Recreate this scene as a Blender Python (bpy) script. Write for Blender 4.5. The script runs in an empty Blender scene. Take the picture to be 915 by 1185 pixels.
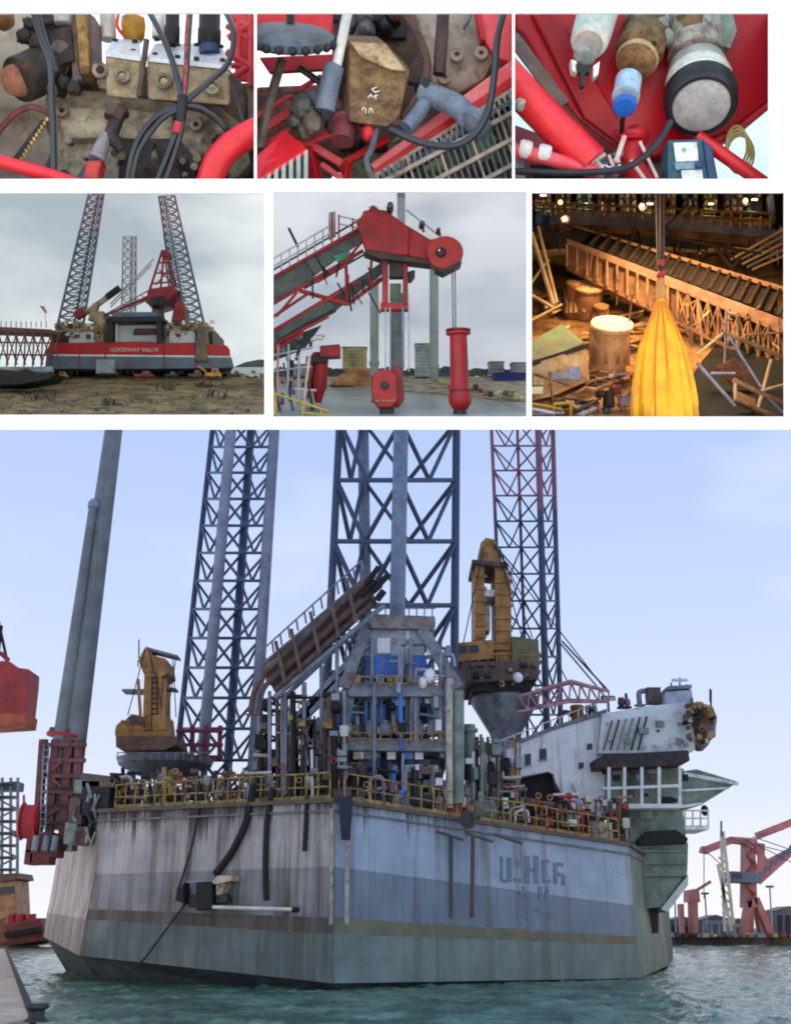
import bpy, bmesh, math, random
from mathutils import Vector, Matrix, noise
R = math.radians
rnd = random.Random(7)
SC = bpy.context.scene
COL = SC.collection

# ------------------------------------------------------------------ camera
FOC, DIST = 1230.0, 12.3                 # focal length in photo pixels, distance to the display wall
PW, PH = 915.0, 1185.0
PITCH = math.atan((1072 - PH/2)/FOC)     # the camera looks up; the harbour horizon lies low
cam = bpy.data.cameras.new('camera')
cam.sensor_fit = 'VERTICAL'; cam.sensor_height = 24.0
cam.lens = 24.0*FOC/PH
cam.clip_start = 0.1; cam.clip_end = 3000
camo = bpy.data.objects.new('camera', cam); COL.objects.link(camo)
camo.rotation_euler = (math.pi/2 + PITCH, 0, 0)
SC.camera = camo

# ------------------------------------------------------------------ world, sun, exposure
EXPO = 2.25
SUN_EL, SUN_AZ = R(72), R(150)
w = bpy.data.worlds.new('World'); SC.world = w; w.use_nodes = True
nt = w.node_tree; nt.nodes.clear()
sky = nt.nodes.new('ShaderNodeTexSky'); sky.sky_type = 'NISHITA'; sky.sun_disc = False
sky.sun_elevation = SUN_EL; sky.sun_rotation = SUN_AZ
bg = nt.nodes.new('ShaderNodeBackground'); bg.inputs['Strength'].default_value = 0.12
ow = nt.nodes.new('ShaderNodeOutputWorld')
nt.links.new(sky.outputs[0], bg.inputs[0]); nt.links.new(bg.outputs[0], ow.inputs[0])
sl = bpy.data.lights.new('sun', 'SUN'); sl.energy = 4.0; sl.angle = R(0.5); sl.color = (1, .96, .9)
so = bpy.data.objects.new('sun', sl); COL.objects.link(so)
# direction to the sun: high up, a little behind the display wall and to the left
sd = Vector((-.22, .22, .95)).normalized()
so.rotation_euler = sd.to_track_quat('Z', 'Y').to_euler(); so.location = (-6, 6, 30)
sky.sun_rotation = math.atan2(sd.x, sd.y)
SC.view_settings.view_transform = 'Standard'; SC.view_settings.look = 'None'
SC.view_settings.exposure = EXPO; SC.view_settings.gamma = 1
SC.cycles.max_bounces = 6; SC.cycles.diffuse_bounces = 3; SC.cycles.glossy_bounces = 3
SC.cycles.transparent_max_bounces = 4; SC.cycles.caustics_reflective = False; SC.cycles.caustics_refractive = False
SC.cycles.sample_clamp_indirect = 4
SC.cycles.filter_width = 2.0
GAIN = 2.0**EXPO                          # picture value 1.0 = 1/GAIN in the scene

# ------------------------------------------------------------------ frames: display wall (leaning) and harbour (level)
CASE = Matrix.Rotation(PITCH, 4, 'X') @ Matrix.Translation((0, DIST, 0))
LEVEL = Matrix.Identity(4)
FM = CASE
def frame(m):
    global FM
    FM = m
def V(*a): return Vector(a)
def c(px, py, y=0.0):
    k = (DIST + y)/FOC
    return V((px - PW/2)*k, y, (PH/2 - py)*k)
def ck(y=0.0): return (DIST + y)/FOC      # one photo pixel at depth y behind the wall
SP, CP = math.sin(PITCH), math.cos(PITCH)
def m(px, py, Y):
    dx, dz = px - PW/2, PH/2 - py
    d = FOC*CP - dz*SP
    return V(Y*dx/d, Y, Y*(FOC*SP + dz*CP)/d)
def mk(Y, py=900): return Y/(FOC*CP - (PH/2 - py)*SP)
def mz(px, py, z):
    dx, dz = px - PW/2, PH/2 - py
    t = z/(FOC*SP + dz*CP)
    return V(dx*t, (FOC*CP - dz*SP)*t, z)

# ------------------------------------------------------------------ materials
def lin(v): v = v/255; return v/12.92 if v <= .04045 else ((v + .055)/1.055)**2.4
def rgb(t): return (lin(t[0]), lin(t[1]), lin(t[2]), 1)
MATS = {}
def paint(col, col2=None, scale=3.0, rough=.55, metal=0.0, rust=0.0, streak=False, bump=.15, rcol=(92, 58, 38), spec=.4, vary=0.0, run=None):
    """weathered paint: two tones of noise, optional rust blotches or streaks, fine relief"""
    key = (col, col2, scale, rough, metal, rust, streak, bump, rcol, spec, vary, run)
    if key in MATS: return MATS[key]
    mt = bpy.data.materials.new('paint'); mt.use_nodes = True; MATS[key] = mt
    n = mt.node_tree.nodes; l = mt.node_tree.links
    b = n['Principled BSDF']
    b.inputs['Roughness'].default_value = rough; b.inputs['Metallic'].default_value = metal
    b.inputs['Specular IOR Level'].default_value = spec
    if col2 is None: col2 = tuple(int(x*.72) for x in col)
    tc = n.new('ShaderNodeTexCoord'); geo = n.new('ShaderNodeNewGeometry')
    nz = n.new('ShaderNodeTexNoise'); nz.inputs['Scale'].default_value = scale; nz.inputs['Detail'].default_value = 6; nz.inputs['Roughness'].default_value = .65
    l.new(geo.outputs['Position'], nz.inputs['Vector'])
    rp = n.new('ShaderNodeValToRGB'); rp.color_ramp.elements[0].position = .36; rp.color_ramp.elements[1].position = .62
    rp.color_ramp.elements[0].color = rgb(col2); rp.color_ramp.elements[1].color = rgb(col)
    l.new(nz.outputs['Fac'], rp.inputs['Fac']); out = rp.outputs['Color']
    if vary:
        oi = n.new('ShaderNodeObjectInfo'); hs = n.new('ShaderNodeHueSaturation')
        mr = n.new('ShaderNodeMapRange'); mr.inputs['To Min'].default_value = 1 - vary; mr.inputs['To Max'].default_value = 1 + vary
        l.new(oi.outputs['Random'], mr.inputs['Value']); l.new(mr.outputs[0], hs.inputs['Value']); l.new(out, hs.inputs['Color']); out = hs.outputs['Color']
    if rust > 0:
        n2 = n.new('ShaderNodeTexNoise'); n2.inputs['Scale'].default_value = scale*1.3; n2.inputs['Detail'].default_value = 8; n2.inputs['Roughness'].default_value = .7
        mp = n.new('ShaderNodeMapping'); l.new(geo.outputs['Position'], mp.inputs['Vector'])
        mp.inputs['Location'].default_value = (7.3, 2.1, 5.5)
        if streak: mp.inputs['Scale'].default_value = (2.2, 2.2, .12)
        l.new(mp.outputs[0], n2.inputs['Vector'])
        r2 = n.new('ShaderNodeValToRGB'); r2.color_ramp.elements[0].position = .62 - .3*rust; r2.color_ramp.elements[1].position = .82 - .3*rust
        l.new(n2.outputs['Fac'], r2.inputs['Fac'])
        mx = n.new('ShaderNodeMix'); mx.data_type = 'RGBA'
        l.new(r2.outputs['Color'], mx.inputs['Factor']); l.new(out, mx.inputs[6]); mx.inputs[7].default_value = rgb(rcol); out = mx.outputs[2]
    if run:                               # rust and oil runs that start at the deck edge and thin out downwards
        z0, z1, amt = run; sx = n.new('ShaderNodeSeparateXYZ'); l.new(geo.outputs['Position'], sx.inputs[0])
        m2 = n.new('ShaderNodeMapping'); m2.inputs['Scale'].default_value = (3.2, 3.2, .10); m2.inputs['Location'].default_value = (1.7, 9.1, .5); l.new(geo.outputs['Position'], m2.inputs['Vector'])
        n4 = n.new('ShaderNodeTexNoise'); n4.inputs['Scale'].default_value = 1.0; n4.inputs['Detail'].default_value = 7; n4.inputs['Roughness'].default_value = .75; l.new(m2.outputs[0], n4.inputs['Vector'])
        m3 = n.new('ShaderNodeMapRange'); m3.inputs['From Min'].default_value = z0; m3.inputs['From Max'].default_value = z1; m3.inputs['To Min'].default_value = -.32; m3.inputs['To Max'].default_value = .10*amt; l.new(sx.outputs['Z'], m3.inputs['Value'])
        ad = n.new('ShaderNodeMath'); l.new(n4.outputs['Fac'], ad.inputs[0]); l.new(m3.outputs[0], ad.inputs[1])
        r4 = n.new('ShaderNodeValToRGB'); r4.color_ramp.elements[0].position = .55; r4.color_ramp.elements[1].position = .68; l.new(ad.outputs[0], r4.inputs['Fac'])
        x4 = n.new('ShaderNodeMix'); x4.data_type = 'RGBA'; l.new(r4.outputs['Color'], x4.inputs['Factor']); l.new(out, x4.inputs[6]); x4.inputs[7].default_value = rgb((62, 46, 42)); out = x4.outputs[2]
    l.new(out, b.inputs['Base Color'])
    if bump:
        n3 = n.new('ShaderNodeTexNoise'); n3.inputs['Scale'].default_value = scale*7; n3.inputs['Detail'].default_value = 4
        l.new(geo.outputs['Position'], n3.inputs['Vector'])
        bp = n.new('ShaderNodeBump'); bp.inputs['Strength'].default_value = bump; bp.inputs['Distance'].default_value = .02
        l.new(n3.outputs['Fac'], bp.inputs['Height']); l.new(bp.outputs[0], b.inputs['Normal'])
    return mt
def glow(col, power=1.0):
    key = ('glow', col, power)
    if key in MATS: return MATS[key]
    mt = bpy.data.materials.new('lamp_glow'); mt.use_nodes = True; MATS[key] = mt
    b = mt.node_tree.nodes['Principled BSDF']; b.inputs['Base Color'].default_value = (.8, .8, .8, 1)
    b.inputs['Emission Color'].default_value = rgb(col); b.inputs['Emission Strength'].default_value = power/GAIN
    return mt
def sky_mat(name, stops, cloud=None, cscale=1.0, power=1.0, ref=(0, 0, 0), axis=None, cpos=(.45, .7)):
    """sky colour by elevation as seen from ref, with optional soft clouds"""
    mt = bpy.data.materials.new(name); mt.use_nodes = True
    n = mt.node_tree.nodes; l = mt.node_tree.links; n.clear()
    o = n.new('ShaderNodeOutputMaterial'); e = n.new('ShaderNodeEmission'); e.inputs['Strength'].default_value = power/GAIN
    l.new(e.outputs[0], o.inputs[0])
    geo = n.new('ShaderNodeNewGeometry')
    sb = n.new('ShaderNodeVectorMath'); sb.operation = 'SUBTRACT'; sb.inputs[1].default_value = ref
    l.new(geo.outputs['Position'], sb.inputs[0])
    nm = n.new('ShaderNodeVectorMath'); nm.operation = 'NORMALIZE'; l.new(sb.outputs[0], nm.inputs[0])
    sx = n.new('ShaderNodeSeparateXYZ'); l.new(nm.outputs[0], sx.inputs[0])
    rp = n.new('ShaderNodeValToRGB'); el = rp.color_ramp.elements
    while len(el) > 1: el.remove(el[-1])
    el[0].position = stops[0][0]; el[0].color = rgb(stops[0][1])
    for p, cc in stops[1:]:
        x = el.new(p); x.color = rgb(cc)
    l.new(sx.outputs['Z'], rp.inputs['Fac']); out = rp.outputs['Color']
    if cloud:
        nz = n.new('ShaderNodeTexNoise'); nz.inputs['Scale'].default_value = cscale; nz.inputs['Detail'].default_value = 5; nz.inputs['Roughness'].default_value = .5
        mp = n.new('ShaderNodeMapping'); mp.inputs['Scale'].default_value = (1, 1, 2.6); l.new(nm.outputs[0], mp.inputs['Vector']); l.new(mp.outputs[0], nz.inputs['Vector'])
        cr = n.new('ShaderNodeValToRGB'); cr.color_ramp.elements[0].position = cpos[0]; cr.color_ramp.elements[1].position = cpos[1]
        l.new(nz.outputs['Fac'], cr.inputs['Fac'])
        mx = n.new('ShaderNodeMix'); mx.data_type = 'RGBA'; l.new(cr.outputs['Color'], mx.inputs['Factor']); l.new(out, mx.inputs[6]); mx.inputs[7].default_value = rgb(cloud); out = mx.outputs[2]
    l.new(out, e.inputs['Color'])
    return mt

# ------------------------------------------------------------------ mesh building
CLIP = None                               # side planes of the display box being filled: pieces are trimmed flush with its sides
def clip_to(h, front=.034):
    """(point, outward normal) of the four side planes and the front of one box"""
    global CLIP
    if h is None: CLIP = None; return
    x0, y0, x1, y1 = h; e = .6; o = V(0, -DIST, 0)
    x0 = (x0-e-PW/2)/FOC; x1 = (x1+e-PW/2)/FOC; z0 = (PH/2-y0+e)/FOC; z1 = (PH/2-y1-e)/FOC
    CLIP = [(o, V(-1, x0, 0)), (o, V(1, -x1, 0)), (o, V(0, -z0, 1)), (o, V(0, z1, -1)), (V(0, front, 0), V(0, -1, 0))]
def trim_mesh(v, f):
    bm = bmesh.new(); vs = [bm.verts.new(p) for p in v]
    for q in f:
        try: bm.faces.new([vs[i] for i in q])
        except ValueError: pass
    for p, n in CLIP:
        if not any((q.co - p).dot(n) > 1e-6 for q in bm.verts): continue
        r = bmesh.ops.bisect_plane(bm, geom=bm.verts[:]+bm.edges[:]+bm.faces[:], dist=1e-5, plane_co=p, plane_no=n, clear_outer=True)
        ed = [g for g in r['geom_cut'] if isinstance(g, bmesh.types.BMEdge)]
        if ed:
            try: bmesh.ops.holes_fill(bm, edges=ed, sides=0)
            except Exception: pass
        if not bm.verts: break
    bm.verts.index_update(); out = [q.co.copy() for q in bm.verts]; fo = [tuple(x.index for x in q.verts) for q in bm.faces]; bm.free()
    return out, fo
def trim_line(p, q):
    a, b = 0.0, 1.0
    for c0, n in CLIP:
        d0, d1 = (p-c0).dot(n), (q-c0).dot(n)
        if d0 > 0 and d1 > 0: return None
        if d0 > 0: a = max(a, d0/(d0-d1))
        elif d1 > 0: b = min(b, d0/(d0-d1))
    return (lerp(p, q, a), lerp(p, q, b)) if b - a > 1e-4 else None
GONE = []
WL = {}                                   # world location of every root
def frames_along(pts):
    n = len(pts); T = []
    for i in range(n):
        a = pts[max(i-1, 0)]; b = pts[min(i+1, n-1)]
        t = (b - a); T.append(t.normalized() if t.length > 1e-9 else V(0, 0, 1))
    u = T[0].orthogonal().normalized(); out = []
    for t in T:
        u = (u - t*u.dot(t))
        u = u.normalized() if u.length > 1e-6 else t.orthogonal().normalized()
        out.append((u, t.cross(u)))
    return out
def spline(pts, n=6):
    """smooth path through the points"""
    P = [pts[0]] + list(pts) + [pts[-1]]; out = []
    for i in range(1, len(P)-2):
        p0, p1, p2, p3 = P[i-1], P[i], P[i+1], P[i+2]
        for j in range(n):
            t = j/n
            out.append(.5*((2*p1) + (p2-p0)*t + (2*p0-5*p1+4*p2-p3)*t*t + (3*p1-p0-3*p2+p3)*t**3))
    out.append(pts[-1].copy()); return out
class B:
    def __init__(s): s.v = []; s.f = []
    def poly(s, pts):
        i = len(s.v); s.v += [p.copy() for p in pts]; s.f.append(tuple(range(i, i+len(pts)))); return s
    def box8(s, p):
        i = len(s.v); s.v += [q.copy() for q in p]
        for q in ((0,3,2,1), (4,5,6,7), (0,1,5,4), (1,2,6,5), (2,3,7,6), (3,0,4,7)): s.f.append(tuple(i+k for k in q))
        return s
    def obox(s, ce, a, b, d):             # centre and three half-edge vectors
        return s.box8([ce-a-b-d, ce+a-b-d, ce+a+b-d, ce-a+b-d, ce-a-b+d, ce+a-b+d, ce+a+b+d, ce-a+b+d])
    def box(s, ce, sx, sy, sz, rot=0.0, tilt=0.0):
        M = Matrix.Rotation(rot, 3, 'Z') @ Matrix.Rotation(tilt, 3, 'X')
        return s.obox(ce, M @ V(sx/2, 0, 0), M @ V(0, sy/2, 0), M @ V(0, 0, sz/2))
    def beam(s, p, q, wd, ht, up=V(0, 0, 1)):
        d = q - p; t = d.normalized()
        a = t.cross(up); a = a.normalized() if a.length > 1e-5 else t.orthogonal().normalized()
        b = a.cross(t).normalized()
        return s.obox((p+q)/2, a*(wd/2), d/2, b*(ht/2))
    def prism(s, pts, ext, ext_end=None):
        """closed solid: polygon swept along ext (ext_end: own far polygon)"""
        n = len(pts); i = len(s.v)
        far = ext_end if ext_end else [p + ext for p in pts]
        s.v += [p.copy() for p in pts] + [p.copy() for p in far]
        s.f.append(tuple(range(i, i+n))); s.f.append(tuple(range(i+2*n-1, i+n-1, -1)))
        for k in range(n):
            j = (k+1) % n; s.f.append((i+j, i+k, i+n+k, i+n+j))
        return s
    def tube(s, pts, r, n=8, caps=True, rough=0.0):
        pts = [p for k, p in enumerate(pts) if k == 0 or (p - pts[k-1]).length > 1e-7]
        fr = frames_along(pts); i = len(s.v); N = len(pts)
        for k, p in enumerate(pts):
            rr = r[min(k, len(r)-1)] if isinstance(r, (list, tuple)) else r
            u, w_ = fr[k]
            for j in range(n):
                a = 2*math.pi*j/n; q = rr*(1 + (rnd.uniform(-rough, rough) if rough else 0))
                s.v.append(p + u*(q*math.cos(a)) + w_*(q*math.sin(a)))
        for k in range(N-1):
            for j in range(n):
                a, b = i+k*n+j, i+k*n+(j+1) % n
                s.f.append((a, b, b+n, a+n))
        if caps:
            s.f.append(tuple(i+j for j in range(n-1, -1, -1))); s.f.append(tuple(i+(N-1)*n+j for j in range(n)))
        return s
    def cyl(s, p, q, r, r2=None, n=14): return s.tube([p, q], [r, r if r2 is None else r2], n)
    def lathe(s, p, axis, prof, n=20, flute=0, amp=0.0):
        """profile of (distance along axis, radius)"""
        ax = axis.normalized(); u = ax.orthogonal().normalized(); w_ = ax.cross(u); i = len(s.v); N = len(prof)
        for t, r in prof:
            for j in range(n):
                a = 2*math.pi*j/n; q = r*(1 + (amp*math.cos(a*flute) if flute else 0))
                s.v.append(p + ax*t + u*(q*math.cos(a)) + w_*(q*math.sin(a)))
        for k in range(N-1):
            for j in range(n):
                a, b = i+k*n+j, i+k*n+(j+1) % n; s.f.append((a, b, b+n, a+n))
        s.f.append(tuple(i+j for j in range(n-1, -1, -1))); s.f.append(tuple(i+(N-1)*n+j for j in range(n)))
        return s
    def ring(s, ce, axis, r1, r2, h, n=18):
        """flat washer with a real hole"""
        ax = axis.normalized(); u = ax.orthogonal().normalized(); w_ = ax.cross(u); i = len(s.v)
        for t, r in ((0, r2), (h, r2), (h, r1), (0, r1)):
            for j in range(n):
                a = 2*math.pi*j/n; s.v.append(ce + ax*t + u*(r*math.cos(a)) + w_*(r*math.sin(a)))
        for k in range(4):
            for j in range(n):
                a, b = i+k*n+j, i+k*n+(j+1) % n; a2, b2 = i+((k+1) % 4)*n+j, i+((k+1) % 4)*n+(j+1) % n
                s.f.append((a, b, b2, a2))
        return s
    def blob(s, ce, rx, ry, rz, nu=14, nv=9, lump=0.0, seed=0.0):
        i = len(s.v)
        for a in range(nv+1):
            th = math.pi*a/nv
            for b in range(nu):
                ph = 2*math.pi*b/nu; d = V(math.sin(th)*math.cos(ph), math.sin(th)*math.sin(ph), math.cos(th))
                k = 1 + lump*noise.noise(d*2.3 + V(seed, seed*1.7, 0))
                s.v.append(ce + V(d.x*rx*k, d.y*ry*k, d.z*rz*k))
        for a in range(nv):
            for b in range(nu):
                p, q = i+a*nu+b, i+a*nu+(b+1) % nu; s.f.append((p, p+nu, q+nu, q))
        return s
    def grid(s, fn, nx, ny):
        i = len(s.v)
        for a in range(ny+1):
            for b in range(nx+1): s.v.append(fn(b/nx, a/ny))
        for a in range(ny):
            for b in range(nx):
                p = i+a*(nx+1)+b; s.f.append((p, p+1, p+nx+2, p+nx+1))
        return s
    def build(s, name, mat, parent=None, smooth=False, bevel=0.0, label=None, kind=None):
        if CLIP is not None and any((p - c0).dot(n) > 0 for c0, n in CLIP for p in s.v):
            s.v, s.f = trim_mesh(s.v, s.f)
            if not s.v: s.v = [V(0, 9, 0)]; s.f = []
        me = bpy.data.meshes.new(name); ws = [FM @ p for p in s.v]
        if parent is not None: L = WL[parent]
        else:
            xs = [p.x for p in ws]; ys = [p.y for p in ws]; zs = [p.z for p in ws]
            L = V((min(xs)+max(xs))/2, (min(ys)+max(ys))/2, min(zs))
        me.from_pydata([p - L for p in ws], [], s.f); me.update()
        if not s.f: GONE.append(name)
        if mat: me.materials.append(mat)
        o = bpy.data.objects.new(name, me); COL.objects.link(o)
        if parent is not None: o.parent = parent
        else: o.location = L
        WL[o] = L
        if smooth:
            me.polygons.foreach_set('use_smooth', [True]*len(me.polygons))
            try: me.set_sharp_from_angle(angle=R(38))
            except Exception: pass
        if bevel:
            md = o.modifiers.new('bevel', 'BEVEL'); md.width = bevel; md.segments = 2; md.limit_method = 'ANGLE'; md.angle_limit = R(35)
        if label: o['label'] = label
        if kind: o['kind'] = kind
        return o
def tag(o, label, cat, group=None):
    o['label'] = label; o['category'] = cat
    if group: o['group'] = group
    return o
def thing(name, label, cat, base, group=None):
    o = bpy.data.objects.new(name, None); COL.objects.link(o); o.empty_display_size = .1
    L = FM @ base; o.location = L; WL[o] = L
    return tag(o, label, cat, group)
def unit_rod():
    me = bpy.data.meshes.get('rod_mesh')
    return me
ROD = {}
def rod(name, p, q, r, mat, parent, n=7):
    """one straight bar as its own part; alike bars share mesh data"""
    key = (mat.name, n)
    if key not in ROD:
        b = B().tube([V(0, 0, -.5), V(0, 0, .5)], 1.0, n)
        me = bpy.data.meshes.new('bar'); me.from_pydata(b.v, [], b.f); me.update(); me.materials.append(mat)
        me.polygons.foreach_set('use_smooth', [len(f.vertices) == 4 for f in me.polygons])
        ROD[key] = me
    if CLIP is not None:
        tl = trim_line(p, q)
        if tl is None: return None
        p, q = tl
    P, Q = FM @ p, FM @ q; d = Q - P
    o = bpy.data.objects.new(name, ROD[key]); COL.objects.link(o); o.parent = parent
    o.matrix_local = Matrix.Translation((P+Q)/2 - WL[parent]) @ d.to_track_quat('Z', 'Y').to_matrix().to_4x4() @ Matrix.Diagonal((r, r, d.length, 1))
    WL[o] = (P+Q)/2
    return o
BX = {}
def block(name, ce, a, b, d, mat, parent):
    """one straight bar or plate of square section as its own part, sharing mesh data"""
    if mat.name not in BX:
        q = B().obox(V(0, 0, 0), V(.5, 0, 0), V(0, .5, 0), V(0, 0, .5))
        me = bpy.data.meshes.new('plate'); me.from_pydata(q.v, [], q.f); me.update(); me.materials.append(mat); BX[mat.name] = me
    if CLIP is not None:
        tl = trim_line(ce - a, ce + a)
        if tl is None: return None
        ce, a = (tl[0]+tl[1])/2, (tl[1]-tl[0])/2
    M3 = FM.to_3x3(); A, Bv, D = M3 @ a, M3 @ b, M3 @ d
    o = bpy.data.objects.new(name, BX[mat.name]); COL.objects.link(o); o.parent = parent
    mm = Matrix((A*2, Bv*2, D*2)).transposed().to_4x4()
    o.matrix_local = Matrix.Translation(FM @ ce - WL[parent]) @ mm
    WL[o] = FM @ ce
    return o
def dup(root, loc_frame, label, group=None, rot=0.0, scale=1.0):
    r = root.copy(); COL.objects.link(r); r.location = FM @ loc_frame; r.rotation_euler = (0, 0, rot); r.scale = (scale,)*3
    r['label'] = label
    if group: r['group'] = group
    for ch in root.children:
        k = ch.copy(); COL.objects.link(k); k.parent = r
        for g in ch.children:
            d = g.copy(); COL.objects.link(d); d.parent = k
    return r
def lerp(a, b, t): return a + (b - a)*t
def lettering(name, text, o, ux, uz, size, mat, parent, depth=.01):
    """flat raised letters, baseline at o along ux"""
    cu = bpy.data.curves.new('letters', 'FONT'); cu.body = text; cu.size = 1; cu.extrude = .03; cu.align_x = 'CENTER'
    ob = bpy.data.objects.new('letters', cu); COL.objects.link(ob)
    dg = bpy.context.evaluated_depsgraph_get(); me0 = ob.evaluated_get(dg).to_mesh()
    b = B(); nn = ux.cross(uz).normalized()
    b.v = [o + ux*(v.co.x*size) + uz*(v.co.y*size) + nn*(abs(depth) + v.co.z*.05) for v in me0.vertices]
    b.f = [tuple(p.vertices) for p in me0.polygons]
    ob.evaluated_get(dg).to_mesh_clear(); bpy.data.objects.remove(ob); bpy.data.curves.remove(cu)
    return b.build(name, mat, parent)
# ================================================================== the setting: ground and the white display wall with seven openings
frame(LEVEL)
def gnd(u, v):
    return V((u-.5)*1600, -500 + v*1600, -2.05)
b = B().grid(gnd, 8, 8); g = b.build('ground', paint((150, 147, 140), (128, 125, 118), 1.2, .8)); g['kind'] = 'structure'
frame(CASE)
HOLES = [(-40, 15, 294, 207), (297, 15, 592.5, 207), (595.5, 15, 889, 207),
         (-40, 223, 306, 480), (316, 222, 609, 482), (615, 223, 907, 482), (-40, 497, 955, 1225)]
WX0, WX1, WY0, WY1 = -110, 1025, -70, 1290
white = paint((236, 236, 234), (233, 233, 231), 2, .6, bump=.03)
xs = sorted({WX0, WX1} | {h[0] for h in HOLES} | {h[2] for h in HOLES}); ys = sorted({WY0, WY1} | {h[1] for h in HOLES} | {h[3] for h in HOLES})
wall = thing('display_wall', 'white wall panel with seven picture openings in three rows', 'display wall', c(457, 1290, .05))
def solid(i, j):
    if i < 0 or j < 0 or i >= len(xs)-1 or j >= len(ys)-1: return False
    x, y = (xs[i]+xs[i+1])/2, (ys[j]+ys[j+1])/2
    return not any(h[0] < x < h[2] and h[1] < y < h[3] for h in HOLES)
b = B(); T = .03
def fc(px, py, y): return V((px-PW/2)/100, y, (PH/2-py)/100)
for i in range(len(xs)-1):
    for j in range(len(ys)-1):
        if not solid(i, j): continue
        x0, x1, y0, y1 = xs[i], xs[i+1], ys[j], ys[j+1]
        b.poly([fc(x0,y1,0), fc(x1,y1,0), fc(x1,y0,0), fc(x0,y0,0)]); b.poly([fc(x0,y0,T), fc(x1,y0,T), fc(x1,y1,T), fc(x0,y1,T)])
        if not solid(i-1, j): b.poly([fc(x0,y0,0), fc(x0,y0,T), fc(x0,y1,T), fc(x0,y1,0)])
        if not solid(i+1, j): b.poly([fc(x1,y1,0), fc(x1,y1,T), fc(x1,y0,T), fc(x1,y0,0)])
        if not solid(i, j-1): b.poly([fc(x0,y0,0), fc(x1,y0,0), fc(x1,y0,T), fc(x0,y0,T)])
        if not solid(i, j+1): b.poly([fc(x0,y1,T), fc(x1,y1,T), fc(x1,y1,0), fc(x0,y1,0)])
b.build('front_panel', white, wall)
def cove(name, h, depth, mat, floor=True, ex=1.0, sides=None):
    """the sky round one scene: back, sides and top behind an opening"""
    x0, y0, x1, y1 = h; x0 -= ex; y0 -= ex; x1 += ex; y1 += ex
    n = [c(x0,y0,T+.002), c(x1,y0,T+.002), c(x1,y1,T+.002), c(x0,y1,T+.002)]; f = [c(x0,y0,depth), c(x1,y0,depth), c(x1,y1,depth), c(x0,y1,depth)]
    b = B(); b.poly(f)
    for k in range(4):
        if k == 2 and not floor: continue
        j = (k+1) % 4
        if sides and k: q = B().poly([n[k], n[j], f[j], f[k]]).build('shade_board', sides, wall); continue  # boards added out of view to cut side light and raise contrast
        b.poly([n[k], n[j], f[j], f[k]])
    o = b.build(name, mat); o['kind'] = 'structure'; return o
# direction up in the leaning frame is used for the small skies; the harbour sky is level
grb = paint((196, 188, 180), (172, 164, 156), 3, .8)
day = sky_mat('open_sky', [(0, (255, 255, 255)), (.5, (240, 246, 255)), (1, (225, 238, 255))], power=1.5)
for h in HOLES[:2]: cove('sky', h, 3.2, day, sides=grb)
cove('sky', HOLES[2], 3.2, sky_mat('pale_blue_sky', [(0, (206, 240, 244)), (.5, (190, 232, 242)), (1, (214, 240, 250))], (240, 252, 250), 3, 1.3), sides=grb)
over4 = sky_mat('overcast_sky', [(.3, (205, 212, 214)), (.5, (198, 206, 210)), (.56, (168, 180, 188)), (.8, (152, 165, 176))], (232, 237, 238), 4.2, 1.12, cpos=(.46, .7))
cove('sky', HOLES[3], 7.0, over4)
over5 = sky_mat('grey_sky', [(.3, (222, 226, 232)), (.46, (226, 228, 234)), (.52, (178, 185, 196)), (.60, (216, 219, 226)), (.9, (212, 215, 223))], (140, 149, 165), 4.6, 1.12, cpos=(.48, .74))
cove('sky', HOLES[4], 7.0, over5)
night = paint((34, 26, 20), (18, 14, 12), 2, .9)
cove('sky', HOLES[5], 8.0, night)
main_sky = sky_mat('harbour_sky', [(0, (248, 247, 248)), (.05, (242, 243, 249)), (.12, (222, 231, 251)), (.26, (203, 219, 251)), (.44, (182, 204, 248)), (1, (166, 192, 240))], (230, 237, 250), 3.0, 1.06, ref=(6, 6, 0), cpos=(.52, .85))
frame(CASE)
o = cove('sky', (-40, 486.5, 955, 1225), 92.0, main_sky, floor=False, ex=.5)
# ================================================================== harbour scene behind the large lower opening (level frame)
frame(LEVEL); clip_to(None)
WZ = -1.24
# ---- water
def water_mat(name, c1, c2, sc, bump, rough=.07):
    mt = bpy.data.materials.new(name); mt.use_nodes = True; n = mt.node_tree.nodes; l = mt.node_tree.links; b = n['Principled BSDF']
    b.inputs['Specular IOR Level'].default_value = .38; b.inputs['Roughness'].default_value = rough; b.inputs['IOR'].default_value = 1.33
    geo = n.new('ShaderNodeNewGeometry'); nz = n.new('ShaderNodeTexNoise'); nz.inputs['Scale'].default_value = sc*.25; nz.inputs['Detail'].default_value = 5
    l.new(geo.outputs['Position'], nz.inputs['Vector'])
    rp = n.new('ShaderNodeValToRGB'); rp.color_ramp.elements[0].position = .4; rp.color_ramp.elements[1].position = .65
    rp.color_ramp.elements[0].color = rgb(c1); rp.color_ramp.elements[1].color = rgb(c2); l.new(nz.outputs['Fac'], rp.inputs['Fac']); l.new(rp.outputs['Color'], b.inputs['Base Color'])
    mp = n.new('ShaderNodeMapping'); mp.inputs['Scale'].default_value = (1, .6, 1); l.new(geo.outputs['Position'], mp.inputs['Vector'])
    n3 = n.new('ShaderNodeTexNoise'); n3.inputs['Scale'].default_value = sc; n3.inputs['Detail'].default_value = 6; n3.inputs['Roughness'].default_value = .6
    l.new(mp.outputs[0], n3.inputs['Vector']); bp = n.new('ShaderNodeBump'); bp.inputs['Strength'].default_value = bump; bp.inputs['Distance'].default_value = .08
    l.new(n3.outputs['Fac'], bp.inputs['Height']); l.new(bp.outputs[0], b.inputs['Normal']); return mt
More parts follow.
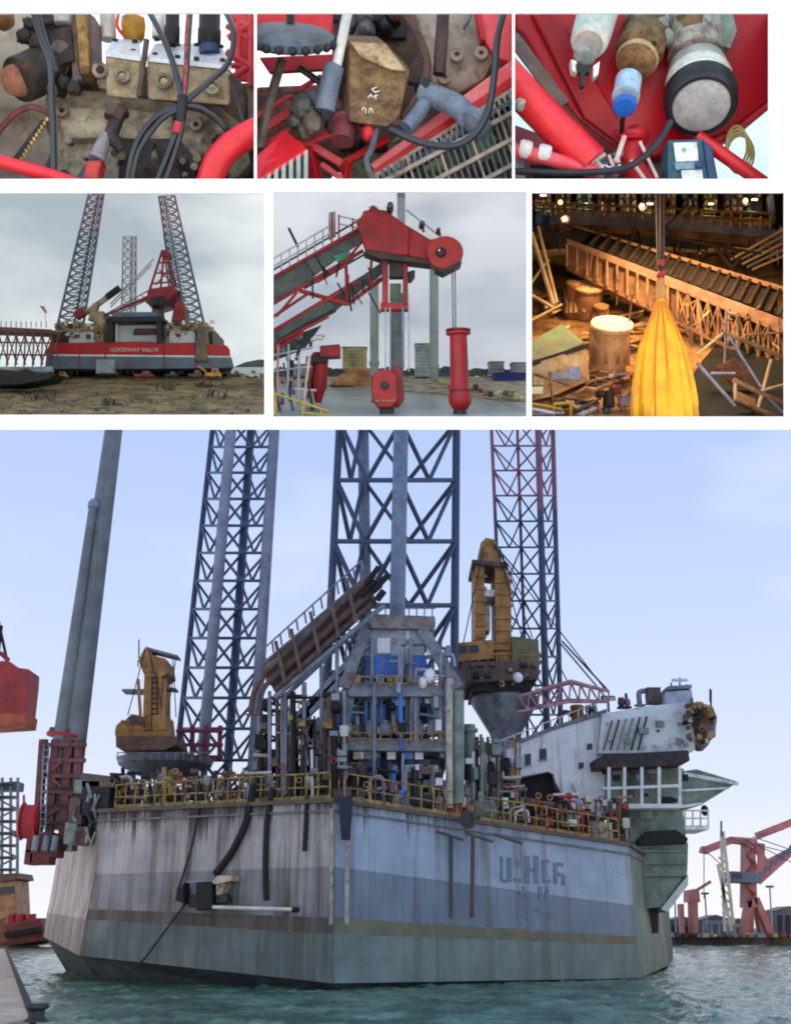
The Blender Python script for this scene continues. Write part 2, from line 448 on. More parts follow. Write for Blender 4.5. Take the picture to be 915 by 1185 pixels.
def wfn(u, v):
    Y = 13.72*((88/13.72)**v); x = (u-.5)*Y*1.0
    a = .045*noise.noise(V(x*1.9, Y*1.2, 0)) + .05*noise.noise(V(x*4.6, Y*3.0, 3)) + .025*noise.noise(V(x*8, Y*5, 5))
    return V(x, Y, WZ + a*min(1, (Y-13.6)/1.0))
wa = B().grid(wfn, 230, 240).build('water', water_mat('harbour_water', (42, 80, 68), (100, 137, 119), 4.2, .9), smooth=True); wa['kind'] = 'structure'

# ---- hull of the rig
YC, YL, YR, YL2, YR2 = 24.65, 27.8, 29.7, 34.0, 36.0
C_ = [m(388, 928, YC), m(387, 1003, YC), m(386, 1062, YC), m(386, 1081, YC), m(386, 1138, YC)]
R_ = [m(727, 979, YR), m(732, 1048, YR), m(736, 1084, YR), m(737, 1093, YR), m(740, 1132, YR)]
L_ = [m(116, 940, YL), m(109, 1012, YL), m(102, 1052, YL), m(99, 1064, YL), m(92, 1106, YL)]
L2_ = [m(68, 985, YL2), m(62, 1020, YL2), m(57, 1048, YL2), m(55, 1056, YL2), m(51, 1084, YL2)]
R2_ = [m(760, 1000, YR2), m(764, 1052, YR2), m(768, 1080, YR2), m(769, 1087, YR2), m(773, 1117, YR2)]
bl, br = V(-9.6, 48, 0), V(11.8, 49, 0)
hull = thing('rig_hull', 'large grey three cornered rig hull with rust streaks afloat in the harbour', 'rig hull', V(0, 34, WZ))
shell = B()
for k in range(4):
    loop = []
corn = [L2_, L_, C_, R_, R2_]
cen = V(.5, 38, 0)
def inset(p, d=.05): q = V(cen.x-p.x, cen.y-p.y, 0).normalized(); return p + q*d
sh = B()
for a, b2 in zip(corn[:-1], corn[1:]):
    for k in range(4): sh.poly([inset(a[k]), inset(b2[k]), inset(b2[k+1]), inset(a[k+1])])
    lo_a, lo_b = inset(a[4], 1.1), inset(b2[4], 1.1); lo_a.z = lo_b.z = WZ-.5
    sh.poly([inset(a[4]), inset(b2[4]), lo_b, lo_a])
def bk(p, z): return V(p.x, p.y, z)
for z0, a, b2 in ((0, L2_, bl), (0, R2_, br)):
    sh.poly([inset(a[0]), bk(b2, a[0].z), bk(b2, WZ-.5), inset(a[4])])
sh.poly([bk(bl, L2_[0].z), bk(br, R2_[0].z), bk(br, WZ-.5), bk(bl, WZ-.5)])
sh.build('hull_shell', paint((100, 100, 104), (70, 70, 74), 2, .7), hull)
dk = B().poly([inset(L2_[0]), inset(L_[0]), inset(C_[0]), inset(R_[0]), inset(R2_[0]), bk(br, R2_[0].z+.2), bk(bl, L2_[0].z+.2)])
dk.build('main_deck', paint((112, 92, 76), (80, 66, 58), 1.2, .8, rust=.5), hull)
RST = dict(rust=.5, streak=True, rcol=(84, 62, 52))
bandL = [paint((176, 170, 168), (146, 141, 141), .9, .6, vary=.04, bump=.35, run=(C_[0].z-1.7, C_[0].z+.1, 1.75), **RST), paint((148, 146, 150), (118, 116, 121), .9, .6, vary=.04, bump=.35, rust=.6, streak=True, rcol=(86, 70, 62)),
         paint((104, 96, 88), (82, 78, 74), 1.2, .7, vary=.05, rust=.6, streak=True, rcol=(70, 60, 48)), paint((116, 122, 122), (90, 97, 99), .8, .6, vary=.04, bump=.35, rust=.5, streak=True, rcol=(70, 74, 70))]
bandC = [paint((152, 166, 184), (130, 145, 165), .8, .5, vary=.03, bump=.35, run=(C_[0].z-2.0, C_[0].z-.1, .9), rust=.35, streak=True, rcol=(96, 84, 84)), paint((118, 130, 146), (100, 113, 130), .8, .55, vary=.03, bump=.35, rust=.42, streak=True, rcol=(84, 86, 88)),
         paint((118, 114, 96), (96, 98, 88), 1.5, .65, vary=.04, rust=.4, rcol=(112, 96, 60)), paint((122, 136, 134), (100, 114, 114), .8, .6, vary=.03, bump=.35, rust=.42, streak=True, rcol=(84, 92, 84))]
bandG = [paint((112, 126, 120), (84, 98, 92), 1, .6, rust=.4, streak=True)]*4
bandW = [paint((196, 186, 182), (162, 152, 149), .9, .6, vary=.04, bump=.35, run=(1.0, 3.2, 1.3), rust=.6, streak=True, rcol=(104, 76, 64))]*3 + [paint((150, 144, 142), (120, 116, 114), .9, .6, vary=.05, rust=.6, streak=True)]
for a, b2, mats, nc in ((L2_, L_, bandW, 4), (L_, C_, bandL, 9), (C_, R_, bandC, 10), (R_, R2_, bandG, 3)):
    out = (V(b2[0].y-a[0].y, a[0].x-b2[0].x, 0)).normalized()
    for k in range(4):
        rows = 2 if k in (0, 3) else 1
        for r in range(rows):
            for i in range(nc):
                t0, t1 = i/nc + .0003, (i+1)/nc - .0003
                def g_(t, s): return lerp(lerp(a[k], a[k+1], s), lerp(b2[k], b2[k+1], s), t)
                s0, s1 = r/rows + .001, (r+1)/rows - .001
                e = out*rnd.uniform(.0, .008)
                q = [g_(t0, s0)+e, g_(t1, s0)+e, g_(t1, s1)+e, g_(t0, s1)+e]
                B().prism(q, -out*.05).build('hull_plate', mats[k], hull)
# deck edge: fender strip and corner post
stl = paint((96, 88, 86), (70, 62, 60), 3, .6, rust=.5)
for a, b2 in ((L2_, L_), (L_, C_), (C_, R_), (R_, R2_)):
    B().beam(a[0]+V(0, -.03, .03), b2[0]+V(0, -.03, .03), .16, .09).build('gunwale', stl, hull)
    B().beam(lerp(a[0], a[1], .14)+V(0, -.05, 0), lerp(b2[0], b2[1], .14)+V(0, -.05, 0), .05, .04).build('rubbing_strip', paint((120, 122, 128), None, 3, .6, rust=.4), hull)
for dx in (-4, 14): B().tube([m(388+dx, 936, YC-.12), m(387+dx, 1070, YC-.12)], .05, 8).build('corner_pipe', paint((170, 164, 156), None, 3, .5, rust=.4), hull, smooth=True)
B().cyl(m(400, 922, YC-.2), m(400, 972, YC-.15), .17, .1).build('corner_fender', paint((40, 46, 64), (26, 30, 44), 3, .7), hull, smooth=True)
for px in (522, 547): B().cyl(m(px, 968, YC+1.75), m(px-1, 1062, YC+1.75), .05, .05, 8).build('overboard_pipe', paint((96, 84, 84) if px > 540 else (70, 84, 92), None, 4, .6, rust=.5), hull, smooth=True)
# dark overboard outlet with a lip on the right face
B().lathe(m(540, 948, YC+1.6), V(.3, -1, -.2), [(0, .2), (.06, .22), (.08, .22), (.08, .15), (.02, .13)], 16).build('discharge_chute', paint((70, 72, 76), (40, 42, 46), 3, .7, rust=.4), hull, smooth=True)
for q in range(3): B().cyl(m(505+q*34, 962+q*2, YC+1.35+q*.3), m(536+q*34, 972+q*2, YC+1.6+q*.3), .035, n=8).build('bumper_bar', stl, hull, smooth=True)
# worn draught and name marks: a row of blocky strokes with shorter rows below (unreadable in the photo)
mk_dark = paint((116, 128, 148), (88, 100, 120), 14, .6)
fo = (R_[0]-C_[0]); fo = V(fo.y, -fo.x, 0).normalized()
if fo.y > 0: fo = -fo
def on_right(px, py, off=.025):
    """point on the right hull face seen at px,py"""
    d = m(px, py, 1.0); A = C_[1]; nrm = (R_[1]-C_[1]).cross(C_[3]-C_[1]).normalized()
    t = A.dot(nrm)/d.dot(nrm); p = d*t; return p + fo*off
def mark(x0, y0, x1, y1): 
    q = [on_right(x0, y0), on_right(x1, y0+(x1-x0)*.13), on_right(x1, y1+(x1-x0)*.13), on_right(x0, y1)]
    B().prism(q, -fo*.02).build('painted_mark', mk_dark, hull)
for (x0, y0, x1, y1) in ((578,991,581,1020),(586,992,591,1020),(581,1017,586,1021),(594,1016,602,1020),(596,994,600,1003),(606,990,612,1022),(612,1004,616,1009),(617,990,622,1022),(627,995,631,1021),(631,995,635,998),(631,1017,636,1021),(640,998,644,1023),(645,998,651,1002),(645,1010,651,1014),(649,1013,653,1024),(600,1031,611,1035),(604,1026,607,1030),(622,1026,626,1040),(630,1026,634,1041),(598,1052,602,1062),(609,1052,613,1064),(618,1051,632,1054),(634,1056,638,1062)):
    mark(x0, y0, x1, y1)

# ---- legs
navy = paint((70, 82, 104), (52, 62, 84), 4, .5); grey = paint((128, 138, 154), (104, 114, 130), 4, .5); dred = paint((150, 92, 104), (120, 76, 90), 4, .5); lgrey = paint((150, 152, 162), (118, 122, 134), 2, .5)
def leg(name, label, bot, top, nb, rc, rb, cm, bm, split=None, seq=None):
    base = sum(bot, V(0, 0, 0))/len(bot)
    t = thing(name, label, 'rig leg', base, 'lattice legs of the rig'); n = len(bot)  # one jack-up leg of the rig
    for i in range(n):
        mt = cm[i]; 
        if split:
            mid = lerp(bot[i], top[i], split); rod('chord', bot[i], mid, rc[i], mt, t, 8); rod('chord', mid, top[i], rc[i], dred, t, 8)
        else: rod('chord', bot[i], top[i], rc[i], mt, t, 10)
    for k in range(nb+1):
        s, s2 = k/nb, (k+1)/nb
        mt = dred if split and s > split else bm
        for i in range(n):
            j = (i+1) % n
            p, q = lerp(bot[i], top[i], s), lerp(bot[j], top[j], s)
            if k > 0 and k < nb + 1: rod('brace', p, q, rb, mt, t, 6)
            if k == nb: continue
            p2, q2 = lerp(bot[i], top[i], s2), lerp(bot[j], top[j], s2)
            md = (p+q)/2; mu = (p2+q2)/2
            if seq == 'X': rod('brace', p, q2, rb, mt, t, 6); rod('brace', q, p2, rb, mt, t, 6)
            else: rod('brace', p2, md, rb, mt, t, 6); rod('brace', q2, md, rb, mt, t, 6)
    for k in range(1, nb+1):
        s = k/nb; mt = dred if split and s > split else bm
        for i, j in ((0, 2), (1, 3)): rod('inner_brace', lerp(bot[i], top[i], s), lerp(bot[j], top[j], s), rb*.8, mt, t, 6)
    return t
k31 = mk(31)
leg('lattice_leg', 'tall blue grey lattice leg at the middle of the rig above the blue house',
    [m(371, 945, 31), m(455, 945, 28.6), m(524, 945, 31.4), m(426, 945, 33.5)], [m(393, 488, 31), m(464, 488, 28.6), m(528, 488, 31.4), m(420, 488, 33.5)], 6,
    [5*k31, 9*k31, 5.2*k31, 8*k31], 3.0*k31, [navy, grey, navy, grey], navy)
k35 = mk(35)
leg('lattice_leg', 'lattice leg beside the left orange crane with crimson foot section',
    [m(196, 955, 36), m(228, 955, 33.6), m(289, 955, 34), m(259, 955, 37.5)], [m(247, 488, 36), m(268, 488, 33.6), m(318, 488, 34), m(291, 488, 37.5)], 14,
    [3.6*k35, 7*k35, 7*k35, 6*k35], 1.8*k35, [navy, lgrey, lgrey, navy], paint((92, 104, 126), (68, 80, 102), 4, .5))
t = leg('lattice_leg', 'lattice leg behind the king post crane with its upper part red',
    [m(589, 970, 37.5), m(636, 970, 36.2), m(652, 970, 38), m(614, 970, 39.5)], [m(568, 488, 37.5), m(622, 488, 36.2), m(639, 488, 38), m(598, 488, 39.5)], 15,
    [2.4*k35, 4.4*k35, 3.4*k35, 2.2*k35], 1.3*k35, [navy, navy, navy, navy], navy, split=.76)
# ring wall of the crimson section at the left leg foot
t = thing('leg_guide', 'crimson guide frame round the foot of the left lattice leg', 'leg guide', m(240, 878, 33.2))
cr = paint((150, 50, 70), (110, 36, 52), 4, .55, rust=.3)
for px in (208, 222, 238, 254): B().beam(m(px, 880, 33.1), m(px+1, 840, 33.1), .18, .12).build('guide_post', cr, t)
for py in (846, 862, 876): B().beam(m(204, py, 33.0), m(258, py, 33.0), .1, .1).build('guide_rail', cr, t)
# ================================================================== gear, cranes and houses on the rig (level frame)
frame(LEVEL)
n_ = (R_[0]-C_[0]).cross(L_[0]-C_[0]).normalized()
def deckz(x, Y): return C_[0].z - (n_.x*(x-C_[0].x) + n_.y*(Y-C_[0].y))/n_.z + .06
def at_deck(px, Y, py=925):
    x = m(px, py, Y).x; return V(x, Y, deckz(x, Y))
yel = paint((182, 158, 78), (138, 114, 58), 5, .55, rust=.7); rusty = paint((116, 88, 74), (84, 64, 56), 4, .75, rust=.4); oran = paint((186, 136, 74), (148, 104, 54), 3, .55, rust=.35, rcol=(110, 60, 34))
cream = paint((196, 190, 172), (162, 156, 140), 3, .6, rust=.4); gsteel = paint((132, 138, 146), (98, 104, 112), 3, .5, rust=.3); dark = paint((48, 48, 52), (30, 30, 34), 4, .7, rust=.4); black = paint((24, 24, 27), (14, 14, 16), 4, .7)
bluep = paint((72, 128, 206), (48, 98, 176), 2, .5, rust=.25); whitep = paint((232, 232, 232), (208, 208, 210), 2, .5, rust=.3, streak=True, rcol=(150, 126, 110)); redp = paint((176, 40, 44), (140, 28, 34), 3, .5, rust=.25); ggreen = paint((128, 144, 134), (98, 114, 106), 2, .6, rust=.35); brown = paint((112, 98, 92), (78, 68, 66), 3, .7, rust=.5); glass = paint((30, 38, 48), (22, 28, 36), 4, .15, spec=.6, bump=0)
PAL = dict(y=yel, r=rusty, o=oran, c=cream, g=gsteel, d=dark, b=bluep, w=whitep, R=redp, G=ggreen, n=brown, k=black, l=lgrey)

def gear(kind, label, px, Y, w, h, col, group=None, lift=0.0, base=None):
    """one piece of deck equipment; w,h in photo pixels"""
    k = mk(Y); w *= k; h *= k; p = base if base else at_deck(px, Y); p = p + V(0, 0, lift*k); mt = PAL[col]; e = V(0, 0, 1)
    names = dict(drum=('drum', 'drum'), crate=('crate', 'crate'), winch=('winch', 'winch'), tank=('tank', 'tank'), cabin=('deck_cabin', 'cabin'), vent=('vent_pipe', 'vent'), skid=('pump_skid', 'pump skid'), reel=('hose_reel', 'reel'), bundle=('pipe_bundle', 'pipes'), frame=('scaffold', 'scaffold'), bottle=('gas_rack', 'gas rack'), riser=('riser_pipe', 'pipe'), light=('floodlight', 'light'))
    t = thing(names[kind][0], label, names[kind][1], p, group)
    if kind == 'drum':
        B().lathe(p, e, [(0, w*.46), (.02*h, w*.5), (h*.3, w*.47), (h*.34, w*.5), (h*.64, w*.47), (h*.68, w*.5), (h*.97, w*.5), (h, w*.46)], 14).build('body', mt, t, smooth=True); B().cyl(p+e*h, p+e*(h*1.05), w*.1).build('bung', dark, t)
    elif kind == 'crate':
        B().box(p+e*h*.5, w, w*.9, h).build('box', mt, t, bevel=.01); B().box(p+e*h*1.02, w*1.05, w*.95, h*.06).build('lid', mt, t)
        for x in (-.42, 0, .42): B().box(p+V(x*w, -w*.46, h*.5), w*.07, w*.05, h*.94).build('rib', mt, t)
    elif kind == 'winch':
        for x in (-.4, .4): B().cyl(p+V(x*w, 0, h*.55), p+V(x*w*1.12, 0, h*.55), h*.45, n=16).build('flange', mt, t)
        B().cyl(p+V(-.4*w, 0, h*.55), p+V(.4*w, 0, h*.55), h*.3, n=14).build('rope_drum', dark, t); B().box(p+e*h*.07, w*1.1, h*.9, h*.14).build('bed', mt, t)
        B().box(p+V(w*.6, 0, h*.45), w*.22, h*.5, h*.6).build('motor', PAL['g'], t, bevel=.01)
    elif kind == 'tank':
        B().lathe(p+V(-w*.5, 0, h*.58), V(1, 0, 0), [(0, h*.1), (w*.03, h*.3), (w*.1, h*.4), (w*.9, h*.4), (w*.97, h*.3), (w, h*.1)], 16).build('shell', mt, t, smooth=True)
        for x in (-.3, .3): B().box(p+V(x*w, 0, h*.12), w*.08, h*.7, h*.3).build('saddle', dark, t)
        B().cyl(p+V(0, 0, h*.9), p+V(0, 0, h*1.1), h*.12).build('hatch', mt, t)
    elif kind == 'cabin':
        B().box(p+e*h*.48, w, w*.7, h*.96).build('wall', mt, t, bevel=.01); B().box(p+e*h*.98, w*1.06, w*.78, h*.06).build('roof', gsteel, t)
        B().box(p+V(-w*.25, -w*.355, h*.4), w*.2, .03, h*.7).build('door', PAL['G'], t)
        for x in (.05, .32): B().box(p+V(x*w, -w*.355, h*.6), w*.18, .03, h*.25).build('window', glass, t)
    elif kind == 'vent':
        pts = [p, p+e*h*.8, p+V(w*.2, 0, h*.97), p+V(w*.55, 0, h), p+V(w*.8, 0, h*.88), p+V(w*.85, 0, h*.72)]
        B().tube(spline(pts, 4), w*.2, 9).build('stack', mt, t, smooth=True); B().cyl(p, p+e*h*.08, w*.42).build('flange', mt, t)
    elif kind == 'skid':
        B().box(p+e*h*.06, w, w*.6, h*.12).build('bed', dark, t); B().lathe(p+V(-w*.42, 0, h*.45), V(1, 0, 0), [(0, h*.2), (w*.06, h*.3), (w*.4, h*.3), (w*.46, h*.16), (w*.5, h*.16)], 12).build('motor', mt, t, smooth=True)
        B().lathe(p+V(w*.1, 0, h*.4), V(1, 0, 0), [(0, h*.3), (w*.2, h*.34), (w*.26, h*.2), (w*.34, h*.2)], 12).build('pump', PAL['g'], t, smooth=True); B().cyl(p+V(w*.2, 0, h*.6), p+V(w*.2, 0, h), h*.1).build('outlet', mt, t)
    elif kind == 'reel':
        for y in (-.2, .2): B().ring(p+V(0, y*w, h*.55), V(0, 1, 0), h*.32, h*.45, h*.06).build('rim', mt, t)
        B().cyl(p+V(0, -.2*w, h*.55), p+V(0, .2*w, h*.55), h*.3).build('hose', black, t)
        for x in (-.3, .3): B().beam(p+V(x*w, 0, 0), p+V(0, -.25*w, h*.55), h*.06, h*.06).build('leg', mt, t)
    elif kind == 'bundle':
        i = 0
        for r_ in range(3):
            for q in range(5-r_):
                B().cyl(p+V(-w*.5+rnd.uniform(-.05, .05)*w, (q-2+r_*.5)*h*.26, h*(.17+r_*.27)), p+V(w*.5+rnd.uniform(-.05, .05)*w, (q-2+r_*.5)*h*.26, h*(.17+r_*.27)), h*.125, n=8).build('tube', mt, t)
    elif kind == 'frame':
        for x in (-.5, 0, .5):
            for y in (-.3, .3): rod('post', p+V(x*w, y*w, 0), p+V(x*w, y*w, h), .035*1.2, mt, t)
        for z in (.3, .62, .95):
            for y in (-.3, .3): rod('ledger', p+V(-w*.52, y*w, h*z), p+V(w*.52, y*w, h*z), .03, mt, t)
        rod('brace', p+V(-w*.5, -.3*w, 0), p+V(w*.5, -.3*w, h*.6), .025, mt, t); rod('brace', p+V(w*.5, -.3*w, h*.3), p+V(-w*.5, -.3*w, h*.95), .025, mt, t)
        B().box(p+e*h*.63, w, w*.6, .04).build('deck_board', brown, t)
    elif kind == 'bottle':
        for q in range(4): B().lathe(p+V((q-1.5)*w*.25, 0, 0), e, [(0, w*.11), (h*.75, w*.11), (h*.88, w*.05), (h, w*.04)], 9).build('bottle', mt, t, smooth=True)
        for z in (.3, .7): B().box(p+V(0, -w*.13, h*z), w*1.05, w*.04, h*.05).build('rail', dark, t)
    elif kind == 'riser':
        B().cyl(p, p+e*h, w*.5, n=12).build('pipe', mt, t, smooth=True)
        for z in (.12, .5, .93): B().cyl(p+e*h*z, p+e*h*(z+.03), w*.72, n=12).build('flange', mt, t)
        B().tube(spline([p+V(0, 0, h*.75), p+V(w*.9, 0, h*.78), p+V(w*1.2, 0, h*.6), p+V(w*1.2, 0, h*.2)], 4), w*.2, 7).build('side_pipe', mt, t, smooth=True)
    elif kind == 'light':
        B().cyl(p, p+e*h*.8, w*.1).build('post', mt, t); B().box(p+V(0, -w*.1, h*.9), w, w*.5, h*.25, tilt=.4).build('housing', dark, t); B().box(p+V(0, -w*.38, h*.82), w*.8, .03, h*.17, tilt=.4).build('lens', whitep, t)
    return t

# ---- railings along the deck edges
def railing(name, label, p, q, n, h, mt, toe=None):
    t = thing(name, label, 'railing', (p+q)/2)
    for i in range(n+1): a = lerp(p, q, i/n); rod('post', a, a+V(0, 0, h), .022, mt, t, 6)
    for z in (.5, 1.0): rod('rail', p+V(0, 0, h*z), q+V(0, 0, h*z), .02, mt, t, 6)
    B().beam(p+V(0, 0, .06), q+V(0, 0, .06), .03, .12).build('toe_board', toe or mt, t)
    return t
def edge(a, b, t, d=.25): q = lerp(a, b, t); return inset(q, d) + V(0, 0, .07)
railing('deck_railing', 'yellow railing along the rusty left deck edge behind hanging hoses', edge(L_[0], C_[0], .03), edge(L_[0], C_[0], .97), 20, .62, yel)
railing('deck_railing', 'yellow railing over the blue grey hull face from bow corner to chute', edge(C_[0], R_[0], .02), edge(C_[0], R_[0], .42), 10, .62, yel)
railing('deck_railing', 'yellow railing in front of the white accommodation block', edge(C_[0], R_[0], .46), edge(C_[0], R_[0], .99), 13, .62, yel)
railing('deck_railing', 'rust brown railing at the far left hull corner beside the piling tower', edge(L2_[0], L_[0], .25), edge(L2_[0], L_[0], .98), 6, .6, rusty)

# ---- blue and grey jacking house below the middle leg
Yh = 27.6; kh = mk(Yh)
jh = thing('jacking_house', 'three tier grey and blue jacking house at the foot of the middle leg', 'jacking house', at_deck(462, Yh+1.6))
def tier(nm, pts, dep, mt, Y=Yh, bev=.02): return B().prism([m(a, b, Y) for a, b in pts], V(0, dep, 0)).build(nm, mt, jh, bevel=bev)
tier('top_cabin', [(428, 764), (422, 738), (432, 728), (478, 728), (490, 738), (492, 764)], 3.2, paint((176, 186, 190), (146, 156, 164), 2, .5, rust=.3))
tier('blue_band', [(422, 786), (423, 758), (493, 758), (496, 786)], 3.25, bluep, Yh-.03)
tier('roof_beam', [(424, 716), (426, 710), (503, 713), (504, 721), (500, 728), (430, 727)], 2.6, paint((150, 140, 134), (110, 104, 102), 3, .6, rust=.4), Yh-.2)
tier('upper_platform', [(402, 801), (408, 792), (505, 792), (516, 801), (514, 806), (404, 806)], 3.4, gsteel, Yh-.6)
tier('blue_module', [(416, 838), (412, 814), (505, 814), (500, 838)], 2.6, bluep, Yh+.1)
tier('side_module', [(398, 838), (400, 812), (414, 812), (414, 838)], 2.0, paint((86, 132, 196), (60, 100, 160), 2, .5, rust=.3), Yh-.1); tier('side_module', [(500, 838), (502, 812), (514, 812), (514, 838)], 2.0, paint((150, 166, 176), None, 2, .5, rust=.3), Yh-.1); tier('lower_blue', [(414, 900), (414, 876), (440, 876), (440, 900)], .5, paint((56, 92, 150), (40, 70, 120), 2, .5, rust=.3), Yh-.02); tier('lower_blue', [(470, 898), (470, 878), (498, 878), (498, 898)], .5, paint((70, 100, 140), (50, 76, 112), 2, .5, rust=.3), Yh-.02); tier('white_module', [(436, 756), (436, 738), (452, 738), (452, 756)], .3, whitep, Yh-.1)
tier('core', [(432, 930), (432, 784), (486, 784), (490, 930)], 2.4, paint((70, 80, 88), (52, 60, 68), 3, .7, rust=.35), Yh+.5)
tier('middle_platform', [(394, 862), (402, 853), (512, 856), (522, 864), (520, 870), (396, 868)], 3.4, gsteel, Yh-.5)
tier('lower_module', [(404, 925), (404, 876), (508, 878), (510, 925)], 2.4, paint((58, 68, 80), (40, 48, 58), 2, .7, rust=.4), Yh+.2)
for a in ((446, 816, 452, 836), (462, 818, 474, 840), (480, 818, 494, 836), (420, 818, 436, 836)): B().prism([m(a[0], a[1], Yh+.05), m(a[2], a[1], Yh+.05), m(a[2], a[3], Yh+.05), m(a[0], a[3], Yh+.05)], V(0, .06, 0)).build('motor_cover', PAL[rnd.choice('dbk')], jh, bevel=.01)
for px, q in ((412, 8), (428, 8), (446, 9), (466, 9), (484, 8), (500, 8)):
    B().lathe(m(px, 852, Yh-.2), V(0, 0, 1), [(0, q*kh*.9), (.08, q*kh), (.26, q*kh), (.3, q*kh*.6), (.4, q*kh*.5)], 12).build('jacking_motor', PAL['g'], jh, smooth=True)
for (x0, y0, x1, y1, r_) in ((488, 728, 530, 796, 4), (424, 728, 398, 796, 3.4), (500, 800, 520, 856, 3), (404, 806, 394, 858, 2.4)):
    B().beam(m(x0, y0, Yh-.35), m(x1, y1, Yh-.35), r_*2*kh, .3).build('strut', gsteel, jh)
for px, p0, p1, r_, mt in ((520, 786, 935, 4.5, cream), (433, 790, 940, 2.2, gsteel), (398, 800, 930, 2.5, lgrey), (531, 800, 930, 6, ggreen), (466, 872, 930, 1.6, lgrey)):
    B().cyl(m(px, p1, Yh-.75), m(px, p0, Yh-.75), r_*kh, n=10).build('column', mt, jh, smooth=True)
for py0 in (803, 868):
    for px in range(404, 516, 12): rod('guard_post', m(px, py0-8, Yh-.7), m(px, py0-20, Yh-.7), .022, yel, jh, 5)
    for d in (12, 20): rod('guard_rail', m(403, py0-d, Yh-.7), m(516, py0-d, Yh-.7), .02, yel, jh, 5)
for px in range(428, 502, 9): rod('guard_post', m(px, 713, Yh-.25), m(px, 704, Yh-.25), .02, gsteel, jh, 5)
rod('guard_rail', m(424, 704, Yh-.25), m(504, 704, Yh-.25), .02, gsteel, jh, 5)
B().blob(m(497, 783, Yh-.6), .16, .16, .22, 12, 8).build('white_float', whitep, jh, smooth=True); B().blob(m(489, 790, Yh-.65), .12, .12, .16, 12, 8).build('white_float', whitep, jh, smooth=True)
for q in range(110):
    px, py = rnd.uniform(404, 514), rnd.choice((786, 810, 842, 846, 874, 890, 906)); s_ = rnd.uniform(2.5, 5)*kh
    B().box(m(px, py, Yh-.25)+V(0, 0, 0), s_*2, s_, s_*2).build('fitting', PAL[rnd.choice('gdcllkyGwwbb')], jh, bevel=.008)

# ---- inclined pipe boom left of the jacking house
Yb = 27.0; kb = mk(Yb)
bm_ = thing('cantilever_boom', 'brown grey inclined boom of bundled pipes leaning against the middle leg', 'boom', at_deck(330, Yb))
for (x0, y0, x1, y1, r_, mt, dy) in ((306, 778, 432, 665, 4.5, brown, 0), (310, 790, 440, 676, 4.8, rusty, .1), (304, 770, 424, 668, 3, paint((140, 124, 118), None, 3, .6, rust=.4), .3), (318, 800, 430, 698, 4, brown, .2), (322, 786, 446, 668, 3.5, brown, .55), (330, 806, 425, 716, 3, gsteel, .4)):
    B().cyl(m(x0, y0, Yb+dy), m(x1, y1, Yb+dy), r_*kb, n=10).build('pipe', mt, bm_, smooth=True)
B().prism([m(304, 778, Yb+.7), m(318, 800, Yb+.7), m(432, 694, Yb+.7), m(420, 668, Yb+.7)], V(.1, .3, 0)).build('boom_bed', paint((84, 70, 66), (60, 50, 50), 3, .7, rust=.5), bm_)
for q in range(14):
    t = q/13; a, b_ = m(lerp(298, 420, t), lerp(772, 662, t), Yb-.05), m(lerp(298, 420, t)-2, lerp(772, 662, t)-13, Yb-.05); rod('rail_post', a, b_, .028, gsteel, bm_, 5)
rod('hand_rail', m(296, 759, Yb-.05), m(418, 649, Yb-.05), .026, gsteel, bm_, 5); rod('bottom_chord', m(317, 808, Yb-.12), m(445, 700, Yb-.12), .07, gsteel, bm_)
for (x0, y0, x1, y1, r_) in ((424, 676, 438, 656, 3.6), (432, 684, 450, 664, 4), (436, 694, 444, 684, 4.4), (418, 690, 434, 672, 3.4)): B().cyl(m(x0, y0, Yb-.1), m(x1, y1, Yb-.1), r_*kb, n=10).build('pipe_end', black, bm_, smooth=True)
for (x, y) in ((322, 756), (340, 742), (362, 722), (384, 702), (404, 684)):
    B().beam(m(x+8, y+36, Yb-.15), m(x-3, y-14, Yb-.15), .09, .09).build('clamp_post', brown, bm_)
B().tube(spline([m(306, 782, Yb), m(298, 792, Yb), m(293, 806, Yb), m(290, 824, Yb)], 4), 3.6*kb, 9).build('bent_pipe', rusty, bm_, smooth=True)
B().tube(spline([m(312, 788, Yb+.1), m(305, 798, Yb+.1), m(301, 812, Yb+.1), m(299, 828, Yb+.1)], 4), 3*kb, 9).build('bent_pipe', brown, bm_, smooth=True)
for (x, y0, y1, r_) in ((352, 790, 925, 3), (372, 770, 925, 2.6), (330, 802, 920, 2.2), (390, 742, 925, 2.6), (312, 800, 920, 2.2)): B().cyl(m(x, y1, Yb+.3), m(x, y0, Yb+.3), r_*kb, n=8).build('support_post', lgrey, bm_, smooth=True)
for (x0, y0, x1, y1) in ((345, 830, 425, 745), (340, 842, 420, 760), (352, 860, 400, 800), (372, 880, 352, 820)): B().beam(m(x0, y0, Yb+.4), m(x1, y1, Yb+.4), .22, .2).build('stay', gsteel, bm_)

